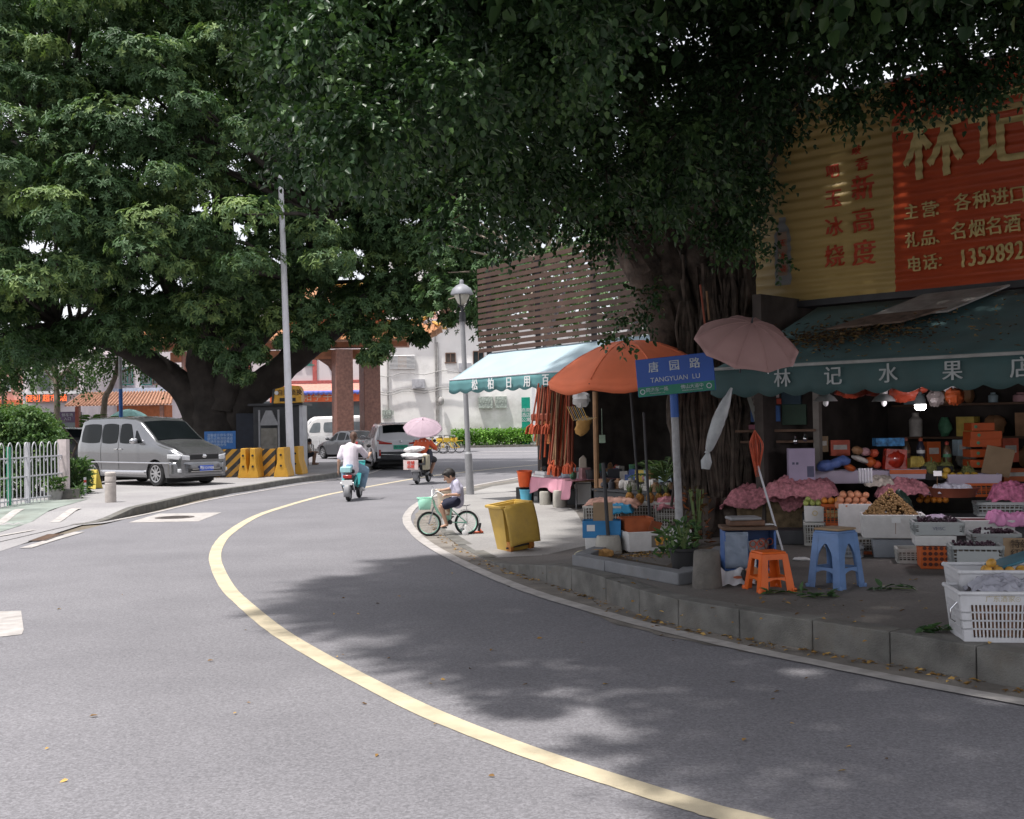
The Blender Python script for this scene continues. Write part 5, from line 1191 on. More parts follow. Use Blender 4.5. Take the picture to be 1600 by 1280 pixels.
text('旺铺\n出租', .105, mat('sign_red', (.6, .06, .04), .6), sg, face_M((-.08, -.386, .56), (1, 0, 0), (0, 0, 1)), thick=.003, bold=.003)
b = MB(); b.box((.30, -.14, .62), (.16, .3, .42)); b.build('side_box', mat('khaki_cloth', (.33, .30, .22), .9), S2, bevel=.03)
M_sack = mat('white_sack', (.62, .60, .60), .8, .06, 6, bump=.5, bscale=10)
def sack(label, c, r, rot, wr=(0, 0, 0)):
    b = MB(); b.ell((0, 0, 0), r, 24, 14, rot, .10); b.ell((r[0] * .9, 0, .03), (.07, .06, .05), 10, 8, rot, .2)
    M = Matrix.Translation(s2) @ Matrix.Rotation(a2_, 4, 'Z'); p = M @ Vector(c); o = remesh(b, 'sack', M_sack, None, .018, 4); o.location = p; o.rotation_euler = (0, 0, a2_); return tag(o, label, 'sack', 'white sacks on the scooter rack')
sack('lower white sack drooping over the rack of the cargo scooter', (-.05, -.12, .79), (.36, .26, .11), (0, R(4), .1))
sack('upper rolled white sack lying on the other sack behind the rider', (-.06, -.10, .98), (.30, .17, .09), (0, R(-5), .1))
t, S, L = rider('person', 'man in an orange shirt and black shorts riding under a pink parasol', s2 + Vector((.08, 0, 0)), a2_, mat('orange_red_tee', (.60, .11, .045), .85, .06, 4, bump=.2, bscale=9), mat('black_shorts', (.02, .02, .025), .85), M_skin2, M_hair, .0, False, True, sx=.05)
text('· · · · ·', .2, M_wht, t, face_M(S + Vector((0, -.125, .50)), (1, 0, 0), (0, 0, 1)))
b = MB(); b.ell((.30, .22, .78), (.10, .17, .20), 16, 10, None, .08); M = Matrix.Translation(s2) @ Matrix.Rotation(a2_, 4, 'Z')
b.tube([(.28, .2, .95), (.2, .24, 1.2), (.02, .28, 1.3)], .012); o = b.build('shoulder_bag', mat('navy_bag', (.02, .022, .04), .7)); o.matrix_world = M; tag(o, 'dark navy bag slung at the right side of the orange shirted rider', 'bag')
def umbrella(name, label, loc, R_, h, n, m, rot=(0, 0, 0), shaft=.8, scal=.06, handle=True, valance=0, vm=None, ribs=True, cat='umbrella', flat=1.0):
    t = thing(name, label, cat, loc); t.rotation_euler = rot; b = MB()
    def f(u, v):
        a = 2 * PI * u; ph_ = (u * n) % 1; s_ = math.sin(ph_ * PI)
        r_ = R_ * v * (1 - .05 * s_ * v) ; z = h * (1 - v ** 2.0 * flat) - .04 * s_ * v * v * R_ + (scal * R_ * s_ * (v > .97)); return (r_ * math.cos(a), r_ * math.sin(a), z)
    b.grid(f, n * 6, 12)
    c_ = b.build('canopy', m, t, solid=.003)
    b = MB()
    for k in range(n): b.tube([tuple(c * 1.0 + (.004 if j == 2 else 0) for j, c in enumerate(f(k / n + 1e-6, v))) for v in (.01, .2, .4, .6, .8, .96)], .0035 if R_ < .8 else .006, 4)
    b.build('seam', m, c_)
    if valance:
        b = MB()
        def g(u, v):
            a = 2 * PI * u; s_ = math.sin(((u * n) % 1) * PI); r_ = R_ * (1 - .05 * s_) * (1 - .02 * v); return (r_ * math.cos(a), r_ * math.sin(a), h * (1 - flat) - .04 * s_ * R_ - valance * v * (1 - .12 * math.cos(u * n * 2 * PI)))
        b.grid(g, n * 6, 2); b.build('valance', vm or m, t, solid=.003)
    b = MB(); b.tube([(0, 0, -shaft), (0, 0, h + .05)], .008 if R_ < .8 else .018); b.cyl((0, 0, h), (0, 0, h + .07), .012, .005); b.build('shaft', M_dark, t)
    if ribs:
        for k in range(n):
            a = 2 * PI * k / n; b = MB(); b.tube([(R_ * v * math.cos(a), R_ * v * math.sin(a), h * (1 - v ** 2 * flat) - .012) for v in (.02, .25, .5, .75, 1)], .003 if R_ < .8 else .008, 5)
            b.tube([(0, 0, h * .25), (R_ * .5 * math.cos(a), R_ * .5 * math.sin(a), h * (1 - .25 * flat) - .015)], .003 if R_ < .8 else .007, 5); b.build('rib', M_chrome if R_ < .8 else M_dark, t)
    return t
M_pk = mat('pink_grey_cloth', (.40, .30, .35), .8, .08, 3)
up = M @ Vector((.10, .34, 1.56))
umbrella('parasol', 'dusty pink umbrella over the orange shirted rider', up, .56, .27, 8, M_pk, (R(30), R(4), 0), .6)
t = thing('person', 'man in a beige tee sitting hunched beside the barriers by the tall pole', 'person', at(480, 724, 46), 0); t.location.z = pl(0, 46)
b = MB(); L, er = head(b, (.10, 0, .93), (.85, -.1, -.5), 1.0, (.4, 0, .9))
cap(b, (.04, 0, .80), (.08, 0, .86), .05, .05); chain(b, [(-.08, 0, .38), (-.06, 0, .55), (.0, 0, .74)], [.14, .13, .12])
for s_ in (-1, 1):
    chain(b, [(.0, s_ * .17, .74), (.14, s_ * .2, .52), (.36, s_ * .06, .52)], [.052, .04, .028]); hand(b, (.36, s_ * .06, .52), (1, 0, -.2), (0, 1, 0))
    chain(b, [(-.06, s_ * .09, .36), (.30, s_ * .14, .46), (.26, s_ * .14, .09)], [.09, .062, .04]); cap(b, (.24, s_ * .14, .05), (.42, s_ * .14, .04), .04, .03)
remesh(b, 'body', M_skin2, t, .013, 3); face(t, L, er, 1)
b = MB(); b.ell(L(0, -.018, .02), (.088, .1, .11), 18, 12, er, .03); o = remesh(b, 'hair', M_hair, t, .012, 2); bm = bmesh.new(); bm.from_mesh(o.data); fp = L(0, .125, -.035); bmesh.ops.delete(bm, geom=[v for v in bm.verts if (v.co - fp).length < .105], context='VERTS'); bm.to_mesh(o.data); bm.free()
b = MB(); chain(b, [(-.09, 0, .38), (-.07, 0, .55), (-.01, 0, .72)], [.165, .155, .145])
for s_ in (-1, 1): cap(b, (.0, s_ * .16, .73), (.10, s_ * .19, .58), .075, .07)
remesh(b, 'shirt', mat('beige_tee', (.42, .37, .31), .9), t, .016, 4)
b = MB(); cap(b, (-.10, 0, .36), (-.04, 0, .36), .16, .15)
for s_ in (-1, 1): cap(b, (-.06, s_ * .09, .36), (.26, s_ * .14, .45), .11, .085)
remesh(b, 'shorts', mat('dark_shorts', (.04, .045, .06), .9), t, .014, 3)
b = MB(); b.box((-.12, 0, .12), (.34, .34, .24), None, .92); single(b, 'low_stool', M_gate, 'low brown block the seated man by the barriers sits on', 'stool', t.location + Vector((0, 0, 0)), bevel=.02)
# ---- left pavement furniture
def cyllabel(): pass
p = gq(455, 742.5, pl); t = thing('street_light', 'very tall pale grey street light pole at the edge of the left pavement', 'street light', p)
topz = at(433, 128, p.y).z; dxt = at(433, 128, p.y).x - p.x
b = MB(); b.tube([(0, 0, 0), (dxt * .5, 0, topz * .5), (dxt, 0, topz)], [.125, .095, .06], 14); b.build('pole', mat('white_pole', (.60, .60, .64), .5, .04, 4, dirt=.15), t)
b = MB(); b.lathe([(.2, 0), (.2, .02), (.13, .03), (.13, .1)], n=16); b.build('base', M_lgrey, t)
b = MB(); b.tube([(dxt, 0, topz - .1), (dxt - .02, 0, topz + .25), (dxt - .25, -.1, topz + .5)], .05, 8); b.box((dxt - .5, -.2, topz + .54), (.55, .22, .1), (0, R(-12), 0)); b.build('lamp_arm', M_lgrey, t)
p = gq(173, 785, pl); b = MB(); b.lathe([(.115, 0), (.115, .40), (.105, .41), (.105, .43), (.115, .44), (.115, .53), (.108, .545), (.108, .56), (.115, .57), (.113, .62), (.09, .64), (0, .645)], n=24)
single(b, 'bollard', mat('bollard_stone', (.42, .38, .35), .85, .12, 9, dirt=.3, bump=.2), 'short round grey stone bollard at the left kerb', 'bollard', p, bevel=.004)
p = gq(148, 764, pl); t = thing('caution_sign', 'small yellow folding caution board on the ground by the van rear wheel', 'sign', p, R(-20))
for s_ in (-1, 1):
    b = MB(); b.prism([(-.15, s_ * .13, .0), (.15, s_ * .13, .0), (.09, s_ * .015, .5), (-.09, s_ * .015, .5)], (0, s_ * .012, 0)); b.build('panel', mat('caution_yellow', (.68, .55, .12), .5, dirt=.2), t, bevel=.004)
text('小\n心\n地\n滑', .10, M_hair, t, face_M((0, -.088, .25), (1, 0, 0), (0, .22, 1)), thick=.002, bold=.002)
b = MB(); b.box((0, 0, .01), (.3, .22, .02)); b.build('base', M_black, t)
fa = gq(-60, 812, pl); fb = gq(97, 779, pl); t = thing('curled_fence', 'white metal fence with curled hoop tops at the left edge', 'fence', fa)
d = fb - fa; d.z = 0; L_ = d.length; un = d.normalized(); N = int(L_ / .17)
b = MB()
for i in range(N):
    q = un * (.17 * i + .05); b.tube([q, q + Vector((0, 0, 1.02))], .011, 6)
for i in range(N // 2):
    q0 = un * (.34 * i + .05); q1 = un * (.34 * i + .22); m_ = (q0 + q1) / 2
    b.tube(catmull([q0 + Vector((0, 0, 1.0)), q0 + Vector((0, 0, 1.22)), m_ + Vector((0, 0, 1.32)), q1 + Vector((0, 0, 1.22)), q1 + Vector((0, 0, 1.0))], 4), .012, 6)
    b.tube([q1 + Vector((0, 0, 1.0)), q1 + un * .085 + Vector((0, 0, .9)), q1 + un * .17 + Vector((0, 0, 1.0))], .009, 5)
b.build('bars', M_lgrey, t)
for z in (.12, .6, 1.0): b = MB(); b.bar((0, 0, z), un * L_ + Vector((0, 0, z)), .03, .03); b.build('rail', M_lgrey, t)
for k, (s_, r_) in enumerate(((.62, .045), (.30, .03))):
    b = MB(); q = un * L_ * s_; b.box(q + Vector((0, 0, .66)), (r_ * 2, r_ * 2, 1.32)); b.build('post', M_lgrey if k == 0 else M_lgrey, t)
b = MB(); b.box(un * L_ * .42 + Vector((0, .06, .62)), (.07, .07, 1.24)); b.build('green_post', mat('green_paint', (.02, .22, .12), .5), t)
b = MB(); b.box(un * (L_ + .1) + Vector((0, 0, .68)), (.2, .2, 1.36)); b.build('end_post', mat('pink_white_post', (.55, .48, .47), .8, dirt=.2), t)
p = gq(10, 785, pl); b = MB(); b.box((-1.3, 0, .62), (4.6, .2, 1.0)); b.use(1).box((-1.3, 0, .06), (4.6, .24, .12)); 
o = single(b, 'low_wall', [mat('wall_greywhite', (.42, .41, .42), .9, dirt=.4), mat('wall_navy', (.03, .035, .07), .8)], 'low grey wall standing behind the curled fence', 'wall', (at(20, 700, 28.6).x - 1.5, 28.6, pl(0, 28)), R(12))
hb = Vector((at(45, 700, 28).x, 28, pl(0, 28))); t = thing('leafy_hedge', 'rounded leafy green hedge spilling over the curled fence at the left edge', 'hedge', hb)
B_ = []
random.seed(3)
for i in range(210):
    px = random.uniform(-90, 70); top = 646 + max(0, (px - 45)) * 1.0; low = 728 if px > 25 else 740
    py = top + 10 + (low - top - 20) * random.random() ** 1.5; 
    if px < 28 and random.random() < .25: py = random.uniform(740, 765) if px > 18 else py
    q = at(px, py, random.uniform(26.6, 29)); B_.append(((q.x, q.y, max(q.z, .5)), (.34, .34, .26), 58))
foliage('foliage', B_, M_leafH, 'spray', .085, .05, 1.0, t, org=tuple(hb))
b = MB(); [b.tube([(random.uniform(-1, 1), random.uniform(0, .6), 0), (random.uniform(-1, 1), random.uniform(0, .6), 1.2), (random.uniform(-1.3, .8), 0, 2)], [.04, .03, .01], 6) for _ in range(7)]; b.build('stems', M_bark, t)
def bush(name, label, p, h, r, n, m, ln=.2, w_=.03, mode='blade'):
    t = thing(name, label, 'plant', p); Cs, Ds, Ns, Ls = [], [], [], []
    for i in range(n):
        a = random.uniform(0, 2 * PI); q = math.sqrt(random.random()) * r; z = random.uniform(.0, h * .8); o_ = Vector((math.cos(a) * q, math.sin(a) * q, z)); Cs.append(o_)
        Ds.append(Vector((math.cos(a) * .7, math.sin(a) * .7, random.uniform(.1, 1.2))) + Vector([random.gauss(0, .4) for _ in range(3)])); Ns.append((0, 0, 1)); Ls.append(ln * random.uniform(.6, 1.2))
    k = n; o = leaf_mesh('leaves', np.array(Cs), np.array(Ds), np.array(Ns, float) + rng.normal(0, .3, (k, 3)), np.array(Ls), np.full(k, w_), m, rng.uniform(.1, .9, k), .3, .35); o.parent = t
    b = MB()
    for i in range(9): a = random.uniform(0, 6.3); b.tube([(0, 0, 0), (math.cos(a) * r * .3, math.sin(a) * r * .3, h * .4), (math.cos(a) * r * .6, math.sin(a) * r * .6, h * .8)], .008, 5)
    b.build('stem', M_leafstem, t); return t
bush('bushy_plant', 'dense dark grassy shrub between the fence end and the yellow caution board', gq(113, 773, pl) + Vector((0, .3, 0)), 1.0, .26, 800, M_leafB, .2, .03)
bush('bushy_plant', 'small light green shrub in a pot at the foot of the fence end', gq(90, 780, pl) + Vector((0, -.15, .2)), .35, .2, 200, M_leafH, .12, .05)
b = MB(); b.lathe([(.14, 0), (.18, .22), (.19, .24), (.15, .24), (.14, .2), (0, .2)], n=20); single(b, 'plant_pot', mat('grey_pot', (.33, .32, .31), .8), 'grey pot holding the small light green shrub by the fence', 'pot', gq(90, 780, pl) + Vector((0, -.15, 0)))
b = MB(); b.box((0, 0, .11), (.55, .25, .22)); single(b, 'low_kerb_wall', M_gran, 'low stone planter wall below the dark grassy shrub', 'wall', gq(102, 780, pl) + Vector((0, .1, 0)), R(20), bevel=.01)
bush('bushy_plant', 'tuft of grass at the end of the low planter wall', gq(122, 779, pl), .3, .08, 60, M_leafB, .2, .02)
t = thing('striped_post', 'slim grey post beside the yellow caution board', 'post', gq(133, 774, pl)); b = MB(); b.cyl((0, 0, 0), (0, 0, .42), .03); b.build('post', M_lgrey, t); b = MB(); b.cyl((0, 0, .3), (0, 0, .36), .032); b.build('band', M_tail, t)
def stripes(name):
    m = bpy.data.materials.new(name); m.use_nodes = True; nt_ = m.node_tree; bb = nt_.nodes['Principled BSDF']; L = nt_.links.new
    tc_ = nd(nt_, 'ShaderNodeTexCoord'); sp_ = nd(nt_, 'ShaderNodeSeparateXYZ'); L(tc_.outputs['Object'], sp_.inputs[0])
    a = nd(nt_, 'ShaderNodeMath', operation='SUBTRACT'); L(sp_.outputs[0], a.inputs[0]); L(sp_.outputs[2], a.inputs[1])
    f = nd(nt_, 'ShaderNodeMath', operation='MULTIPLY'); f.inputs[1].default_value = 2.9; L(a.outputs[0], f.inputs[0])
    g = nd(nt_, 'ShaderNodeMath', operation='FRACT'); L(f.outputs[0], g.inputs[0]); h = nd(nt_, 'ShaderNodeMath', operation='GREATER_THAN'); h.inputs[1].default_value = .5; L(g.outputs[0], h.inputs[0])
    n = nd(nt_, 'ShaderNodeTexNoise'); n.inputs['Scale'].default_value = 5; n.inputs['Detail'].default_value = 8; L(tc_.outputs['Object'], n.inputs['Vector'])
    r1 = nd(nt_, 'ShaderNodeMix', data_type='RGBA'); r1.inputs[6].default_value = (.52, .27, .03, 1); r1.inputs[7].default_value = (.03, .03, .03, 1); L(h.outputs[0], r1.inputs[0])
    rr = nd(nt_, 'ShaderNodeMapRange'); rr.inputs['From Min'].default_value = .5; rr.inputs['From Max'].default_value = .75; rr.inputs['To Max'].default_value = .5; L(n.outputs['Fac'], rr.inputs['Value'])
    r2 = nd(nt_, 'ShaderNodeMix', data_type='RGBA'); r2.inputs[7].default_value = (.2, .15, .1, 1); L(rr.outputs[0], r2.inputs[0]); L(r1.outputs[2], r2.inputs[6]); L(r2.outputs[2], bb.inputs['Base Color']); bb.inputs['Roughness'].default_value = .7; return m
M_strp = stripes('hazard_stripes'); M_byel = mat('barrier_yellow', (.55, .29, .03), .6, .1, 5, dirt=.3)
def jersey(label, px0, px1, D, end=False):
    x0, x1 = at(px0, 700, D).x, at(px1, 700, D).x; W = x1 - x0; t = thing('traffic_barrier', label, 'barrier', ((x0 + x1) / 2, D, pl(0, D)), 0, 'yellow and black barriers by the tall pole')
    b = MB()
    if not end:
        b.prism([(-W / 2, -.28, 0), (-W / 2, .28, 0), (-W / 2, .26, .12), (-W / 2, .12, .45), (-W / 2, .09, .86), (-W / 2, -.09, .86), (-W / 2, -.12, .45), (-W / 2, -.26, .12)], (W, 0, 0)); b.build('block', M_strp, t, bevel=.015)
    else:
        b.prism([(-W / 2, 0, 0), (W / 2, 0, 0), (W / 2 * .95, 0, .12), (W / 2 * .52, 0, .45), (W / 2 * .42, 0, .9), (-W / 2 * .42, 0, .9), (-W / 2 * .52, 0, .45), (-W / 2 * .95, 0, .12)], (0, 1.0, 0)); b.build('block', M_byel, t, bevel=.015)
        for z in (.35, .68): b = MB(); b.lathe([(.035, 0), (.035, .03), (0, .03)], (0, .012, z), 12, Euler((R(90), 0, 0)).to_matrix()); b.build('hole', M_black, t)
    return t
jersey('striped barrier panel nearest the van, left of the paired yellow ends', 333, 377, 36.2)
jersey('left one of the pair of narrow yellow barrier ends beside the van', 371, 388, 35.0, True)
jersey('right one of the pair of narrow yellow barrier ends', 386, 403, 34.9, True)
jersey('striped barrier panel between the paired ends and the tall pole', 398, 431, 36.0)
jersey('broad yellow barrier end left of the tall pole', 427, 450, 35.2, True)
jersey('yellow barrier end right of the tall pole beside the seated man', 450, 472, 36.8, True)
jersey('striped barrier panel running behind the tall pole', 428, 462, 37.6)
t = thing('marker_post', 'slim red and white marker post in front of the striped barriers', 'post', gq(426, 741, pl))
for k in range(6): b = MB(); b.cyl((0, 0, .11 * k), (0, 0, .11 * k + .105), .035); b.build('band', M_wht if k % 2 else M_tail, t)
D = 37.5; t = thing('notice_board', 'blue notice board with white lines of text behind the barriers', 'notice board', (at(344, 690, D).x, D, pl(0, D)))
z0, z1 = at(344, 702, D).z - t.location.z, at(344, 674, D).z - t.location.z
b = MB(); b.box((0, 0, (z0 + z1) / 2), (1.02, .04, z1 - z0)); b.build('board', mat('board_blue', (.03, .12, .33), .5), t, bevel=.01)
text('温馨提示停车须知\n请勿占用消防通道\n车辆停放请留电话\n谢谢合作', .105, mat('board_text', (.35, .45, .6), .6), t, face_M((0, -.025, (z0 + z1) / 2), (1, 0, 0), (0, 0, 1)), thick=.002)
for x in (-.42, .42): b = MB(); b.box((x, .04, z1 / 2), (.05, .05, z1)); b.build('post', M_grey, t)
D = 40; x0, x1 = at(396, 680, D).x, at(468, 680, D).x; t = thing('kiosk', 'dark metal kiosk behind the barriers with a light grey corner', 'kiosk', ((x0 + x1) / 2, D + .8, pl(0, D)))
h = at(430, 634, D).z - t.location.z; b = MB(); b.box((0, 0, h / 2), (x1 - x0, 1.6, h)); b.build('wall', M_dark, t, bevel=.02)
b = MB(); b.box(((x1 - x0) / 2 + .06, -.4, h / 2), (.12, .8, h)); b.build('corner_panel', M_lgrey, t, smooth=False)
b = MB(); b.box((0, 0, h + .04), (x1 - x0 + .3, 1.9, .08)); b.build('roof', M_dark, t, smooth=False)
xw = at(358, 680, D).x - t.location.x; b = MB(); b.box((( xw - (x1 - x0) / 2) / 2, .3, at(370, 652, D).z / 2), ((-xw - (x1 - x0) / 2), .1, at(370, 652, D).z)); b.build('side_hoarding', mat('hoarding_blue_black', (.02, .025, .04), .6), t, smooth=False)
t = thing('display_case', 'old grey display case with a small peaked top standing before the dark kiosk', 'display case', (at(421, 700, D - .5).x, D - .5, pl(0, D)))
zt_ = at(421, 641, D).z - .14; b = MB()
for x in (-.33, .33): b.box((x, 0, zt_ / 2), (.06, .06, zt_))
b.build('post', M_grey, t)
b = MB(); b.box((0, 0, .95), (.56, .06, 1.1)); b.box((0, -.035, .95), (.58, .02, .02)); b.build('panel', mat('dirty_panel', (.17, .16, .14), .7, .2, 4, dirt=.5), t)
b = MB(); b.prism([(-.33, -.05, 1.6), (.33, -.05, 1.6), (.1, -.05, zt_ - .02), (-.1, -.05, zt_ - .02)], (0, .1, 0)); b.build('peaked_top', M_grey, t)
t = thing('yellow_signboard', 'yellow box sign with black characters on top of the dark kiosk', 'sign', at(448, 617, D - .2))
b = MB(); b.prism([(-.45, -.1, -.30), (.52, -.1, -.28), (.52, -.1, .18), (.45, -.1, .30), (.1, -.1, .33), (-.38, -.1, .20)], (0, .5, 0)); b.build('box', mat('sign_yellow', (.62, .33, .04), .5), t, bevel=.02)
b = MB(); b.prism([(-.53, -.06, -.32), (-.45, -.1, -.32), (-.38, -.1, .22), (-.47, -.06, .2)], (0, .45, 0)); b.build('side', M_dark, t)
text('自助琐换', .22, M_hair, t, face_M((.12, -.115, .06), (1, 0, 0), (0, 0, 1)), thick=.003, bold=.002); b = MB(); b.box((.05, -.11, -.17), (.55, .02, .12)); b.build('stripe', M_hair, t)
b = MB(); b.lathe([(.07, 0), (.07, .01)], (-.33, -.11, .07), 14, Euler((R(90), 0, 0)).to_matrix()); b.build('emblem', M_wht, t)
umbrella('parasol', 'pale teal parasol behind the silver van by the pavilion', at(201, 652, 50) , .85, .34, 8, mat('teal_cloth', (.30, .55, .52), .7), (0, 0, 0), 1.6, ribs=False)
# ---- right side: lamp, bin, drums
p = gq(735, 773); t = thing('street_lamp', 'grey street lamp with a dome shade at the pavement corner', 'street lamp', p)
dx = at(722, 490, p.y).x - p.x; zl = at(722, 496, p.y).z - p.z
b = MB(); b.tube([(0, 0, 0), (dx * .28, 0, .95)], [.092, .088], 20); b.tube([(dx * .28, 0, .95), (dx * .29, 0, 1.0)], [.088, .06], 20); b.tube([(dx * .29, 0, 1.0), (dx * .96, 0, zl - .06)], [.06, .055], 20); b.build('pole', mat('lamp_grey', (.26, .26, .27), .5, .06, 5), t)
b = MB(); b.tube([(dx * .96, 0, zl - .10), (dx * .97, 0, zl + .12)], [.08, .07], 16); b.tube([(dx * .97, 0, zl + .1), (dx, 0, zl + .3)], [.035, .03], 10)
for k in range(3): a = 2 * PI * k / 3 + .3; b.tube(catmull([Vector((dx, 0, zl + .22)), Vector((dx + math.cos(a) * .12, math.sin(a) * .12, zl + .3)), Vector((dx + math.cos(a) * .2, math.sin(a) * .2, zl + .56))], 4), .012, 6)
b.build('bracket', M_dark, t)
b = MB(); b.lathe([(.03, .28), (.10, .34), (.17, .48), (.185, .56)], (dx, 0, zl), 20, cap=False); b.build('glass_shade', mat('frosted_glass', (.50, .48, .42), .3, .05, 4), t, solid=.006)
b = MB(); b.lathe([(.255, .53), (.26, .56), (.22, .66), (.13, .74), (.05, .78), (.045, .86), (.03, .88), (0, .885)], (dx, 0, zl), 24); b.build('dome', mat('lamp_dome', (.24, .245, .27), .5), t)
p = gq(797, 861); M_bin = mat('bin_yellow', (.52, .335, .065), .55, .12, 3, dirt=.4, bump=.1)
t = thing('wheelie_bin', 'leaning open yellow wheelie bin with its lid hanging down at the kerb', 'bin', p + Vector((.05, .16, 0))); t.rotation_euler = (Matrix.Rotation(R(-7), 3, 'Y') @ Matrix.Rotation(R(3), 3, 'X') @ Matrix.Rotation(R(-154), 3, 'Z')).to_euler()
b = MB()
def shell(w0, d0, w1, d1, z0, z1, th_, y0=0, y1=0):
    def ring(w_, d, z, y): return [(-w_ / 2, y - d / 2, z), (w_ / 2, y - d / 2, z), (w_ / 2, y + d / 2, z), (-w_ / 2, y + d / 2, z)]
    P = ring(w0, d0, z0, y0) + ring(w1, d1, z1, y1) + ring(w1 - th_ * 2, d1 - th_ * 2, z1, y1) + ring(w0 - th_ * 2, d0 - th_ * 2, z0 + th_, y0)
    fs = [(0, 3, 2, 1), (12, 13, 14, 15)]
    for k in range(3):
        for j in range(4): a = k * 4 + j; c = k * 4 + (j + 1) % 4; fs.append((a, c, c + 4, a + 4))
    b.add(P, fs)
shell(.33, .30, .40, .44, 0, .60, .012, 0, .03)
b.build('body', M_bin, t, bevel=.03, seg=3)
b = MB(); P = [(-.215, -.21, .6), (.215, -.21, .6), (.215, .27, .6), (-.215, .27, .6)]
for i in range(4): b.bar(Vector(P[i]), Vector(P[(i + 1) % 4]), .035, .035)
b.tube([(-.18, .31, .60), (.18, .31, .60)], .014); [b.bar((x, .27, .6), (x, .32, .6), .03, .03) for x in (-.16, -.05, .05, .16)]; b.build('rim', M_bin, t, bevel=.008)
b = MB(); b.grid(lambda u, v: (-.215 + .43 * u, .335 + .05 * v + .03 * math.sin(v * PI) - .02 * (abs(2 * u - 1) ** 4), .60 - .50 * v + .02 * math.sin(u * PI)), 14, 14); b.build('lid', M_bin, t, solid=.012)
b = MB(); b.tube([(-.2, .2, .07), (.2, .2, .07)], .012)
b.build('axle', M_dark, t)
for s_ in (-1, 1): b = MB(); b.lathe([(.02, -.02), (.075, -.02), (.075, .02), (.02, .02)], (s_ * .15, .2, .075), 18, Euler((0, R(90), 0)).to_matrix()); b.build('wheel', mat('wheel_orange', (.40, .16, .03), .6), t)
M_conc = mat('drum_concrete', (.38, .36, .32), .9, .12, 6, bump=.4, bscale=50, dirt=.35)
def drum(label, p, r, h, m=M_conc, rt=.96):
    b = MB(); b.lathe([(r * .97, 0), (r, .02), (r * rt, h - .03), (r * rt * .95, h - .005), (r * rt * .85, h), (0, h - .002)], n=32); return single(b, 'concrete_drum', m, label, 'concrete block', p, 0, 'round concrete drums at the stalls')
drum('tall pale round concrete drum in front of the pink cloth table', gq(875, 793), .14, .33, rt=.93)
drum('smaller round concrete drum left of the tall pale one', gq(852, 789), .115, .27, rt=.98)
drum('dark round concrete drum beside the planter bed, near the orange stool', gq(1105, 918), .128, .32, mat('drum_dark', (.13, .12, .108), .9, .15, 8, bump=.5, bscale=50, dirt=.4), .86)
def bucket(name, label, p, r, h, m, tilt=(0, 0, 0), rt=1.25):
    t = thing(name, label, 'bucket', p); t.rotation_euler = tilt; b = MB(); b.lathe([(r, 0), (r * rt, h - .02), (r * rt * 1.07, h - .015), (r * rt * 1.07, h), (r * rt * .98, h), (r * .93, .02), (0, .02)], n=28); b.build('body', m, t)
    b = MB(); b.tube([(math.cos(a) * r * rt * 1.06, 0.02 + r * .6 * math.sin(a), h - .03 - .35 * h * math.sin(a)) for a in [PI * k / 12 for k in range(13)]], .004, 5); b.build('handle', M_chrome, t); return t
pb = gq(822, 785); bucket('bucket', 'light blue plastic bucket under the orange one at the far end of the stall', pb, .105, .27, mat('bucket_blue', (.12, .46, .62), .4))
t2 = bucket('bucket', 'orange plastic bucket perched above the light blue bucket', pb + Vector((-.02, .12, .32)), .12, .33, mat('bucket_orange', (.72, .11, .02), .4), (R(4), 0, 0), 1.3)
b = MB(); b.box((0, 0, .15), (.3, .3, .30)); single(b, 'stool_box', M_black, 'dark box holding up the orange bucket', 'box', pb + Vector((-.02, .2, 0)), .3, bevel=.01)
# ---- shop 2 : daily goods stall
a2 = math.atan2(-.831, .556); q_ = at(703, 595, 24.9); O2 = Vector((q_.x, q_.y, 0))
U2 = Vector((math.cos(a2), math.sin(a2), 0)); V2 = Vector((-U2.y, U2.x, 0))
def W2(u, v, z=0): return O2 + U2 * u + V2 * v + Vector((0, 0, z))
zf = q_.z; M_aw2 = mat('awning_cyan', (.34, .44, .49), .75, .06, 1.2, dirt=.12); M_aw2v = mat('valance_teal', (.085, .21, .22), .75, .08, 3)
zb2 = 3.22; vb2 = 1.05; LW = 8.2
t = thing('teal_awning', 'pale teal shop awning with white characters on its scalloped valance beside the lamp', 'awning', O2, a2)
b = MB(); b.grid(lambda u, v: (LW * u, vb2 * v, zf + (zb2 - zf) * v - .03 * math.sin(u * 40) * math.sin(v * PI) - .03 * math.sin(v * PI)), 80, 6); b.build('canopy', M_aw2, t, solid=.006)
b = MB(); b.add([(0, 0, zf), (0, vb2, zb2), (0, vb2, zf - .1), (0, 0, zf - .25)], [(0, 1, 2, 3)]); b.build('side_flap', M_aw2, t, solid=.006)
def valance(t, LW, zf, h, m, step=.33, amp=.03):
    b = MB(); n = int(LW / step) * 10
    b.grid(lambda u, v: (LW * u, -.012 - .02 * math.sin(u * LW * 2.3 + 1) * v - .012 * math.sin(u * LW * 9) * v, zf - (h - (1 - abs(math.sin(PI * u * LW / step))) * amp * 1.5) * v), n, 3); b.build('valance', m, t, solid=.004)
valance(t, LW, zf, .30, M_aw2v, .45, .035)
b = MB(); b.tube([(0, -.005, zf + .01), (LW, -.005, zf + .01)], .02, 8); b.build('front_bar', M_lgrey, t)
for k in range(3): b = MB(); b.tube([(k * 4 + .1, 0, zf), (k * 4 + .1, vb2, zb2 - .35)], .018, 6); b.build('strut', M_lgrey, t)
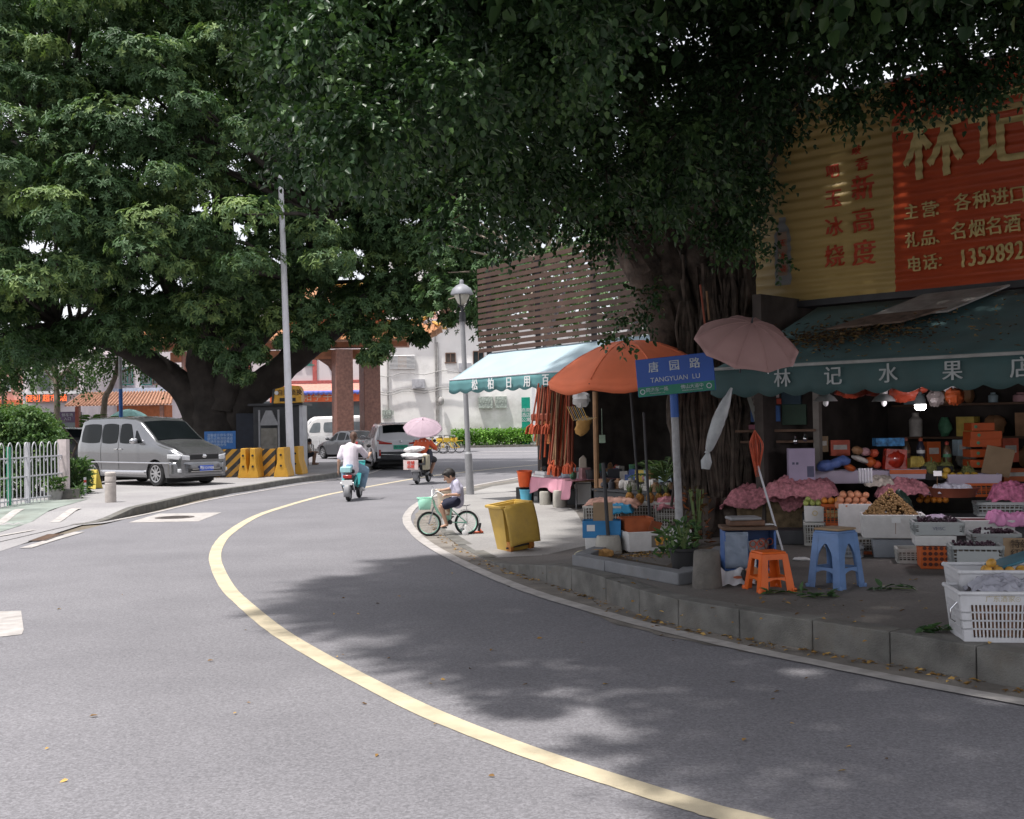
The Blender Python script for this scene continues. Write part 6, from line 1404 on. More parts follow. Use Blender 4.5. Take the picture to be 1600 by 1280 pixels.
for ch, px in zip('松柏日用百', (747, 772, 800, 829, 858)):
    bu = min((k * .02 for k in range(400)), key=lambda u: abs((lambda w_: (w_.x * math.cos(0) , w_)[0])(W2(u, 0)) / W2(u, 0).y * F - (px - 800 + (600 - 640) * SL)))
    text(ch, .24, M_wht, t, face_M((bu, -.062, zf - .15), (1, 0, 0), (0, 0, 1)), thick=.003, bold=.006)
M_slat = mat('brown_slat', (.072, .038, .027), .6, .15, 3); sx0, vS = .0, 1.0
zs0, zs1 = 3.22, 5.14; Ls = 7.4
t = thing('slatted_screen', 'brown horizontal slatted screen above the teal awning', 'screen', O2 + V2 * (vS) , a2); NS = 15
b = MB()
for i in range(NS):
    z = zs0 + (zs1 - zs0) * (i + .5) / NS; b.box((Ls / 2 - .38 + random.uniform(-.02, .02), 0, z), (Ls, .035, .086))
b.build('slats', M_slat, t, smooth=False)
for k in range(4): b = MB(); b.box((-.12 + k * 1.9, .10, (zs0 + zs1) / 2 - .1), (.06, .10, zs1 - zs0 + .2)); b.build('post', M_dark, t)
for x0_, x1_ in ((4.5, 6.6), (1.9, 3.0)): b = MB(); b.bar((x0_, .16, zs0), (x1_, .16, zs1 - .3), .05, .05); b.build('brace', M_lgrey, t)
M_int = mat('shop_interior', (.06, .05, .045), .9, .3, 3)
t = thing('market_building', 'low dark market building behind the daily goods stall', 'building', W2(0, 0), a2)
b = MB()
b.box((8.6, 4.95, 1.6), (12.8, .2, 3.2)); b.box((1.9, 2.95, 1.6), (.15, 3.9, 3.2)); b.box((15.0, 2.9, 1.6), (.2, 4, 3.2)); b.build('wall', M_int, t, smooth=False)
b = MB(); b.box((8.6, 3.1, 3.08), (13.0, 3.9, .12)); b.build('roof', M_dark, t, smooth=False)
# ---- daily goods stall: umbrella, mops, tables, crates
M_orc = mat('orange_parasol_cloth', (.82, .20, .09), .75, .07, 2.5, dirt=.12)
D = 14.6; ap = at(988, 545, D)
umbrella('market_parasol', 'large faded orange market parasol over the crates beside the teal awning', (ap.x - .04, D, ap.z - .36), 1.07, .46, 8, M_orc, (R(5), R(-5), R(12)), 1.45, scal=0, valance=.10, flat=.92, cat='parasol')
bs = gq(993, 838); b = MB(); b.cyl((0, 0, 0), (-.06, 0, 1.75), .018); b.use(1).lathe([(.16, 0), (.16, .1), (.04, .12), (.03, .16)], n=20)
single(b, 'parasol_stand', [M_dark, M_conc], 'pole and foot holding up the orange market parasol', 'parasol stand', (bs.x, 14.6, bs.z))
p = gq(952, 868); t = thing('pole_stand', 'empty black pole standing in a low concrete block in front of the crates', 'umbrella base', p + Vector((0, .1, 0)))
b = MB(); b.lathe([(.15, 0), (.155, .04), (.13, .2), (.12, .21), (0, .21)], n=24); b.build('block', M_conc, t)
b = MB(); b.tube([(0, 0, .2), (-.04, 0, 1.02)], .022, 10); b.build('pole', M_dark, t)
M_mop = mat('mop_red_brown', (.22, .05, .025), .7, .15, 6); M_mop2 = mat('mop_orange_red', (.36, .06, .02), .7, .1, 6); M_wood = mat('broom_wood', (.20, .11, .055), .7, .15, 8)
random.seed(9)
for i in range(44):
    px = 842 + (i if i < 30 else i - 15) * 2.0 + random.uniform(-1, 1); D = 21.9 + random.uniform(-.5, .5); top = at(px, 606 + random.uniform(0, 10), D)
    low = at(px + (-1 if i % 5 else -3) + (i - 22) * .35, 662 if i % 3 == 0 else 690 + random.uniform(-8, 30), D - .1) if i < 22 else at(px - 4, 722 + random.uniform(-6, 4), D - .2)
    if 866 < px: low = at(px - (12 if i % 2 else 3), 724 + random.uniform(-6, 6), D - .3)
    t = thing('mop', ('red brown mop with a head', 'wooden broom pole' if (i * 7) % 3 == 2 and i % 4 else 'orange red pole' if (i * 7) % 3 == 1 and i % 4 else 'dark red brown pole')[0 if i % 3 == 0 else 1] + (' hanging upright' if i < 12 else ' leaning steeply' if i < 22 else ' in the thick bunch') + ' under the teal awning', 'mop', top, 0, 'mops and broom poles hanging under the teal awning')
    d = low - top; b = MB(); b.tube([(0, 0, .1), d], .017, 6); b.build('handle', (M_mop, M_mop2, M_wood)[(i * 7) % 3 if i % 4 else 0], t)
    if i % 3 == 0:
        b = MB(); dn = d.normalized()
        for k in range(14): a = random.uniform(0, 6.28); r_ = random.uniform(.02, .09); b.tube([d, d + dn * .07 + Vector((math.cos(a) * r_, math.sin(a) * r_, 0)), d + dn * .2 + Vector((math.cos(a) * r_, math.sin(a) * r_, 0))], .012, 5)
        b.build('mop_head', M_mop2, t)
b = MB(); b.box((0, 0, 0), (.40, .12, .14)); single(b, 'brush_rack', M_mop, 'red brown brush block hanging among the mops', 'brush', at(846, 652, 21.8), R(-20), bevel=.03)
t = thing('net_basket', 'orange and white checked mesh basket hanging behind the mops', 'basket', at(856, 682, 22.4)); b = MB(); b.prism([(-.12, 0, .32), (.12, 0, .32), (.04, 0, -.15), (-.02, 0, -.15)], (0, .08, 0)); b.build('bag', mat('checked_orange', (.7, .22, .08), .7, .5, 25), t, bevel=.01)
for i, (px, y0, y1, D, r, m) in enumerate(((930, 612, 745, 20.5, .05, M_wood), (1062, 630, 742, 17, .03, M_dark))):
    a_ = at(px, y0, D); z_ = ph(a_.x, D); b = MB(); b.cyl((0, 0, 0), (0, 0, a_.z - z_), r, n=8); single(b, 'wooden_post', m, ('brown wooden post inside the dark goods stall', 'dark post at the right end of the goods stall')[i], 'post', (a_.x, D, z_))
M_bag = mat('clear_plastic_bag', (.55, .54, .54), .25, .1, 10, alpha=.75, bump=.8, bscale=14); M_bagr = mat('red_plastic_bag', (.20, .03, .013), .4, .12, 8, bump=.6, bscale=12)
def hangbag(label, c, r, m, grp=None, jit=.16):
    b = MB(); b.ell((0, 0, 0), r, 18, 12, None, jit); b.tube([(0, 0, r[2] * .8), (0, 0, r[2] * 1.6)], [r[0] * .3, .012], 6); return single(b, 'hanging_bag', m, label, 'bag', c, random.uniform(0, 3), grp)
hangbag('crumpled clear plastic bag of goods hanging under the orange parasol edge', at(908, 624, 18.5), (.17, .13, .13), M_bag)
t = thing('coat_hangers', 'bundle of coloured clothes hangers hanging inside the goods stall', 'hangers', at(886, 640, 18.8))
for k in range(9): b = MB(); b.tube([(.03 * k, 0, .05), (.10 + .03 * k, 0, -.18), (.20 + .035 * k, .02, -.14)], .006, 5); b.build('hanger', (mat('hanger_yellow', (.55, .36, .12), .5), mat('hanger_grey', (.3, .3, .28), .5))[k % 2], t)
b = MB(); b.ell((0, 0, 0), (.12, .08, .17), 14, 8, (0, R(30), 0), .15); single(b, 'hanging_sponge', mat('ochre_sponge', (.34, .19, .06), .9), 'ochre sponge pack hanging in the dark goods stall', 'sponge', at(911, 665, 19))
b = MB(); b.box((0, 0, 0), (.1, .02, .13)); b.tube([(0, 0, .06), (0, 0, .5)], .004, 4); single(b, 'hanging_tag', mat('tag_green', (.25, .33, .25), .6), 'small pale green packet hanging on a string in the stall', 'packet', at(941, 686, 19))
M_goods = [mat('goods_%d' % i, c, .55, .15, 10) for i, c in enumerate([(.55, .10, .05), (.10, .16, .40), (.55, .52, .48), (.10, .28, .16), (.6, .45, .1), (.5, .28, .30), (.05, .05, .06), (.34, .45, .5), (.3, .16, .08), (.42, .40, .36)])]
def table(name, label, a, b_, dep, h, top_m, leg_m, D0=None):
    a = Vector(a); b_ = Vector(b_); d = b_ - a; L = d.length; rz = math.atan2(d.y, d.x); t = thing(name, label, 'table', (a.x, a.y, a.z), rz)
    b = MB(); b.box((L / 2, dep / 2, h), (L, dep, .03)); b.build('tabletop', top_m, t, bevel=.005)
    for x in (.05, L - .05):
        for y in (.05, dep - .05): b = MB(); b.cyl((x, y, 0), (x, y, h - .016), .015, n=8); b.build('leg', leg_m, t)
    return t, L, rz
g1, g2 = gq(836, 786), gq(899, 796)
t, L1_, rz1 = table('low_table', 'low stall table draped with a pink cloth behind the concrete drums', g1 + Vector((0, .25, 0)), g2 + Vector((0, .1, 0)), .9, .52, M_wood, M_grey)
M_pcl = mat('pink_cloth', (.58, .27, .34), .85, .06, 4)
b = MB(); LL = L1_ + .1; b.grid(lambda u, v: (-.05 + LL * u + .02 * math.sin(v * 9), -.06 - .03 * math.sin(u * 26) * max(0, v - .1) - .05 * v + (.95 * max(0, .12 - v) / .12), .545 - .42 * max(0, v - .12) * (.8 + .25 * math.sin(u * 7 + 2))), 60, 12)
o = b.build('tablecloth', M_pcl, None, solid=.006); o.location = t.location; o.rotation_euler = (0, 0, rz1); tag(o, 'pink cloth with loose folds hanging down the front of the low stall table', 'tablecloth')
Mt = Matrix.Translation(t.location) @ Matrix.Rotation(rz1, 4, 'Z')
def small(kind, p, s, m, rz=0):
    b = MB()
    if kind == 0: b.box((0, 0, s[2] / 2), s)
    elif kind == 1: b.lathe([(s[0] / 2, 0), (s[0] / 2, s[2] * .7), (s[0] / 4, s[2] * .85), (s[0] / 4, s[2]), (0, s[2])], n=12)
    elif kind == 2: b.lathe([(s[0] * .35, 0), (s[0] * .5, s[2]), (s[0] * .47, s[2]), (s[0] * .33, .01), (0, .01)], n=16)
    else: b.ell((0, 0, s[2] / 2), (s[0] / 2, s[1] / 2, s[2] / 2), 10, 7, None, .15)
    return b
CN = ['red', 'navy blue', 'off white', 'green', 'yellow', 'pink', 'black', 'pale blue', 'brown', 'beige']
def goods(n, fn, label, grp, sz=(.06, .16), kinds=(0, 1, 2, 3), name='goods_item', cols=None):
    for i in range(n):
        k = random.choice(kinds); s = (random.uniform(*sz), random.uniform(*sz), random.uniform(sz[0] * .8, sz[1])); p = fn(i / max(1, n - 1), random.random())
        b = small(k, p, s, None); mm = random.choice(cols or M_goods); kn = ('packet', 'bottle', 'bowl', 'bundle')[k]; where = ' at its left end' if i < n * .2 else ' left of its middle' if i < n * .4 else ' at its middle' if i < n * .6 else ' right of its middle' if i < n * .8 else ' at its right end'; single(b, kn, mm, CN[M_goods.index(mm)] + ' ' + kn + ' ' + label + where, kn, p, random.uniform(0, 3), grp, bevel=.004 if k == 0 else 0)
random.seed(31)
goods(16, lambda u, r: Mt @ Vector((.05 + (L1_ - .1) * u, .1 + .7 * r, .536)), 'on the pink clothed table', 'household goods on the pink clothed table', (.10, .24), (0, 0, 2, 3))
b = MB(); b.box((0, 0, .02), (.62, .4, .04)); b.box((0, 0, .08), (.56, .34, .07)); single(b, 'flat_box', [M_wht], 'flat white box lying on the pink clothed table', 'box', Mt @ Vector((.5, .1, .54)), rz1, bevel=.006)
b = MB(); b.tube(catmull([Vector(q) for q in ((-.1, 0, .05), (-.04, 0, .09), (0, 0, .04), (.04, 0, .09), (.1, 0, .05))], 5), .035, 10); single(b, 'black_slippers', M_black, 'black soft slippers on the flat white box', 'slippers', Mt @ Vector((.55, .02, .64)), rz1)
p = gq(916, 792); t = thing('white_cabinet', 'narrow white cabinet on small feet standing between the cloth table and the crates', 'cabinet', p + Vector((0, .2, 0)), R(-8))
b = MB(); b.box((0, 0, .36), (.27, .5, .62)); b.build('cabinet_body', M_wht, t, bevel=.01)
b = MB(); b.box((0, -.252, .45), (.25, .012, .012)); b.build('door_gap', M_dark, t)
for x in (-.1, .1): b = MB(); b.box((x, -.2, .025), (.03, .03, .05)); b.build('foot', M_dark, t)
b = MB(); b.prism([(-.11, -.1, .675), (.05, -.1, .675), (.04, -.1, .93), (-.02, -.1, 1.0), (-.1, -.1, .93)], (0, .06, 0)); b.build('back_board', mat('cream_board', (.5, .45, .38), .6), t, bevel=.01)
for (a_, c_, y_, D0, D1, n, lab, grp, sz, ks) in (
    (848, 960, 738, 26.0, 23.4, 44, 'on the rear counter of the goods stall', 'household goods on the rear counter', (.09, .24), (0, 1, 2, 3)),
    (948, 1052, 752, 18.8, 17.2, 36, 'on the counter behind the crates', 'bottles and jars behind the crates', (.08, .17), (1, 1, 0, 3)),
    (900, 1040, 728, 26.6, 21, 40, 'on the shelf deep inside the goods stall', 'goods deep inside the stall', (.10, .30), (0, 3, 2)),
    (900, 960, 752, 23.4, 22.2, 26, 'on the counter behind the white cabinet', 'bottles behind the white cabinet', (.07, .16), (1,))):
    q0, q1 = at(a_, y_ + 10, D0), at(c_, y_ + 10, D1); d = q1 - q0; hz_ = q0.z; 
    b = MB(); b.bar((0, 0, 0), Vector((d.x, d.y, 0)), .6, .03); zt = q0.z - ph(q0.x, q0.y)
    b.bar((0, 0, -zt / 2 - .02), Vector((d.x, d.y, -zt / 2 - .02)), .5, zt - .02)
    single(b, 'counter', M_dark, {848: 'long dark counter of the goods stall behind the cloth table', 948: 'dark counter behind the white plastic crates', 900: 'dark shelf deep in the goods stall' if y_ < 740 else 'short dark counter behind the white cabinet'}[a_], 'counter', q0 + Vector((0, 0, -.015)))
    cols = None if a_ != 948 and y_ != 755 else [M_goods[6], M_goods[2], M_goods[8], M_goods[6], M_goods[9]]
    goods(n, lambda u, r: Vector((q0.x + d.x * u + (r - .5) * .36, q0.y + d.y * u + (r - .5) * .36, q0.z + .002)), lab, grp, sz, ks, cols=cols)
# plastic crates ------------------------------------------------------------------
M_crw = mat('white_crate_plastic', (.50, .49, .46), .5, .08, 6, dirt=.3); M_crg = mat('grey_crate_plastic', (.26, .28, .31), .55, .08, 6, dirt=.2)
M_cro = mat('orange_crate_plastic', (.55, .11, .02), .5, .08, 6, dirt=.15); M_foam = mat('white_foam', (.60, .59, .58), .9, .05, 12, bump=.15, bscale=120, dirt=.2)
M_cart = mat('cardboard', (.30, .21, .13), .9, .1, 5, dirt=.2)
def crate(label, p, rz, w, d, h, m, nx=12, nz=6, group=None, name='plastic_crate', tap=1.08, tex=True):
    t = thing(name, label, 'crate', p, rz, group)
    def ringp(z, k): return [(-w / 2 * k, -d / 2 * k, z), (w / 2 * k, -d / 2 * k, z), (w / 2 * k, d / 2 * k, z), (-w / 2 * k, d / 2 * k, z)]
    b = MB(); kk = lambda z: 1 + (tap - 1) * z / h
    for z, th_ in ((h - .015, .03), (.015, .03), (h * .5, .014)):
        R_ = ringp(z, kk(z))
        for i in range(4): b.bar(R_[i], R_[(i + 1) % 4], .016 if th_ < .02 else .024, th_)
    b.build('rim', m, t)
    b = MB()
    for i in range(4):
        P0, P1 = [Vector(ringp(.01, kk(0))[j]) for j in (i, (i + 1) % 4)]; Q0, Q1 = [Vector(ringp(h - .01, tap)[j]) for j in (i, (i + 1) % 4)]
        n = nx if i % 2 == 0 else max(4, int(nx * d / w))
        for k in range(n + 1):
            u = k / n; b.bar(P0.lerp(P1, u), Q0.lerp(Q1, u), .010 if 0 < k < n else .028, .008)
        for k in range(1, nz):
            v = k / nz; b.bar(P0.lerp(Q0, v), P1.lerp(Q1, v), .006, .008)
    b.box((0, 0, .012), (w * .98, d * .98, .012)); b.build('slats', m, t, smooth=False)
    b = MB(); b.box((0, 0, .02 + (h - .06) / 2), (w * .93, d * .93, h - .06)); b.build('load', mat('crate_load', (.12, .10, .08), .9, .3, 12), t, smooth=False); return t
def foambox(label, p, rz, w, d, h, m=None, group=None, name='foam_box', th_=.025, fill=None, cat='box', fillz=.7):
    t = thing(name, label, cat, p, rz, group); b = MB(); k = 1.04
    P = []
    for (ww, dd, z) in ((w, d, 0), (w * k, d * k, h), (w * k - th_ * 2, d * k - th_ * 2, h), (w - th_ * 2, d - th_ * 2, th_)): P += [(-ww / 2, -dd / 2, z), (ww / 2, -dd / 2, z), (ww / 2, dd / 2, z), (-ww / 2, dd / 2, z)]
    fs = [(0, 3, 2, 1), (12, 13, 14, 15)]
    for kk in range(3):
        for j in range(4): a = kk * 4 + j; c = kk * 4 + (j + 1) % 4; fs.append((a, c, c + 4, a + 4))
    b.add(P, fs); b.build('box', m or M_foam, t, bevel=.008)
    if fill: b = MB(); b.box((0, 0, h * fillz / 2), (w * .9, d * .88, h * fillz)); b.build('filling', fill, t, smooth=False)
    return t
def carton(label, p, rz, w, d, h, m, flaps=True, name='carton', group=None):
    t = thing(name, label, 'carton', p, rz, group); b = MB(); b.box((0, 0, h / 2), (w, d, h)) if not flaps else None
    if flaps:
        for (x, y, ww, dd) in ((0, -d / 2, w, .006), (0, d / 2, w, .006), (-w / 2, 0, .006, d), (w / 2, 0, .006, d)): b.box((x, y, h / 2), (ww + .002, dd + .002, h))
        b.box((0, 0, .004), (w - .01, d - .01, .006))
    b.build('box', m, t, smooth=False, bevel=0 if flaps else .004)
    return t
p = gq(948, 843); rzc = R(-14)
crate('tall white plastic crate below the pink and yellow cloth left of the parasol pole', p + Vector((0, .28, 0)), rzc, .50, .36, .46, M_crw, 14, 9)
p2 = gq(1015, 836); crate('white plastic crate right of the parasol pole with pineapples on top', p2 + Vector((-.02, .42, 0)), rzc, .62, .40, .44, M_crw, 16, 8)
p3 = gq(1052, 842); crate('white plastic crate with a pink net behind the street sign pole', p3 + Vector((.03, .5, .12)), R(-10), .36, .36, .36, M_crw, 10, 7)
b = MB(); b.box((0, 0, .06), (.38, .36, .12)); single(b, 'grey_tray', M_crg, 'grey tray under the crate behind the street sign pole', 'tray', p3 + Vector((.03, .5, 0)), R(-10), bevel=.01)
from mathutils import noise as mnoise
def drape(label, c, rz, w, d, m, amp=.03, hang=.12, name='cloth', seed=1, hump=.05):
    b = MB(); rnd = random.Random(seed); ph1, ph2, ph3 = rnd.random() * 6, rnd.random() * 6, rnd.random() * 6
    def f(u, v):
        x, y = (u - .5), (v - .5); e = max(abs(x), abs(y)) * 2
        nv_ = Vector((x * w * 6 + ph1, y * d * 6 + ph2, ph3)); er = e + .10 * mnoise.noise(nv_ * .8)
        z = hump * (1 - e * e) + amp * (1.6 * mnoise.noise(nv_) + 1.1 * mnoise.noise(nv_ * 2.3) + .8 * mnoise.noise(nv_ * 5.2)) - hang * max(0, er - .78) / .22
        return (x * w * (1 + .04 * math.sin(y * 20)), y * d, z)
    b.grid(f, 56, 40); return single(b, name, m, label, name.replace('_', ' '), c, rz, solid=.004)
M_net = mat('pink_net', (.62, .25, .29), .8, .3, 26, alpha=.82, bump=.9, bscale=90)
drape('pink and pale yellow cloth spread over the tall crate by the parasol', p + Vector((.14, .45, .50)), rzc, .78, .62, mat('pink_yellow_cloth', (.60, .34, .26), .8, .3, 3), .018, .05, seed=3)
drape('blue plastic sheet hanging over the rim of the white crates', p + Vector((.18, .12, .475)), rzc, .42, .2, mat('blue_sheet', (.03, .28, .50), .5), .02, .12, 'plastic_sheet', 5, .0)
drape('pink net over the white crate behind the street sign pole', p3 + Vector((.03, .5, .50)), 0, .42, .42, M_net, .015, .12, 'net', 7, .05)
M_pine = mat('pineapple_skin', (.40, .20, .05), .8, .3, 30, bump=1, bscale=70)
for i, (px, py) in enumerate(((984, 775), (1000, 777), (1016, 776), (1030, 777), (1042, 776))):
    c = at(px, py + 2, 16.5 + .06 * (i % 2)); t = thing('pineapple', 'ripe pineapple in the row on the white crates beside the street sign', 'pineapple', c, 0, 'pineapples on the crate')
    b = MB(); b.ell((0, 0, .0), (.062, .062, .08), 14, 10, None, .05); b.build('fruit', M_pine, t)
    b = MB()
    for k in range(16):
        a = k * 2.4; r_ = .012 + .004 * (k % 4); up_ = Vector((math.cos(a) * .07, math.sin(a) * .07, .09 + .04 * (k % 3))); b.add([Vector((math.cos(a + 1.2) * r_, math.sin(a + 1.2) * r_, .06)), Vector((math.cos(a - 1.2) * r_, math.sin(a - 1.2) * r_, .06)), Vector((0, 0, .06)) + up_], [(0, 1, 2)])
    b.build('leaf_crown', M_leafstem, t, solid=.002)
q = gq(955, 868)
foambox('white foam box under the blue carton', q + Vector((-.08, .35, 0)), R(-6), .34, .28, .17)
t = carton('open blue fruit carton with a white label on the white foam box', q + Vector((-.07, .35, .172)), R(-6), .42, .26, .19, mat('carton_blue', (.03, .19, .42), .6, .08, 4))
b = MB(); b.box((-.12, -.135, .11), (.09, .004, .07)); b.build('label', M_wht, t)
b = MB(); b.box((.0, -.04, .17), (.22, .14, .28), (R(-12), 0, 0)); single(b, 'cardboard_pad', M_cart, 'tan cardboard sheet sticking out of the blue carton', 'cardboard', q + Vector((-.05, .4, .24)), R(-6))
t = carton('torn orange red fruit carton right of the blue carton', q + Vector((.32, .45, .16)), R(12), .34, .28, .22, mat('carton_orange', (.42, .10, .03), .7, .2, 6, dirt=.3))
b = MB(); b.box((0, 0, .08), (.34, .28, .16)); single(b, 'carton', M_cart, 'brown carton underneath the torn orange red carton', 'carton', q + Vector((.32, .45, 0)), R(12))
t = foambox('long white foam box with a fruit picture on its side at the planter', gq(1010, 862) + Vector((.06, .18, 0)), R(14), .60, .32, .22, None)
b = MB(); b.box((.06, -.166, .11), (.2, .006, .13)); b.build('picture', mat('fruit_picture', (.16, .14, .12), .6, .1, 3), t, smooth=False)
b = MB(); [b.ell((.06 + random.uniform(-.07, .07), -.172, .11 + random.uniform(-.04, .04)), (.018, .004, .018), 8, 6) for _ in range(14)]; b.build('printed_fruit', mat('print_orange', (.6, .3, .05), .6, .5, 20), t)
foambox('white foam box lying behind the street sign pole', gq(1052, 856) + Vector((.05, .35, 0)), R(4), .36, .28, .18)
b = MB(); b.box((0, 0, 0), (.13, .02, .16), (R(20), R(14), 0)); single(b, 'cardboard_flap', mat('flap_brown', (.25, .07, .03), .8), 'reddish brown card flap in the long white foam box', 'cardboard', gq(1010, 862) + Vector((.12, .2, .24)), .3)
p = gq(922, 876); t = thing('net_sacks', 'orange net bags of ginger roots lying at the corner of the planter', 'net bag', p + Vector((.06, .12, 0)), R(10))
for k, (x, y, rx) in enumerate(((-.12, 0, .10), (.02, .03, .13), (.14, .06, .09))):
    b = MB(); b.ell((x, y, .05), (rx, .08, .05), 16, 10, (0, 0, .3 * k), .14); remesh(b, 'bag', mat('ginger_net', (.50, .27, .09), .8, .25, 18, bump=.8, bscale=50) if k != 0 else mat('pale_ginger', (.42, .38, .26), .8, .3, 14), t, .012, 1)
pc = [gq(905, 883), gq(1072, 914), gq(1130, 870), gq(985, 850)]
M_plk = mat('planter_stone', (.17, .175, .185), .8, .1, 6, bump=.3, bscale=90, dirt=.3)
t = thing('planter_kerb', 'grey stone border of the planting bed around the banyan tree', 'planter', pc[0])
def sl_(a, b_): c = MB(); a = a - pc[0]; b_ = b_ - pc[0]; c.bar(a + Vector((0, 0, .055)), b_ + Vector((0, 0, .055)), .17, .11); return c
m0 = pc[0].lerp(pc[1], .34)
for a_, c_ in ((pc[0], m0 + (pc[0] - pc[1]).normalized() * .004), (m0, pc[1]), (pc[0] + Vector((.05, .12, 0)), pc[3]), (pc[1] + Vector((.02, .12, 0)), pc[2])): sl_(a_, c_).build('kerb_stone', M_plk, t, bevel=.01)
b = MB(); ctr = sum(pc, Vector()) / 4; Pn = [q_ + Vector((0, 0, .03)) for q_ in pc] + [gq(1180, 850) + Vector((0, .4, .03)), gq(1120, 825) + Vector((0, 0, .03))]
b.add([pc[0] + Vector((.05, .05, .05)), pc[1] + Vector((0, .06, .05)), pc[2] + Vector((0, 0, .05)), gq(1190, 852) + Vector((0, .2, .03)), gq(1130, 815) + Vector((0, 0, .03)), pc[3] + Vector((0, 0, .05))], [(0, 1, 2, 3, 4, 5)])
b.build('soil', asphalt('planter_soil', (.045, .035, .025), (.09, .07, .05), .4), None, smooth=False, kind='structure')
def litter(name, label, pts, n, s0, s1, cols, z=.012):
    C = []; 
    P = [pts[random.randrange(len(pts))] for _ in range(n)]
    C = np.array([[p.x + random.gauss(0, pts_s), p.y + random.gauss(0, pts_s), p.z + z] for p in P for pts_s in (s_sig,)])
    Dv = rng.normal(size=(n, 3)); Dv[:, 2] *= .12; Nn = np.tile([0, 0, 1.0], (n, 1)) + rng.normal(0, .25, (n, 3)); Ln = rng.uniform(s0, s1, n)
    o = leaf_mesh(name, C, Dv, Nn, Ln, Ln * .5, cols, rng.random(n), .2, .1); o['kind'] = 'stuff'; tag(o, label, 'leaf litter'); return o
M_dry = leafmat('dry_leaf', (.10, .055, .025), (.30, .17, .05), (.55, .36, .12), .05, .8)
s_sig = .22; litter('fallen_leaves', 'dry leaves and husks scattered on the planting bed', [ctr + Vector((.2, .1, .03)), ctr + Vector((-.3, -.05, .03)), ctr + Vector((0, .2, .03)), ctr + Vector((.5, .1, .03))], 500, .02, .05, M_dry, .02)
s_sig = .05; litter('fallen_leaves', 'yellow fallen leaves collected in the gutter below the right kerb', [q_ for q_ in offs(kr, .07)[:95]], 420, .025, .06, M_dry, .012)
s_sig = .6; litter('fallen_leaves', 'scattered yellow leaves on the shaded pavement before the fruit shop', [gq(x, y) for x, y in ((1200, 940), (1300, 960), (1400, 980), (1450, 960), (1300, 930), (1380, 920), (900, 900), (1100, 945))], 70, .025, .055, M_dry, .012)
s_sig = 1.6; litter('fallen_leaves', 'single leaves and scraps scattered on the open road', [gp(x, y) for x, y in ((700, 1000), (1000, 1050), (1300, 1150), (300, 1000), (500, 1150), (800, 1120))], 60, .02, .05, M_dry, .008)
for lab, px, py, n, s in (('green leafy twig on the pavement right of the orange stool', 1225, 928, 16, .09), ('green leafy twig on the pavement near the blue stool', 1282, 934, 16, .09), ('sprig of leaves on the pavement in front of the white foam box', 1395, 922, 14, .1), ('green cabbage leaves lying beside the white laundry basket', 1466, 988, 18, .10)):
    p = gq(px, py); t = thing('leafy_twig', lab, 'twig', p, random.uniform(-.3, .3)); C = np.array([[random.uniform(-.14, .14), random.uniform(-.04, .04), .01 + .02 * random.random()] for _ in range(n)]); Dv = rng.normal(size=(n, 3)); Dv[:, 2] = np.abs(Dv[:, 2]) * .2
    o = leaf_mesh('leaves', C, Dv, np.tile([0, 0, 1.0], (n, 1)) + rng.normal(0, .2, (n, 3)), np.full(n, s), np.full(n, s * .45), M_leafB, rng.uniform(0, .6, n)); o.parent = t
    b = MB(); b.tube([(-.16, 0, .01), (0, .01, .015), (.15, -.01, .01)], .004, 5); b.build('stem', M_leafstem, t)
p = gq(1075, 908) + Vector((0, .25, 0)); t = thing('plant_pot', 'black plastic pot holding a leafy shrub beside the dark drum', 'pot', p); b = MB(); b.lathe([(.09, 0), (.125, .24), (.135, .245), (.135, .27), (.115, .27), (.11, .22), (0, .22)], n=22); b.build('body', M_black, t)
def shrub(name, label, p, h, r, n, m, ln, w_): return bush(name, label, p, h, r, n, m, ln, w_)
shrub('potted_shrub', 'dark glossy shrub growing in the black pot below the street sign', p + Vector((0, 0, .25)), .32, .13, 110, M_leafB, .08, .032)
shrub('leafy_shrub', 'low leafy shrub in the planting bed left of the black pot', gq(1050, 880) + Vector((0, .2, .03)), .34, .12, 60, M_leafB, .11, .04)
shrub('croton_plant', 'reddish leaved plant against the foot of the banyan trunk', gq(1088, 850) + Vector((0, -.1, 0)), .8, .14, 70, leafmat('croton', (.05, .06, .03), (.12, .06, .03), (.30, .08, .03), .2), .10, .03)
frond_plant('spiky_plant', 'tall plant with long strap leaves left of the street sign pole', 1035, 14.0, .62, 18, M_leafB, base=Vector((at(1040, 800, 17.1).x, 17.1, .72)), lw=.09)
b = MB(); b.lathe([(.12, 0), (.14, .6), (.15, .62), (.13, .62), (.12, .56), (0, .56)], n=20); q_ = Vector((at(1040, 800, 17.1).x, 17.1, ph(2.2, 17.1))); single(b, 'plant_pot', M_dark, 'dark pot of the strap leaved plant left of the sign pole', 'pot', q_)
for i in range(5): b = MB(); a_ = Vector((random.uniform(-.3, .3), random.uniform(-.1, .15), .06)); b.tube([a_ - Vector((.2, .08, 0)), a_, a_ + Vector((.22, .12, .04))], .008, 5); single(b, 'stick', M_wood, 'dry stick lying in the planting bed', 'stick', ctr + Vector((.45, 0, .01)), 0, 'dry sticks in the planting bed')
p = gq(1064, 872); p = Vector((p.x, p.y, p.z)); t = thing('street_sign', 'blue and green street name sign on a banded pole in front of the banyan', 'street sign', p)
tp = at(1052, 596, p.y); dx, hz = tp.x - p.x, tp.z - p.z
def seg(z0, z1, r, m, nm='pole'): b = MB(); b.cyl((dx * z0 / hz, 0, z0), (dx * z1 / hz, 0, z1), r, n=16); return b.build(nm, m, t)
zq = lambda py: at(1058, py, p.y).z - p.z
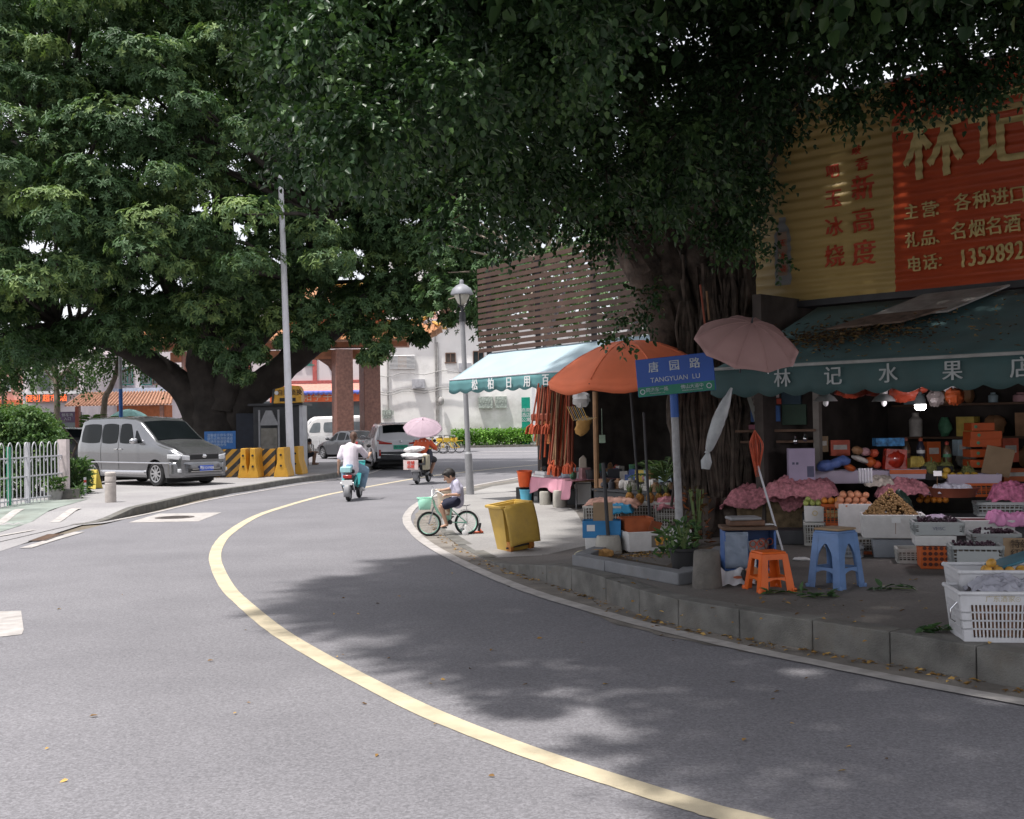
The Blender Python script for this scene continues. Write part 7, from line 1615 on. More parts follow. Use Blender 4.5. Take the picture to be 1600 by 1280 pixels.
seg(zq(600), zq(560), .028, M_grey); seg(zq(616), zq(600), .030, M_wht, 'band'); seg(zq(652), zq(616), .043, mat('sign_pole_blue', (.02, .08, .30), .5), 'blue_band'); seg(0, zq(652), .040, mat('sign_pole_white', (.30, .30, .31), .55, .15, 9, dirt=.6))
for k in range(3): b = MB(); z_ = zq(604 + k * 5); b.cyl((dx * z_ / hz, 0, z_), (dx * z_ / hz, 0, z_ + .012), .034); b.build('clamp', M_dark, t)
SA = R(9); Cn = at(1055, 586, p.y - .05); sgn = thing('x', 'x', 'x'); bpy.data.objects.remove(sgn)
ww, hh = .815, .395; r_ = Vector((math.cos(SA), -math.sin(SA) * 2.2, .075)).normalized(); u_ = Vector((0, 0, 1)); Mx = face_M(Cn - p, r_, u_)
b = MB(Mx); b.box((0, 0, 0), (ww, hh, .03)); bd = b.build('sign_board', mat('sign_blue', (.015, .07, .32), .45, .06, 3), t, smooth=False, bevel=.004)
b = MB(Mx); b.box((0, -hh / 2 + .052, .0165), (ww - .008, .10, .004)); b.build('green_strip', mat('sign_green_strip', (.01, .16, .10), .5), bd, smooth=False)
Ms = mat('sign_lettering', (.42, .46, .50), .5)
for ch, x in zip('唐园路', (-.22, 0, .215)): text(ch, .115, Ms, bd, Mx @ Matrix.Translation((x, .095, .018)), thick=.001, bold=.002)
text('TANGYUAN  LU', .072, Ms, bd, Mx @ Matrix.Translation((.0, -.035, .018)), thick=.001)
text('同济东一路', .048, Ms, bd, Mx @ Matrix.Translation((-.20, -.135, .021)), thick=.001); text('佛山大道中', .048, Ms, bd, Mx @ Matrix.Translation((.17, -.135, .021)), thick=.001)
text('TONGJI DONG 1 LU', .018, Ms, bd, Mx @ Matrix.Translation((-.20, -.170, .021)), thick=.001); text('FOSHAN DADAO ZHONG', .018, Ms, bd, Mx @ Matrix.Translation((.17, -.170, .021)), thick=.001)
for x in (-.355, .345): b = MB(Mx @ Matrix.Translation((x, -.145, .019))); b.lathe([(.020, 0), (.028, 0), (.028, .003), (.020, .003), (.020, 0)], n=18, cap=False); b.build('emblem', Ms, bd)
# ---- fruit shop
a1r = math.atan2(-.68, .73); q_ = at(1130, 578, 12.7); O1 = Vector((q_.x, q_.y, 0)); Z1 = q_.z
U1 = Vector((math.cos(a1r), math.sin(a1r), 0)); V1 = Vector((-U1.y, U1.x, 0)); ZP = .215
def W1(u, v, z=0): return O1 + U1 * u + V1 * v + Vector((0, 0, z))
def ucol(px, v=0):
    return min((k * .01 - 1.5 for k in range(1000)), key=lambda u: abs(W1(u, v).x / W1(u, v).y * F - (px - 800 + (600 - 640) * SL)))
M_aw1 = mat('awning_dark_teal', (.08, .15, .155), .75, .15, 2, dirt=.35); M_aw1v = mat('valance_dark_teal', (.045, .09, .092), .75, .1, 3, dirt=.12)
t = thing('shop_awning', 'dark teal awning with large pale characters on its scalloped front, over the fruit shop', 'awning', O1, a1r)
u0_, u1_ = -.15, 6.4; ZB = 3.05; VB = 2.45
b = MB(); b.grid(lambda u, v: (u0_ + (u1_ - u0_) * u, VB * v, Z1 + (ZB - Z1) * v - .05 * math.sin(v * PI) * (.6 + .4 * abs(math.sin(u * 14)))), 70, 10); b.build('canopy', M_aw1, t, solid=.006)
b = MB(Matrix.Translation((u0_, 0, 0))); n = int((u1_ - u0_) / .30) * 10; LWv = u1_ - u0_
b.grid(lambda u, v: (LWv * u, -.012 - .015 * math.sin(u * LWv * 2.3 + 1) * v - .010 * math.sin(u * LWv * 9) * v, Z1 - (.315 - .05 * (1 - abs(math.sin(PI * u * LWv / .30)))) * v), n, 3); b.build('valance', M_aw1v, t, solid=.004)
b = MB(); b.tube([(u0_, -.005, Z1 + .01), (u1_, -.005, Z1 + .01)], .02, 8); b.build('front_bar', mat('old_white_bar', (.33, .33, .32), .5, dirt=.4), t)
M_chr = mat('grey_lettering', (.34, .36, .36), .6)
for ch, px in zip('林记水果店', (1227, 1306, 1392, 1492, 1600)):
    uu = ucol(px); text(ch, .205, M_chr, t, face_M((uu, -.045, Z1 - .135), (1, 0, 0), (0, 0, 1)), thick=.002, bold=.003)
def roofp(u, v, dz=.02): return W1(u, VB * v, Z1 + (ZB - Z1) * v + dz)
s_sig = .25; pts_ = [roofp(ucol(px), v) for px, v in ((1225, .35), (1260, .35), (1300, .42), (1350, .45), (1240, .4), (1280, .4), (1330, .45))]
sll = [ (lambda p: p)(p) for p in pts_]
n = 900; C = np.array([[*roofp(random.gauss(.9, .55), min(.95, max(.05, random.gauss(.42, .10))), .012 + random.random() * .03)] for _ in range(n)])
o = leaf_mesh('fallen_leaves', C, rng.normal(size=(n, 3)) * [1, 1, .2], np.tile([0, 0, 1.0], (n, 1)) + rng.normal(0, .3, (n, 3)), rng.uniform(.04, .09, n), rng.uniform(.015, .04, n), leafmat('brown_litter', (.05, .03, .02), (.12, .07, .04), (.3, .2, .08), .05, .9), rng.random(n)); o['kind'] = 'stuff'; tag(o, 'brown leaf litter heaped on the dark teal awning', 'leaf litter')
n = 260; C = np.array([[*roofp(random.uniform(.2, 5), random.uniform(.05, .95), .004)] for _ in range(n)])
o = leaf_mesh('fallen_leaves', C, rng.normal(size=(n, 3)) * [1, 1, .2], np.tile([0, 0, 1.0], (n, 1)), rng.uniform(.03, .06, n), rng.uniform(.02, .03, n), M_dry, rng.random(n)); o['kind'] = 'stuff'; tag(o, 'single yellow leaves dotted over the dark teal awning', 'leaf litter')
for lab, ua, ub, va, vb_, m in (('old white board lying on the awning below the yellow sign', .9, 1.9, .62, .98, mat('old_board', (.30, .29, .28), .8, .2, 4, dirt=.6)), ('rusty corrugated strip lying on the awning', .6, 1.5, .50, .66, mat('rusty_sheet', (.13, .09, .07), .9, .3, 10))):
    P = [roofp(ua, va, .03), roofp(ub, va, .05), roofp(ub + .35, vb_, .06), roofp(ua + .35, vb_, .04)]; b = MB(); b.prism([q - P[0] for q in P], (0, 0, .02)); single(b, 'old_board', m, lab, 'board', P[0])
VBd = 2.62; zb0 = 3.17; zb1 = 5.75; uL = ucol(1150, VBd); uR = 7.2; uM = ucol(1404, VBd)
STEP = .128; AMP = .013
def corr(z): return AMP * math.cos(2 * PI * (z - zb0) / STEP)
t = thing('billboard', 'large corrugated red and yellow shop billboard above the dark teal awning', 'billboard', W1(0, VBd, 0), a1r)
def bpart(nm, ua, ub, z0, z1, m, off=0.0):
    b = MB(); nv = int((z1 - z0) / STEP * 8); b.grid(lambda u, v: (ua + (ub - ua) * u, -off - corr(z0 + (z1 - z0) * v), z0 + (z1 - z0) * v), 2, nv); return b.build(nm, m, t, solid=.004)
M_bye = mat('billboard_yellow', (.44, .31, .11), .5, .08, .9, dirt=.12); M_bre = mat('billboard_red', (.50, .075, .022), .5, .08, .9, dirt=.06)
bpart('yellow_panel', uL, uM, zb0, zb1, M_bye); bpart('red_panel', uM, uR, zb0, zb1, M_bre)
bpart('yellow_stripe', uM, uR, zb1 - .62, zb1 - .55, M_bye, .004)
b = MB(); b.box(((uL + uR) / 2, 0, zb0 - .02), (uR - uL, .05, .035)); b.box(((uL + uR) / 2, 0, zb1 + .02), (uR - uL, .05, .035)); b.build('frame', M_lgrey, t)
b = MB(); 
for k in range(6): b.box((uL + .3 + k * 1.5, .15, (zb0 + zb1) / 2), (.05, .05, zb1 - zb0))
b.build('back_posts', M_dark, t)
M_tye = mat('lettering_yellow', (.56, .44, .19), .5); M_tre = mat('lettering_red', (.46, .055, .02), .5)
def btext(s_, size, u, z, m, sx=1, bold=.004, shear=0):
    M = face_M((u, -.012, z), (1, 0, 0), (0, 0, 1)); return text(s_, size, m, t, M, thick=.004, bold=bold, sx=sx, wave=(STEP / 8, lambda y: corr(y), z))
def bz(px, py):
    u = ucol(px, VBd); p_ = W1(u, VBd); return u, at(px, py, p_.y).z
uu, zz = bz(1466, 232); btext('林', .92, uu, zz, M_tye, .82, .014); uu, zz = bz(1575, 205); btext('记', .98, uu, zz, M_tye, .82, .014)
for s_, x0, y0, dxp, sz in (('主营', 1432, 333, 27, .205), ('：', 1479, 327, 1, .205), ('各种进口水果', 1512, 318, 29, .225), ('礼品', 1432, 377, 25, .205), ('、', 1477, 372, 1, .165), ('名烟名酒', 1505, 363, 28, .22), ('电话', 1434, 415, 26, .205), ('：', 1480, 409, 1, .165)):
    for i, ch in enumerate(s_): uu, zz = bz(x0 + i * dxp, y0 - i * dxp * .14); btext(ch, sz, uu, zz, M_tye, .9, .004)
for i, ch in enumerate('13528925'): uu, zz = bz(1511 + i * 14.5, 406 - i * 2.2); btext(ch, .30, uu, zz, M_tye, .66, .006)
for i, ch in enumerate('香新高度'): uu, zz = bz(1356, (258, 296, 347, 398)[i]); btext(ch, (.18, .33, .33, .34)[i], uu, zz, M_tre, .95, .008)
uu, zz = bz(1348, 236); btext('豉', .13, uu, zz, M_tre, .95, .005)
for i, ch in enumerate('吧玉冰烧'): uu, zz = bz(1309, (270, 313, 357, 403)[i]); btext(ch, (.2, .26, .26, .3)[i], uu, zz, M_tre, .95, .006)
uu, z0_ = bz(1229, 446); _, z1_ = bz(1229, 340)
b = MB(); pts_ = [(-.11, 0), (.11, 0), (.12, .03), (.12, .62), (.08, .72), (.05, .76), (.05, .84), (-.05, .84), (-.05, .76), (-.08, .72), (-.12, .62), (-.12, .03)]; hs = (z1_ - z0_) / .84
def flatcorr(poly, off): 
    bmx = bmesh.new(); vs = [bmx.verts.new((x, 0, z)) for x, z in poly]; bmx.faces.new(vs)
    k = math.floor(min(z for _, z in poly) / (STEP / 6))
    while k * STEP / 6 < max(z for _, z in poly): bmesh.ops.bisect_plane(bmx, geom=bmx.verts[:] + bmx.edges[:] + bmx.faces[:], plane_co=(0, 0, k * STEP / 6), plane_no=(0, 0, 1)); k += 1
    for v in bmx.verts: v.co.y = -off - corr(v.co.z)
    me = bpy.data.meshes.new('bottle'); bmx.to_mesh(me); bmx.free(); return me
for nm, poly, off, m in (('printed_bottle', [(uu + x, z0_ + z * hs) for x, z in pts_], .007, mat('bottle_print', (.24, .24, .24), .5, .15, 5)), ('printed_label', [(uu + x, z0_ + z * hs) for x, z in ((-.07, .12), (.07, .12), (.07, .66), (-.07, .66))], .011, mat('label_print', (.32, .22, .16), .5))):
    me = flatcorr(poly, off); me.materials.append(m); o = bpy.data.objects.new(nm, me); COL.objects.link(o); o.parent = t
for i, ch in enumerate('玉冰烧'): btext(ch, .10, uu, z0_ + (.52 - .16 * i) * hs, M_tre, 1, .001)
t = thing('shop_building', 'dark open fronted fruit shop building under the billboard', 'building', O1, a1r)
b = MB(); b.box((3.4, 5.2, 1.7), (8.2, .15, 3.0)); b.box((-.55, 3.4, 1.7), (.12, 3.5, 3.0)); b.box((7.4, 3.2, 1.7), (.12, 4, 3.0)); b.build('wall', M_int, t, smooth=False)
b = MB(); b.box((3.4, 3.85, 3.13), (8.2, 2.6, .08)); b.build('ceiling', M_dark, t, smooth=False)
b = MB(); b.box((3.4, 4.0, zb1 - .3), (8.2, 2.4, .2)); b.build('roof', M_grey, t, smooth=False)
uu = ucol(1277, 2.2); b = MB(); b.box((uu, 2.2, (2.9 + ZP) / 2), (.08, .08, 2.9 - ZP)); b.build('front_post', mat('post_grey_brown', (.20, .18, .16), .6), t)
b = MB(); b.tube([(u0_, .25, 2.16), (6.5, .25, 2.16)], .014, 6); b.build('hanging_rail', M_grey, t)
M_shelf = mat('shelf_brown', (.12, .07, .045), .7)
random.seed(77)
for si, zz in enumerate((.9, 1.35, 1.8, 2.25)):
    b = MB(); b.box((2.9, 0, 0), (6.2, .45, .03)); single(b, 'wall_shelf', M_shelf, ('lowest shelf board on the dark back wall of the fruit shop', 'second shelf board from below on the shop back wall', 'third shelf board from below on the shop back wall', 'top shelf board on the shop back wall')[si], 'shelf', W1(0, 4.85, zz), a1r)
    for k in range(17):
        s = (random.uniform(.12, .3), random.uniform(.15, .3), random.uniform(.12, .36)); kd = random.choice((0, 0, 1, 3)); b = small(kd, None, s, None)
        kn = ('carton', 'bottle', 'bowl', 'packet')[kd]; mm = random.choice(M_goods); single(b, kn, mm, 'dim %s %s on the %s back wall shelf, %s' % (CN[M_goods.index(mm)], kn, ('lowest', 'second', 'third', 'top')[si], ('far left end', 'left of the middle', 'middle', 'right of the middle', 'far right end')[k * 5 // 17]), kn, W1(.1 + k * .36 + random.uniform(-.05, .05), 4.8, zz + .018), a1r, 'packages on the back wall shelves')
def atp(px, py, D): return at(px, py, D)
D = 14.5
t = thing('poster_strip', 'leaning pale poster strip with small pictures at the left end of the fruit shop', 'poster', atp(1182, 635, D), R(-20)); b = MB(); b.box((0, 0, 0), (.16, .01, .42), (0, R(-16), 0)); b.build('sheet', mat('poster_pale', (.24, .25, .23), .7, .1, 5), t)
b = MB(); b.box((.0, -.01, .08), (.10, .008, .12), (0, R(-16), 0)); b.box((.03, -.01, -.1), (.11, .008, .1), (0, R(-16), 0)); b.build('picture', mat('poster_pic', (.13, .11, .10), .7, .5, 25), t)
for lab, px, py, w_, h_, col in (('white topped red carton on the left upper shelf', 1203, 622, .24, .13, (.36, .30, .29)), ('red carton just below the white one on the left shelf', 1205, 632, .26, .07, (.32, .04, .02)), ('blue carton on the left shelf under the red carton', 1197, 659, .36, .20, (.03, .09, .26)), ('dark green carton standing right of the blue carton', 1242, 664, .30, .26, (.02, .05, .03)), ('dark teal carton above the green carton', 1237, 632, .24, .16, (.015, .04, .06)), ('pinkish packet strip below the blue carton', 1190, 671, .3, .06, (.25, .08, .12))):
    p_ = atp(px, py, D + .1); b = MB(); b.box((0, 0, h_ / 2), (w_, .2, h_)); single(b, 'carton', mat('c_' + lab[:12].replace(' ', '_'), col, .6, .12, 8), lab, 'carton', p_, R(-18), bevel=.004)
b = MB(); b.box((0, 0, 0), (1.0, .35, .03)); single(b, 'shelf_board', M_shelf, 'dark shelf board carrying the cartons beside the banyan trunk', 'shelf', atp(1212, 673, D + .1), R(-18))
b = MB(); b.box((0, 0, 0), (.9, .3, .03)); single(b, 'shelf_board', M_shelf, 'dark lower shelf board beside the banyan trunk', 'shelf', atp(1215, 690, D + .1), R(-18))
bp_ = at(1438, 632, 11.8); t = thing('hanging_bulb', 'glowing white bulb hanging under the fruit shop awning', 'bulb', bp_)
b = MB(); b.lathe([(.002, -.062), (.035, -.058), (.055, -.04), (.058, -.005), (.056, .0)], n=20); b.build('glass', mat('bulb_glow', (1, .98, .95), .3, .0, 1, emis=9), t)
b = MB(); b.lathe([(.056, 0), (.052, .05), (.035, .09), (.018, .10), (.018, .13), (0, .13)], n=20); b.build('socket', M_grey, t); b = MB(); b.tube([(0, 0, .12), (.0, .02, .55)], .005, 5); b.build('cord', M_black, t)
lp = bpy.data.lights.new('bulb_light', 'POINT'); lp.energy = 16; lp.color = (1, .90, .98); lp.shadow_soft_size = .06; lo_ = bpy.data.objects.new('bulb_light', lp); COL.objects.link(lo_); lo_.location = bp_ + Vector((0, -.03, -.13))
for lab, px, py in (('unlit dish shaped lamp shade hanging near the shop front post', 1290, 622), ('unlit dish shaped lamp shade hanging left of the glowing bulb', 1381, 622)):
    t = thing('lamp_shade', lab, 'lamp', at(px, py, 12.2)); b = MB(); b.lathe([(.12, -.03), (.125, -.035), (.09, .01), (.04, .04), (.04, .09), (.0, .09)], n=22); b.build('shade', mat('shade_metal', (.26, .25, .24), .35, .1, 4, metal=.5), t, solid=.003); b = MB(); b.tube([(0, 0, .08), (0, 0, .45)], .005, 5); b.build('cord', M_black, t); b = MB(); b.ell((0, 0, -.05), (.03, .03, .04)); b.build('bulb', M_wht, t)
for i, (px, py, rx, rz_, m) in enumerate(((1330, 612, .18, .07, 0), (1342, 630, .10, .13, 0), (1365, 612, .11, .05, 0), (1412, 614, .16, .10, 0), (1436, 606, .12, .06, 0), (1492, 618, .16, .10, 1), (1512, 622, .13, .16, 1), (1485, 606, .08, .05, 2), (1318, 632, .06, .12, 3), (1306, 640, .05, .10, 2), (1462, 622, .08, .09, 3))):
    if i in (1, 8, 9, 6): continue
    hangbag(('dark red plastic bag hanging right of the front post shade', 'long dark red bag hanging over the blue packs', 'small red bag between the two lamp shades', 'wide red bag hanging left of the glowing bulb', 'red bag just above the glowing bulb', 'bright orange red bag hanging right of the bulb', 'largest orange red bag at the upper right of the shop', 'crumpled white bag on top of the orange red bags', 'grey bag hanging beside the front post', 'small pale bag under the left lamp shade', 'brown bag hanging just right of the bulb')[i], at(px, py, 12.5), (rx, .09, rz_), (M_bagr, mat('orange_bag', (.25, .05, .013), .4, .1, 8, bump=.6, bscale=12), M_bag, mat('grey_bag', (.16, .14, .13), .5, .1, 8))[m])
YW = R(-14)
def G(px, py, up=0.0): return gq(px, py) + Vector((0, 0, up))
def S_(px, py, D): return at(px, py, D + (1.1 if D >= 12.4 else .35 if D >= 12 else 0))
crate('light plastic crate at the left foot of the fruit display', G(1280, 853) + Vector((0, .2, 0)), YW, .20, .34, .26, M_crw, 7, 5)
t = foambox('white box with a round gold emblem at the left of the fruit display', G(1280, 853) + Vector((0, .2, .265)), YW, .21, .34, .18, None, name='fruit_box')
b = MB(); b.lathe([(.022, 0), (.030, 0), (.030, .003), (.022, .003), (.022, 0)], (.01, -.178, .1), 18, Euler((R(90), 0, 0)).to_matrix(), cap=False); b.build('emblem', M_tye, t)
crate('light plastic crate under the orange crate', G(1315, 856) + Vector((0, .22, 0)), YW, .24, .34, .22, M_crw, 7, 4)
t = crate('bright orange red crate with pale lettering at the front of the display', G(1312, 853) + Vector((0, .2, .225)), YW, .25, .34, .24, M_cro, 6, 7)
text('新鲜水果\n优质脐橙', .045, M_tye, t, face_M((0, -.20, .13), (1, 0, 0), (0, 0, 1)), thick=.002)
foambox('large white foam box full of netted oranges', G(1352, 862) + Vector((0, .35, .18)), YW, .34, .42, .32, None)
crate('pale crate with an orange base under the large white foam box', G(1360, 866) + Vector((0, .3, 0)), YW, .34, .38, .175, M_crw, 10, 3)
b = MB(); b.box((0, 0, .012), (.40, .4, .024)); single(b, 'orange_tray', M_cro, 'flat orange tray under the pale crate', 'tray', G(1360, 868) + Vector((0, .3, -.001)), YW)
gb = G(1410, 873) + Vector((0, .25, 0)); t = foambox('grey plastic tub under the longan box', gb, YW, .42, .36, .19, M_crg, name='plastic_tub', fill=M_crg, fillz=.5)
lb_ = gb + Vector((-.02, -.02, .20)); t = foambox('white foam box heaped with brown longan fruit', lb_, YW, .60, .40, .24, None, fill=M_cart, fillz=.9)
M_long = mat('longan_skin', (.26, .15, .06), .8, .25, 60)
b = MB(); random.seed(4)
hh_ = .27
for i in range(620):
    a = random.uniform(0, 2 * PI); r_ = math.sqrt(random.random()); z_ = hh_ * (1 - r_) ** 1.0; x, y = math.cos(a) * r_ * .27, math.sin(a) * r_ * .18
    b.ell((x, y, z_ + random.uniform(-.008, .012)), .0145, 7, 5)
b.ell((0, 0, -.02), (.24, .15, .05), 10, 6)
o = single(b, 'longan_heap', M_long, 'cone shaped heap of small brown longans on the white foam box', 'longans', lb_ + Vector((-.02, 0, .22)), YW); o['kind'] = 'stuff'
b = MB(); b.ell((.0, 0, 0), (.16, .05, .07), 14, 8, (0, R(50), .3), .15); single(b, 'dark_plastic_bag', mat('dark_green_bag', (.015, .03, .022), .3, .2, 9, bump=.7, bscale=12), 'dark green plastic bag draped behind the longan heap', 'bag', lb_ + Vector((.17, .10, .34)), .2)
M_ora = mat('orange_peel', (.60, .22, .03), .5, .08, 20, bump=.2, bscale=150); M_orn = mat('netted_orange', (.52, .22, .12), .6, .1, 20)
def fruits(n, c, wx, wy, h, r, m, label, cat, grp, name, sq=.95, seed=1, leaf=False):
    rd = random.Random(seed); proto = None; k = 0; z = 0; layer = 0
    while k < n and layer < 6:
        sx = wx - layer * r * 1.3; sy = wy - layer * r * 1.3; x = -sx / 2
        while x <= sx / 2 + .001 and k < n:
            y = -sy / 2
            while y <= sy / 2 + .001 and k < n:
                p = c + Matrix.Rotation(YW, 3, 'Z') @ Vector((x + rd.uniform(-.2, .2) * r, y + rd.uniform(-.2, .2) * r, r + layer * r * 1.45))
                if proto is None:
                    b = MB(); b.ell((0, 0, 0), (r, r, r * sq), 14, 10); b.lathe([(r * .1, r * sq * .98), (r * .06, r * sq * 1.05), (0, r * sq * 1.05)], n=6); proto = single(b, name, m, label, cat, p, 0, grp)
                else: o = dup(proto, p, (rd.uniform(-.5, .5), rd.uniform(-.5, .5), rd.uniform(0, 6)), label)
                k += 1; y += r * 2.02
            x += r * 2.02
        layer += 1
fruits(58, G(1352, 862) + Vector((0, .35, .44)), .34, .36, .2, .038, M_orn, 'orange under the pink net in the large white foam box', 'orange', 'netted oranges in the foam box', 'orange', seed=2)
fruits(16, S_(1458, 786, 12.6), .30, .12, .1, .036, M_ora, 'bright orange on the front edge of the round brown tray', 'orange', 'loose bright oranges by the brown tray', 'orange', seed=3)
M_wick = mat('wicker_brown', (.16, .115, .065), .9, .25, 14, bump=.7, bscale=40)
for lab, px, py, w_, h_, d_ in (('large brown woven bin below the pink nets, left of the blue stool', 1222, 838, .86, .44, .5), ('brown woven bin tucked against the banyan trunk', 1180, 832, .36, .42, .5)):
    p_ = G(px, py) + Vector((0, .4, .0)); b = MB(); b.box((0, 0, h_ / 2), (w_, d_, h_), None, 1.08); single(b, 'woven_bin', M_wick, lab, 'bin', p_, YW, bevel=.05)
b = MB(); b.box((0, 0, .08), (.5, .4, .16)); single(b, 'dark_crate', M_dark, 'low dark crate in front of the brown woven bin', 'crate', G(1230, 850) + Vector((0, .12, 0)), YW, bevel=.01)
drape('big pink net heaped over the brown woven bins', G(1225, 838) + Vector((0, .45, .50)), YW, 1.3, .85, M_net, .035, .14, 'net', 11, .14)
drape('pink net hump behind the front net over the bins', S_(1250, 762, 12.9), YW, .9, .7, M_net, .035, .10, 'net', 13, .12)
drape('pink net behind the netted oranges', S_(1412, 764, 12.4), YW, .62, .5, M_net, .03, .08, 'net', 17, .10)
drape('pale garlic heads under clear film in the middle of the display', S_(1375, 752, 12.5), YW, .34, .34, mat('garlic_film', (.50, .44, .38), .5, .25, 24, bump=.8, bscale=30), .02, .05, 'film', 19, .07)
b = MB()
for k in range(5): b.grid(lambda u, v, k=k: (-.07 + .03 * k + .025 * u, -.02 * v, .14 - .16 * v), 1, 6)
single(b, 'plastic_strips', mat('clear_strip', (.45, .44, .47), .3, .1, 6, alpha=.8), 'folded strips of clear plastic hanging over the netted fruit', 'plastic strips', S_(1352, 752, 12.1), YW, solid=.003)
t = foambox('long white foam box at the back of the display with packets inside', S_(1322, 752, 13.2) + Vector((.0, 0, -.02)), YW, .98, .35, .16, mat('lilac_foam', (.50, .44, .54), .8, .05, 6), name='display_box', fill=M_goods[1])
t = foambox('white foam box with an orange band behind the garlic', S_(1417, 748, 12.9), YW, .40, .3, .12, mat('lilac_foam', (.5, .44, .54)), name='display_box'); b = MB(); b.box((0, -.16, .09), (.42, .012, .05)); b.build('band', M_cro, t)
b = MB(); b.box((0, 0, .1), (.36, .25, .17)); single(b, 'black_crate', M_black, 'black crate between the durians and the garlic film', 'crate', S_(1463, 752, 12.8), YW, bevel=.01)
foambox('white foam tray right of the black crate holding a durian', S_(1520, 756, 12.6), YW, .58, .35, .12, mat('lilac_foam', (.5, .44, .54)), name='display_box')
crate('orange plastic crate under the white foam tray', S_(1545, 775, 12.5), YW, .5, .34, .16, M_cro, 10, 3)
b = MB(); b.lathe([(.22, 0), (.26, .09), (.27, .10), (.24, .10), (.21, .02), (0, .02)], n=26); single(b, 'round_tray', mat('brown_red_tray', (.20, .06, .035), .5, .15, 6), 'round brown tray covered with clear film right of the bright oranges', 'tray', S_(1490, 776, 12.2), 0)
drape('clear film crumpled over the round brown tray', S_(1488, 762, 12.2), 0, .42, .3, mat('clear_film', (.42, .42, .48), .25, .1, 9, alpha=.8, bump=.7, bscale=20), .02, .05, 'film', 23, .04)
for k, (px, py) in enumerate(((1290, 800), (1400, 795), (1500, 800), (1550, 812))):   # trestles under the rear rows
    p_ = S_(px, py, 12.9); h_ = p_.z - ph(p_.x, p_.y); b = MB(); b.box((0, 0, h_ / 2), (.55, .5, h_)); single(b, 'trestle_box', M_dark, ('dark box supporting the left end of the rear display', 'dark box supporting the middle of the rear display', 'dark box under the round brown tray', 'dark box under the orange crate at the back')[k], 'box', (p_.x, p_.y, ph(p_.x, p_.y)), YW)
p_ = S_(1252, 752, 12.9); t = thing('upright_carton', 'upright lilac carton with two small dark squares behind the pink nets', 'carton', p_, R(-8)); b = MB(); b.box((0, 0, .20), (.31, .22, .40)); b.build('box', mat('lilac_card', (.36, .30, .42), .7, .06, 4), t, bevel=.004)
for x_, z_, w_, h_ in ((-.10, .22, .028, .028), (-.055, .22, .028, .028), (.10, .12, .08, .13)): b = MB(); b.box((x_, -.112, z_), (w_, .004, h_)); b.build('printed_square', mat('dark_print', (.08, .08, .14), .6), t)
for i, (px, py) in enumerate(((1243, 694), (1258, 690))): b = MB(); b.ell((0, 0, .03), (.03, .03, .035)); b.lathe([(.01, .05), (.015, .09), (0, .09)], n=8); single(b, 'metal_can', M_chrome, ('small shiny metal pot on the left of the lilac carton top', 'small shiny metal pot on the right of the lilac carton top')[i], 'pot', S_(px, py + 2, 12.9) + Vector((0, 0, .02)))
random.seed(12)
cols_ = [M_goods[1], M_goods[0], M_goods[5], M_cro, M_goods[7], M_goods[2]]
labs = ['blue bagged snack in the long lilac box, far left', 'dark blue wrapped bag second from the left in the long box', 'red wrapped bag in the long box', 'pale blue packet leaning in the long box', 'white label packet lying across the red bags', 'orange wrapped bag in front of the blue packets', 'red round packet left of the glossy red bag', 'orange round packet left of the glossy red bag', 'dark red packet at the back of the long box', 'brown carton packet at the back of the long box']
for i, (px, py, rx, rz_, m) in enumerate(((1290, 728, .11, .07, M_goods[1]), (1305, 724, .10, .06, M_goods[1]), (1328, 731, .07, .04, M_cro), (1318, 720, .09, .06, M_goods[1]), (1345, 718, .12, .035, M_goods[2]), (1360, 722, .06, .06, M_cro), (1366, 708, .055, .05, M_goods[0]), (1352, 706, .06, .05, M_goods[5]), (1340, 704, .07, .05, M_goods[8]), (1370, 726, .05, .05, M_goods[0]))):
    b = MB(); b.ell((0, 0, 0), (rx, .08, rz_), 14, 9, (0, R(random.uniform(-25, 25)), 0), .12); single(b, 'snack_packet', m, labs[i], 'packet', S_(px, py, 12.95))
b = MB(); b.box((0, 0, 0), (.27, .14, .25), (0, R(4), 0), .9); b.ell((0, -.03, .0), (.12, .08, .12), 12, 8, None, .12); t = single(b, 'glossy_bag', mat('glossy_red', (.40, .03, .015), .2, .3, 9, coat=.4, bump=.4, bscale=14), 'glossy red gift bag in the middle of the rear display', 'bag', S_(1398, 718, 12.9))
t = carton('blue printed carton tilted on top of the glossy red bag', S_(1388, 697, 13.1), R(-5), .34, .22, .10, mat('carton_sky', (.05, .20, .42), .6, .5, 18), False)
for i, (px, py, c1, c2) in enumerate(((1416, 716, (.07, .045, .03), (.4, .15, .12)), (1439, 716, (.03, .03, .05), (.5, .12, .06)), (1480, 722, (.10, .06, .03), (.45, .08, .06)))):
    t = thing('liquor_bottle', ('tall brown bottle with a pale red cap above the yellow bananas', 'dark bottle with an orange cap and white marks', 'amber patterned bottle with a red cap behind the durians')[i], 'bottle', S_(px, py, 13.1)); b = MB(); b.lathe([(.045, 0), (.05, .03), (.05, .13), (.03, .19), (.018, .21)], n=16); b.build('body', mat('bot%d' % i, c1, .3, .3, 14, coat=.4), t); b = MB(); b.lathe([(.022, .21), (.026, .24), (0, .26)], n=12); b.build('cap', mat('capx%d' % i, c2, .4), t)
    b = MB(); b.lathe([(.052, .06), (.052, .10)], n=16, cap=False); b.build('label', (M_goods[8], M_wht, M_goods[3])[i], t)
M_dur = mat('durian_skin', (.19, .20, .07), .85, .2, 20, bump=1, bscale=60)
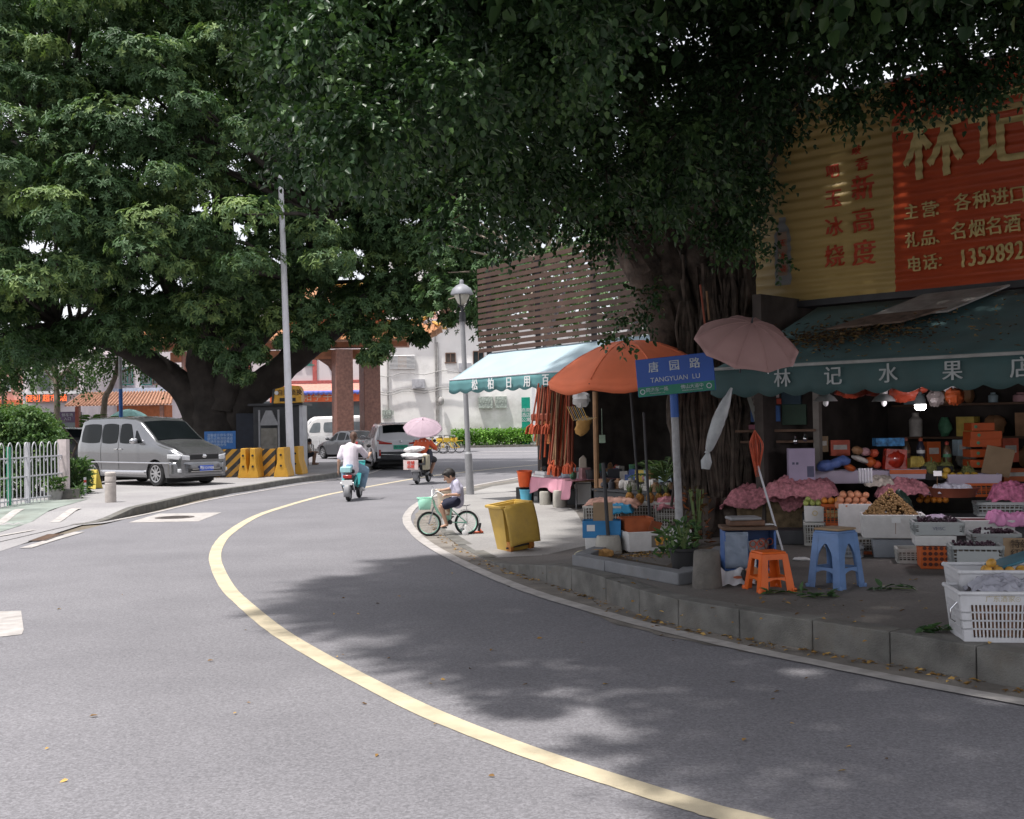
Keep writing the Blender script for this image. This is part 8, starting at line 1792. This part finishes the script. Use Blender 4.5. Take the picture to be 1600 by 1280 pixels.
for lab, px, py in (('left durian on the black crate', 1455, 735), ('middle durian with a curved stem beside its twin', 1478, 736), ('low durian in the white foam tray', 1512, 742)):
    t = thing('durian', lab, 'durian', S_(px, py, 12.75)); b = MB(); b.ell((0, 0, .02), (.085, .085, .085), 16, 12)
    for k in range(90): a = random.uniform(0, 6.28); e = random.uniform(-1.2, 1.4); d_ = Vector((math.cos(a) * math.cos(e), math.sin(a) * math.cos(e), math.sin(e))); b.cyl(Vector((0, 0, .02)) + d_ * .08, Vector((0, 0, .02)) + d_ * .10, .011, .001, 5)
    b.build('fruit', M_dur, t); b = MB(); b.tube([(0, 0, .1), (.01, 0, .13), (.0, 0, .16)], .008, 6); b.build('stem', M_leafstem, t)
b = MB()
for k in range(7): b.tube(catmull([Vector((.02 * k - .06, -.02, .0)), Vector((.025 * k - .07, -.05, .06)), Vector((.02 * k - .05, -.02, .13))], 4), [.008] + [.017] * 7 + [.006], 7)
single(b, 'bananas', mat('banana_yellow', (.48, .36, .08), .6, .15, 14), 'bunch of yellow green bananas left of the durians', 'bananas', S_(1430, 730, 12.8), .2)
for k, (px, py, w_) in enumerate(((1534, 730, .36), (1534, 714, .36), (1534, 698, .37), (1535, 686, .37), (1530, 673, .27))):
    t = carton(('lowest orange red gift box of the stack', 'second orange red gift box from the bottom', 'third orange red gift box from the bottom', 'fourth orange red gift box from the bottom', 'small orange gift box on top of the stack')[k], S_(px, py, 12.95), R(-4), w_, .3, .095, mat('gift_orange', (.50, .09, .02), .5, .08, 5), False, 'gift_box', 'orange red gift boxes stacked on the right'); b = MB(); b.lathe([(.02, 0), (.02, .003), (0, .003)], (-.09, -.152, .05), 14, Euler((R(90), 0, 0)).to_matrix()); b.build('print', M_goods[3], t)
b = MB(); b.box((0, 0, .16), (.32, .012, .34), (R(8), R(12), 0)); single(b, 'cardboard_sheet', M_cart, 'plain tan cardboard sheet leaning on the gift boxes', 'cardboard', S_(1560, 742, 12.6), R(-10))
M_grape = mat('dark_grape', (.045, .015, .03), .4, .3, 30); M_redf = mat('red_dates', (.15, .03, .03), .5, .3, 30)
p_ = G(1478, 892) + Vector((.0, .3, 0))
t = foambox('orange crate with rows of round holes under the grey crates', p_, YW, .27, .36, .21, M_cro, name='holed_crate', cat='crate')
b = MB(); [b.lathe([(.018, 0), (.018, .004), (0, .004)], (-.10 + .05 * i, -.187, .045 + .05 * j), 12, Euler((R(90), 0, 0)).to_matrix()) for i in range(5) for j in range(4)]; b.build('holes', mat('hole_brown', (.10, .03, .02), .8), t)
foambox('white box between the holed orange crate and the lettered grey crate', p_ + Vector((.0, 0, .215)), YW, .36, .36, .10, None)
def lowcrate(label, p_, w_, d_, h_, m, fill_m, n, txt=None, seed=1):
    t = crate(label, p_, YW, w_, d_, h_, m, 9, 3, None, 'grape_crate', 1.05); b = MB(); rd = random.Random(seed)
    for k in range(n): b.ell((rd.uniform(-.42, .42) * w_, rd.uniform(-.4, .4) * d_, h_ * .86 + rd.uniform(0, .045)), rd.uniform(.011, .016), 7, 5)
    o = b.build('fruit_fill', fill_m, t); o['kind'] = 'stuff'
    b = MB(); b.box((0, -d_ / 2 * 1.03 - .006, h_ * .5), (w_ * .86, .006, h_ * .5)); b.build('front_panel', m, t)
    if txt: text(txt, h_ * .38, mat('crate_text', (.14, .15, .2), .6), t, face_M((0, -d_ / 2 * 1.03 - .011, h_ * .5), (1, 0, 0), (0, 0, 1)), thick=.001)
    return t
lowcrate('grey crate of dark grapes with faint lettering, above the holed orange crate', p_ + Vector((.03, -.01, .32)), .42, .36, .12, M_crg if False else mat('pale_grey_crate', (.36, .38, .38), .55, .06, 6, dirt=.2), M_grape, 110, 'VEISC')
lowcrate('grey crate of dark grapes to the right of the lettered one', S_(1552, 852, 11.3), .42, .36, .13, MC['pale_grey_crate'], M_grape, 110, None, 2)
t = foambox('white box under the right hand grape crate', S_(1548, 872, 11.35), YW, .44, .34, .11)
p5 = G(1528, 905) + Vector((.02, .1, 0)); foambox('white tray on the ground under the small grape crate', p5, YW, .34, .3, .10, None)
lowcrate('small grey crate of grapes with a red label strip, nearest the kerb basket', p5 + Vector((0, 0, .105)), .40, .30, .19, MC['pale_grey_crate'], M_grape, 80, None, 3)
foambox('white foam box of dark red dates under pink film', S_(1530, 835, 11.9), YW, .62, .36, .16, None, fill=M_redf, fillz=.95)
drape('bright pink film over the date box', S_(1575, 806, 11.8), YW, .42, .34, mat('bright_pink_film', (.62, .25, .45), .5, .12, 9, alpha=.85, bump=.5, bscale=20), .025, .08, 'film', 29, .04)
crate('grey green crate behind the date box on the right edge', S_(1560, 805, 12.2), YW, .44, .3, .15, MC['pale_grey_crate'], 10, 4)
drape('large bright pink net heaped at the right edge of the picture', S_(1590, 772, 12.3), YW, .62, .5, mat('bright_pink_net', (.50, .15, .26), .7, .3, 26, alpha=.88, bump=.5, bscale=30), .04, .1, 'net', 31, .12)
for k, (px, py) in enumerate(((1500, 880), (1560, 890), (1590, 840))):
    p_ = S_(px, py, 12.3); h_ = max(.1, p_.z - .2 + .12); b = MB(); b.box((0, 0, h_ / 2), (.5, .4, h_)); single(b, 'trestle_box', M_dark, ('dark box behind the holed orange crate', 'dark box behind the small grape crate', 'dark box below the bright pink net')[k], 'box', (p_.x, p_.y, .21), YW)
b = MB(); b.tube([(0, 0, 0), (0, 0, .24)], [.11, .12], 14); single(b, 'orange_tub', M_cro, 'orange plastic tub standing between the grey tub and the holed crate', 'tub', G(1452, 868) + Vector((0, .4, 0)))
t = thing('cardboard_sign', 'tan cardboard sign with handwritten characters at the right edge', 'sign', S_(1600, 897, 10.6), R(-12)); b = MB(); b.box((0, 0, .16), (.34, .01, .34), (R(-6), 0, 0)); b.build('card', M_cart, t)
text('特级\n红提', .085, mat('marker_ink', (.07, .045, .03), .7), t, face_M((-.03, -.012, .23), (1, 0, 0), (0, -.1, 1)), thick=.001, bold=.001)
drape('pale lilac cloth hanging over the boxes right of the longans', S_(1462, 808, 11.9), YW, .26, .3, mat('lilac_cloth', (.42, .34, .44), .8, .05, 5), .012, .16, 'cloth', 37, .02)
random.seed(55)
XC = [(1335, 872, .26, .12, 'crg', 'shallow grey crate in front of the orange base'), (1440, 882, .30, .14, 'crw', 'shallow white crate beside the grey tub')]
for px, py, w_, h_, k_, lab in XC: crate(lab, G(px, py) + Vector((0, .22, 0)), YW, w_, .3, h_, {'crw': M_crw, 'cro': M_cro, 'crg': M_crg}[k_], 8, 3)
M_gr = mat('green_pear', (.30, .34, .09), .4, .2, 14); M_mg = mat('yellow_mango', (.55, .34, .05), .4, .15, 14)
fruits(12, S_(1500, 748, 12.6), .34, .16, .1, .040, M_mg, 'yellow mango on the white foam tray', 'mango', 'mangoes on the white foam tray', 'mango', seed=6)
fruits(16, G(1280, 853) + Vector((0, .2, .44)), .17, .26, .1, .032, M_gr, 'small green fruit heaped on the white emblem box', 'fruit', 'green fruit on the emblem box', 'green_fruit', seed=7)
fruits(12, G(1312, 853) + Vector((0, .2, .46)), .2, .26, .1, .034, M_ora, 'orange heaped on the lettered orange crate', 'orange', 'oranges on the lettered crate', 'orange', seed=8)
for lab, px, py, D_, w_, h_, m in (('white carton with a red band on the middle rear row', 1440, 742, 13.4, .22, .13, M_wht), ('tall orange carton behind the liquor bottles', 1455, 722, 13.6, .18, .26, M_cro), ('red printed carton behind the long lilac box', 1312, 712, 13.7, .24, .2, M_goods[0]), ('beige carton standing right of the front post', 1283, 706, 13.7, .14, .2, M_cart), ('pale blue carton left of the gift boxes', 1500, 712, 13.4, .12, .2, M_goods[7]), ('dark red carton right of the gift boxes', 1575, 722, 13.4, .2, .3, M_goods[0]), ('orange carton low at the far right of the rear row', 1585, 752, 13.0, .3, .16, M_cro)):
    b = MB(); b.box((0, 0, h_ / 2), (w_, .18, h_)); b.use(1); b.box((0, -.092, h_ * .55), (w_ * .7, .004, h_ * .3)); single(b, 'carton', [m, M_goods[2] if m != M_wht else M_goods[0]], lab, 'carton', S_(px, py, D_), R(random.uniform(-12, 4)), bevel=.004)
for i, (px, py) in enumerate(((1322, 862), (1400, 838), (1465, 765), (1540, 858))):
    t = thing('price_card', ('small white price card on the pale front crate', 'white price card stuck in the longan heap', 'price card by the bright oranges', 'price card at the right grape crate')[i], 'price card', S_(px, py - 25, (12.0, 11.5, 12.1, 11.2)[i])); b = MB(); b.box((0, 0, 0), (.09, .003, .055), (R(-12), 0, 0)); b.build('card', M_wht, t); b = MB(); b.tube([(0, .01, -.02), (0, .02, -.14)], .003, 4); b.build('stick', M_wood, t)
M_lb = mat('basket_white', (.56, .56, .58), .5, .05, 8, dirt=.25)
def lbasket(label, p, rz, w, d, h, grp=None):
    t = thing('plastic_basket', label, 'basket', p, rz); tp_ = 1.12; b = MB()
    def P(x, y, z): k = 1 + (tp_ - 1) * z / h; return (x * k, y * k, z)
    for s_ in (0, 1, 2, 3):
        W_ = w if s_ % 2 == 0 else d; dd = d if s_ % 2 == 0 else w; E = Matrix.Rotation(s_ * PI / 2, 3, 'Z')
        def Q(x, z, o=0): v = E @ Vector((x, -dd / 2 - o, 0)); k = 1 + (tp_ - 1) * z / h; return (v.x * k, v.y * k, z)
        rows = [.0, .10, .26, .29, .43, .46, .60, .63, .77, 1.0]; z = [r * h for r in rows]; ex = W_ * .40
        for (za, zb_) in ((z[0], z[1]), (z[2], z[3]), (z[4], z[5]), (z[6], z[7]), (z[8], z[9])):
            b.add([Q(-W_ / 2, za), Q(W_ / 2, za), Q(W_ / 2, zb_), Q(-W_ / 2, zb_)], [(0, 1, 2, 3)])
        for xx in (-1, 1): b.add([Q(xx * W_ / 2, z[1]), Q(xx * ex, z[1]), Q(xx * ex, z[8]), Q(xx * W_ / 2, z[8])], [(0, 1, 2, 3)])
        nn = int(ex * 2 / .022)
        for i in range(nn + 1):
            xx = -ex + 2 * ex * i / nn; b.add([Q(xx - .0045, z[1]), Q(xx + .0045, z[1]), Q(xx + .0045, z[8]), Q(xx - .0045, z[8])], [(0, 1, 2, 3)])
    b.add([P(-w / 2, -d / 2, .004), P(w / 2, -d / 2, .004), P(w / 2, d / 2, .004), P(-w / 2, d / 2, .004)], [(0, 1, 2, 3)])
    b.build('basket_body', M_lb, t, smooth=False, solid=.006)
    b = MB(); c_ = [Vector(P(x * w / 2, y * d / 2, h)) for x, y in ((-1, -1), (1, -1), (1, 1), (-1, 1))]
    for i in range(4): b.tube([c_[i], c_[(i + 1) % 4]], .014, 8); b.ell(c_[i], .016, 8, 6)
    b.build('rim', M_lb, t); return t
pb_ = G(1556, 1010) + Vector((.14, .30, 0)); RB = R(-8)
t = lbasket('white slotted plastic basket nearest the kerb, lower one of the pair', pb_, RB, .50, .38, .31)
text('广东酒家⊙', .045, mat('gold_print', (.42, .36, .22), .6), t, face_M((-.02, -.213, .275), (1, 0, 0), (0, -.1, 1)), thick=.001)
for s_ in (-1, 1): b = MB(); b.tube([(s_ * .27, -.12, .25), (s_ * .32, -.13, .20), (s_ * .32, -.13, .14), (s_ * .29, -.12, .12)], .005, 6); b.build('wire_handle', M_chrome, t)
b = MB(); b.box((0, 0, .13), (.42, .3, .2)); b.build('load', mat('fruit_load', (.25, .14, .09), .8, .5, 18), t, smooth=False)
t = lbasket('white slotted plastic basket behind and above the kerb basket, holding tangerines', pb_ + Vector((.14, .34, .14)), RB, .52, .40, .26)
b = MB(); b.box((0, 0, .06), (.5, .4, .12)); single(b, 'foam_slab', M_foam, 'white slab under the upper white basket', 'slab', pb_ + Vector((.18, .36, 0)), RB, bevel=.01)
drape('crumpled clear plastic sheet over the lower white basket', pb_ + Vector((.08, -.01, .335)), RB, .50, .34, mat('clear_film', (.42, .42, .48)), .028, .03, 'plastic_sheet', 41, .03)
fruits(9, pb_ + Vector((.16, .20, .37)), .26, .10, .1, .034, mat('tangerine', (.50, .27, .05), .5, .3, 9), 'green and orange tangerine in the upper white basket', 'tangerine', 'tangerines in the white basket', 'tangerine', .85, 8)
b = MB(); b.box((0, 0, 0), (.34, .2, .02), (0, R(-14), 0)); single(b, 'blue_bag', mat('blue_green_sheet', (.03, .12, .16), .5), 'dark blue green folded bag on the rim of the upper basket', 'bag', pb_ + Vector((.25, .3, .46)), .2, bevel=.006)
def stool(name, label, p, rz, h, w0, w1, m, arch=True):
    t = thing(name, label, 'stool', p, rz)
    b = MB(); b.box((0, 0, h - .012), (w1, w1, .022)); b.build('seat', m, t, bevel=.012, seg=3)
    b = MB(); N = 16
    for s_ in range(4):
        E = Matrix.Rotation(s_ * PI / 2, 3, 'Z')
        def hw(z): return (w0 + (w1 - w0) * (z / h) ** .8) / 2
        def top(x, k): # opening height at normalized x (-1..1)
            ow = .60; 
            if abs(x) >= ow: return None
            return 1
        za, zr = h * .36, h * .78; zl0, zl1 = h * .26, h * .36
        def band(f0, f1, xa, xb, n=12):
            vs = []; fs = []
            for i in range(n + 1):
                x = xa + (xb - xa) * i / n
                for z in (f0(x), f1(x)): v = E @ Vector((x * hw(z), -hw(z), 0)); vs.append((v.x, v.y, z))
            for i in range(n): fs.append((2 * i, 2 * i + 2, 2 * i + 3, 2 * i + 1))
            b.add(vs, fs)
        ow = .56
        if arch:
            at_ = lambda x: za + (zr - za) * (.42 + .58 * (1 - (abs(x) / ow) ** 1.7)) if abs(x) < ow else za
            band(at_, lambda x: h - .02, -ow, ow, 16); 
        else:
            at_ = lambda x: h * .80; band(at_, lambda x: h - .02, -ow, ow, 8)
        for sg in (-1, 1): band(lambda x: 0, lambda x: h - .02, sg * ow, sg * 1.0, 3)
        band(lambda x: zl0 - h * .05 * (1 - (x / ow) ** 2) * -1, lambda x: zl1, -ow, ow, 10)
    b.build('leg_frame', m, t, solid=.009, smooth=False)
    for sx in (-1, 1):
        for sy in (-1, 1): b = MB(); b.lathe([(.022, 0), (.024, .02), (.018, .03), (0, .03)], (sx * w0 / 2 * .98, sy * w0 / 2 * .98, 0), 12); b.build('foot', m, t)
    return t
M_bst = mat('stool_blue', (.12, .21, .40), .5, .10, 9, dirt=.25); M_ost = mat('stool_orange', (.66, .12, .015), .4, .06, 5)
t = stool('plastic_stool', 'tall faded blue plastic stool with arched sides on the pavement', G(1316, 921) + Vector((0, .18, 0)), R(38), .48, .335, .25, M_bst)
b = MB(); b.box((0, 0, .492), (.25, .25, .02)); b.build('seat_pad', M_cart, t, bevel=.006)
stool('plastic_stool', 'low bright orange plastic stool beside the tall blue one', G(1207, 925) + Vector((0, .12, 0)), R(14), .33, .31, .22, M_ost, False)
p_ = G(1176, 893) + Vector((0, .2, 0)); t = thing('blue_crate', 'blue plastic crate on its side wrapped in clear film, used as a small table', 'crate', p_, R(-4))
b = MB(); 
for x in (-.235, .235): b.box((x, 0, .19), (.02, .34, .38))
b.box((0, .16, .19), (.45, .02, .38)); b.box((0, 0, .01), (.45, .32, .02)); b.box((-.02, 0, .19), (.015, .3, .34)); b.build('box', mat('crate_blue', (.06, .13, .34), .4, .12, 6), t, bevel=.006)
b = MB(); b.grid(lambda u, v: (-.24 + .22 * u, -.175 - .01 * math.sin(u * 9 + v * 5), .03 + .34 * v), 8, 8); b.build('film', mat('thin_film', (.34, .40, .50), .2, .1, 9, alpha=.6, bump=.6, bscale=20), t, solid=.002)
b = MB(); b.box((0, 0, .40), (.52, .38, .03)); b.build('top_board', M_shelf, t, bevel=.006)
for lab, dx_, dz_, s, m in (('brown folded leather like bag on the blue crate table', -.02, .43, (.34, .24, .055), mat('brown_bag', (.12, .06, .035), .5, .2, 8)), ('grey folded mat on top of the brown bag', -.04, .485, (.30, .24, .03), M_grey), ('folded white paper on the right of the table top', .18, .43, (.12, .1, .012), M_wht)):
    b = MB(); b.box((0, 0, s[2] / 2), s); single(b, 'folded_bag' if 'bag' in lab[:22] else 'folded_mat', m, lab, 'bag' if 'bag' in lab[:22] else 'mat', p_ + Vector((dx_, 0, dz_ - .012)), R(random.uniform(-8, 8)), bevel=.012)
for lab, dx_, dy_, dz_, m in (('red handled scissors in the blue crate', .06, -.12, .10, M_goods[0]), ('second pair of scissors with brown handles in the crate', .15, -.12, .12, M_mop)):
    b = MB()
    for s_ in (-1, 1): b.tube([(s_ * .035 + .03 * math.cos(a), 0, .10 + .03 * math.sin(a)) for a in [2 * PI * k / 12 for k in range(13)]], .006, 6)
    b.tube([(-.02, 0, .07), (.03, 0, -.06)], .005, 5); b.tube([(.02, 0, .07), (-.03, 0, -.06)], .005, 5); single(b, 'scissors', m, lab, 'scissors', p_ + Vector((dx_, dy_, dz_ + .05)))
b = MB(); b.lathe([(.028, 0), (.028, .14), (.018, .16), (.018, .18), (0, .18)], n=14); single(b, 'white_bottle', M_wht, 'white squeeze bottle at the middle of the blue crate opening', 'bottle', p_ + Vector((.02, -.15, .02)))
for k in range(4): b = MB(); b.box((0, 0, .08), (.10, .006, .15), (R(-10 + 6 * k), R(10 * k - 12), 0)); single(b, 'paper_sheet', M_crw, 'curled paper sheet standing in the blue crate', 'paper', p_ + Vector((.05 + .03 * k, -.03 + .02 * k, .12)), .2, 'papers in the blue crate')
pg = G(1143, 914); b = MB(); b.grid(lambda u, v: (-.17 + .36 * u + .06 * v, .22 * v - .08, .012 + .10 * v * (1 + .2 * math.sin(u * 14)) + .01 * math.sin(u * 22)), 24, 12); t = thing('paper_bag', 'crumpled white printed bag lying between the dark drum and the orange stool', 'bag', pg); b.build('bag_sheet', mat('white_bag', (.62, .61, .64), .6, .06, 6), t, solid=.004)
b = MB(); b.ell((.06, .0, .065), (.045, .02, .006), 10, 6, (R(30), 0, 0)); b.build('printed_mark', mat('print_coral', (.55, .16, .08), .6), t)
b = MB(); b.ell((0, 0, .075), (.085, .075, .075), 18, 12); t = thing('orange_helmet', 'small orange ball shaped helmet with a black strap under the orange stool', 'helmet', G(1176, 915) + Vector((.02, .1, 0))); b.build('shell', mat('peach_orange', (.60, .24, .10), .5), t); b = MB(); b.lathe([(.03, -.02), (.06, 0), (.06, .02), (.03, .03)], (-.08, -.03, .07), 14, Euler((0, R(80), 0)).to_matrix()); b.build('strap', M_black, t)
b = MB(); b.ell((0, 0, .015), (.09, .06, .02), 14, 8, None, .15); single(b, 'crumpled_bag', M_foam, 'small crumpled white bag lying on the ground behind the stools', 'bag', G(1252, 876))
um = at(1166, 540, 10.9); umbrella('umbrella', 'dusty pink umbrella opened upright against the banyan trunk beside the shop awning', um, .50, .24, 10, mat('dusty_pink_cloth', (.36, .215, .205), .8, .06, 3, dirt=.1), (R(33), R(8), 0), .3)
t = thing('wrapped_parasol', 'long furled parasol wrapped in clear plastic hanging on the banyan trunk', 'parasol', at(1103, 712, 12.0)); q1, q2, q3 = at(1143, 606, 12.0) - t.location, at(1122, 660, 12.0) - t.location, at(1106, 706, 12.0) - t.location
b = MB(); b.tube(catmull([q1, q1.lerp(q2, .5), q2, q2.lerp(q3, .6), q3], 4), [.012, .02, .03, .045, .055, .062, .066, .068, .07, .07, .068, .064, .058, .052, .045, .035, .02][:17], 12, bumpy=.05); b.build('wrap', mat('wrap_film', (.42, .44, .45), .25, .12, 9, alpha=.8, bump=.6, bscale=16), t)
b = MB(); b.tube([q3, q3 + Vector((-.01, 0, -.02))], [.03, .03], 10); b.tube([q3 + Vector((0, 0, -.02)), q3 + Vector((-.02, 0, -.10)), q3 + Vector((-.03, 0, -.18))], [.025, .06, .045], 10, bumpy=.15); b.build('wrap_end', MC['wrap_film'], t)
t = thing('string_mop', 'mop with an orange red plastic string head, propped upside down by the shop', 'mop', at(1181, 700, 12.2)); a_ = at(1184, 728, 12.2) - t.location; c_ = at(1223, 860, 12.0) - t.location
b = MB(); b.tube([a_, c_], .011, 8); b.build('handle', M_lgrey, t); b = MB(); tp__ = at(1179, 672, 12.2) - t.location
for k in range(34):
    a = random.uniform(0, 6.28); r_ = random.uniform(.02, .085); m_ = tp__.lerp(a_, .55) + Vector((math.cos(a) * r_, math.sin(a) * r_ * .6, 0)); b.tube(catmull([tp__, tp__.lerp(m_, .6) + Vector((math.cos(a) * r_ * .4, 0, 0)), m_, a_ + Vector((math.cos(a) * .02, 0, random.uniform(-.12, .03)))], 3), .004, 4)
b.build('strings', mat('string_red', (.50, .09, .04), .5, .2, 9), t)
for i, (xa, ya, xb, yb, m) in enumerate(((1094, 445, 1102, 512, M_mop), (1104, 455, 1108, 500, M_wood))): b = MB(); p0_ = at(xa, ya, 12.7); p1_ = at(xb, yb, 12.7); b.tube([(0, 0, 0), p1_ - p0_], .012, 6); single(b, 'pole_stick', m, ('red stick wedged between the banyan stems above the umbrella', 'thin tan stick wedged between the banyan stems')[i], 'stick', p0_)
slim('backdrop_tree', 'tall leafy tree behind the slatted screen and the white building', [(860, 690), (860, 600), (855, 500), (850, 420)], 38, .2, [(x, y, random.uniform(-1, 3), random.uniform(.9, 1.5), 50) for x in range(700, 1030, 42) for y in range(300, 540, 42) if not (x < 740 and y > 470)], M_leafB, .17, M_tan, 'rosette', .07)
slim('backdrop_tree', 'dark tree standing behind the right end of the market building', [(1000, 690), (1000, 600), (995, 500)], 30, .18, [(x, y, random.uniform(-1, 2), 1.1, 40) for x in range(930, 1120, 40) for y in range(330, 520, 40)], M_leafB, .15, M_tan, 'rosette', .06)
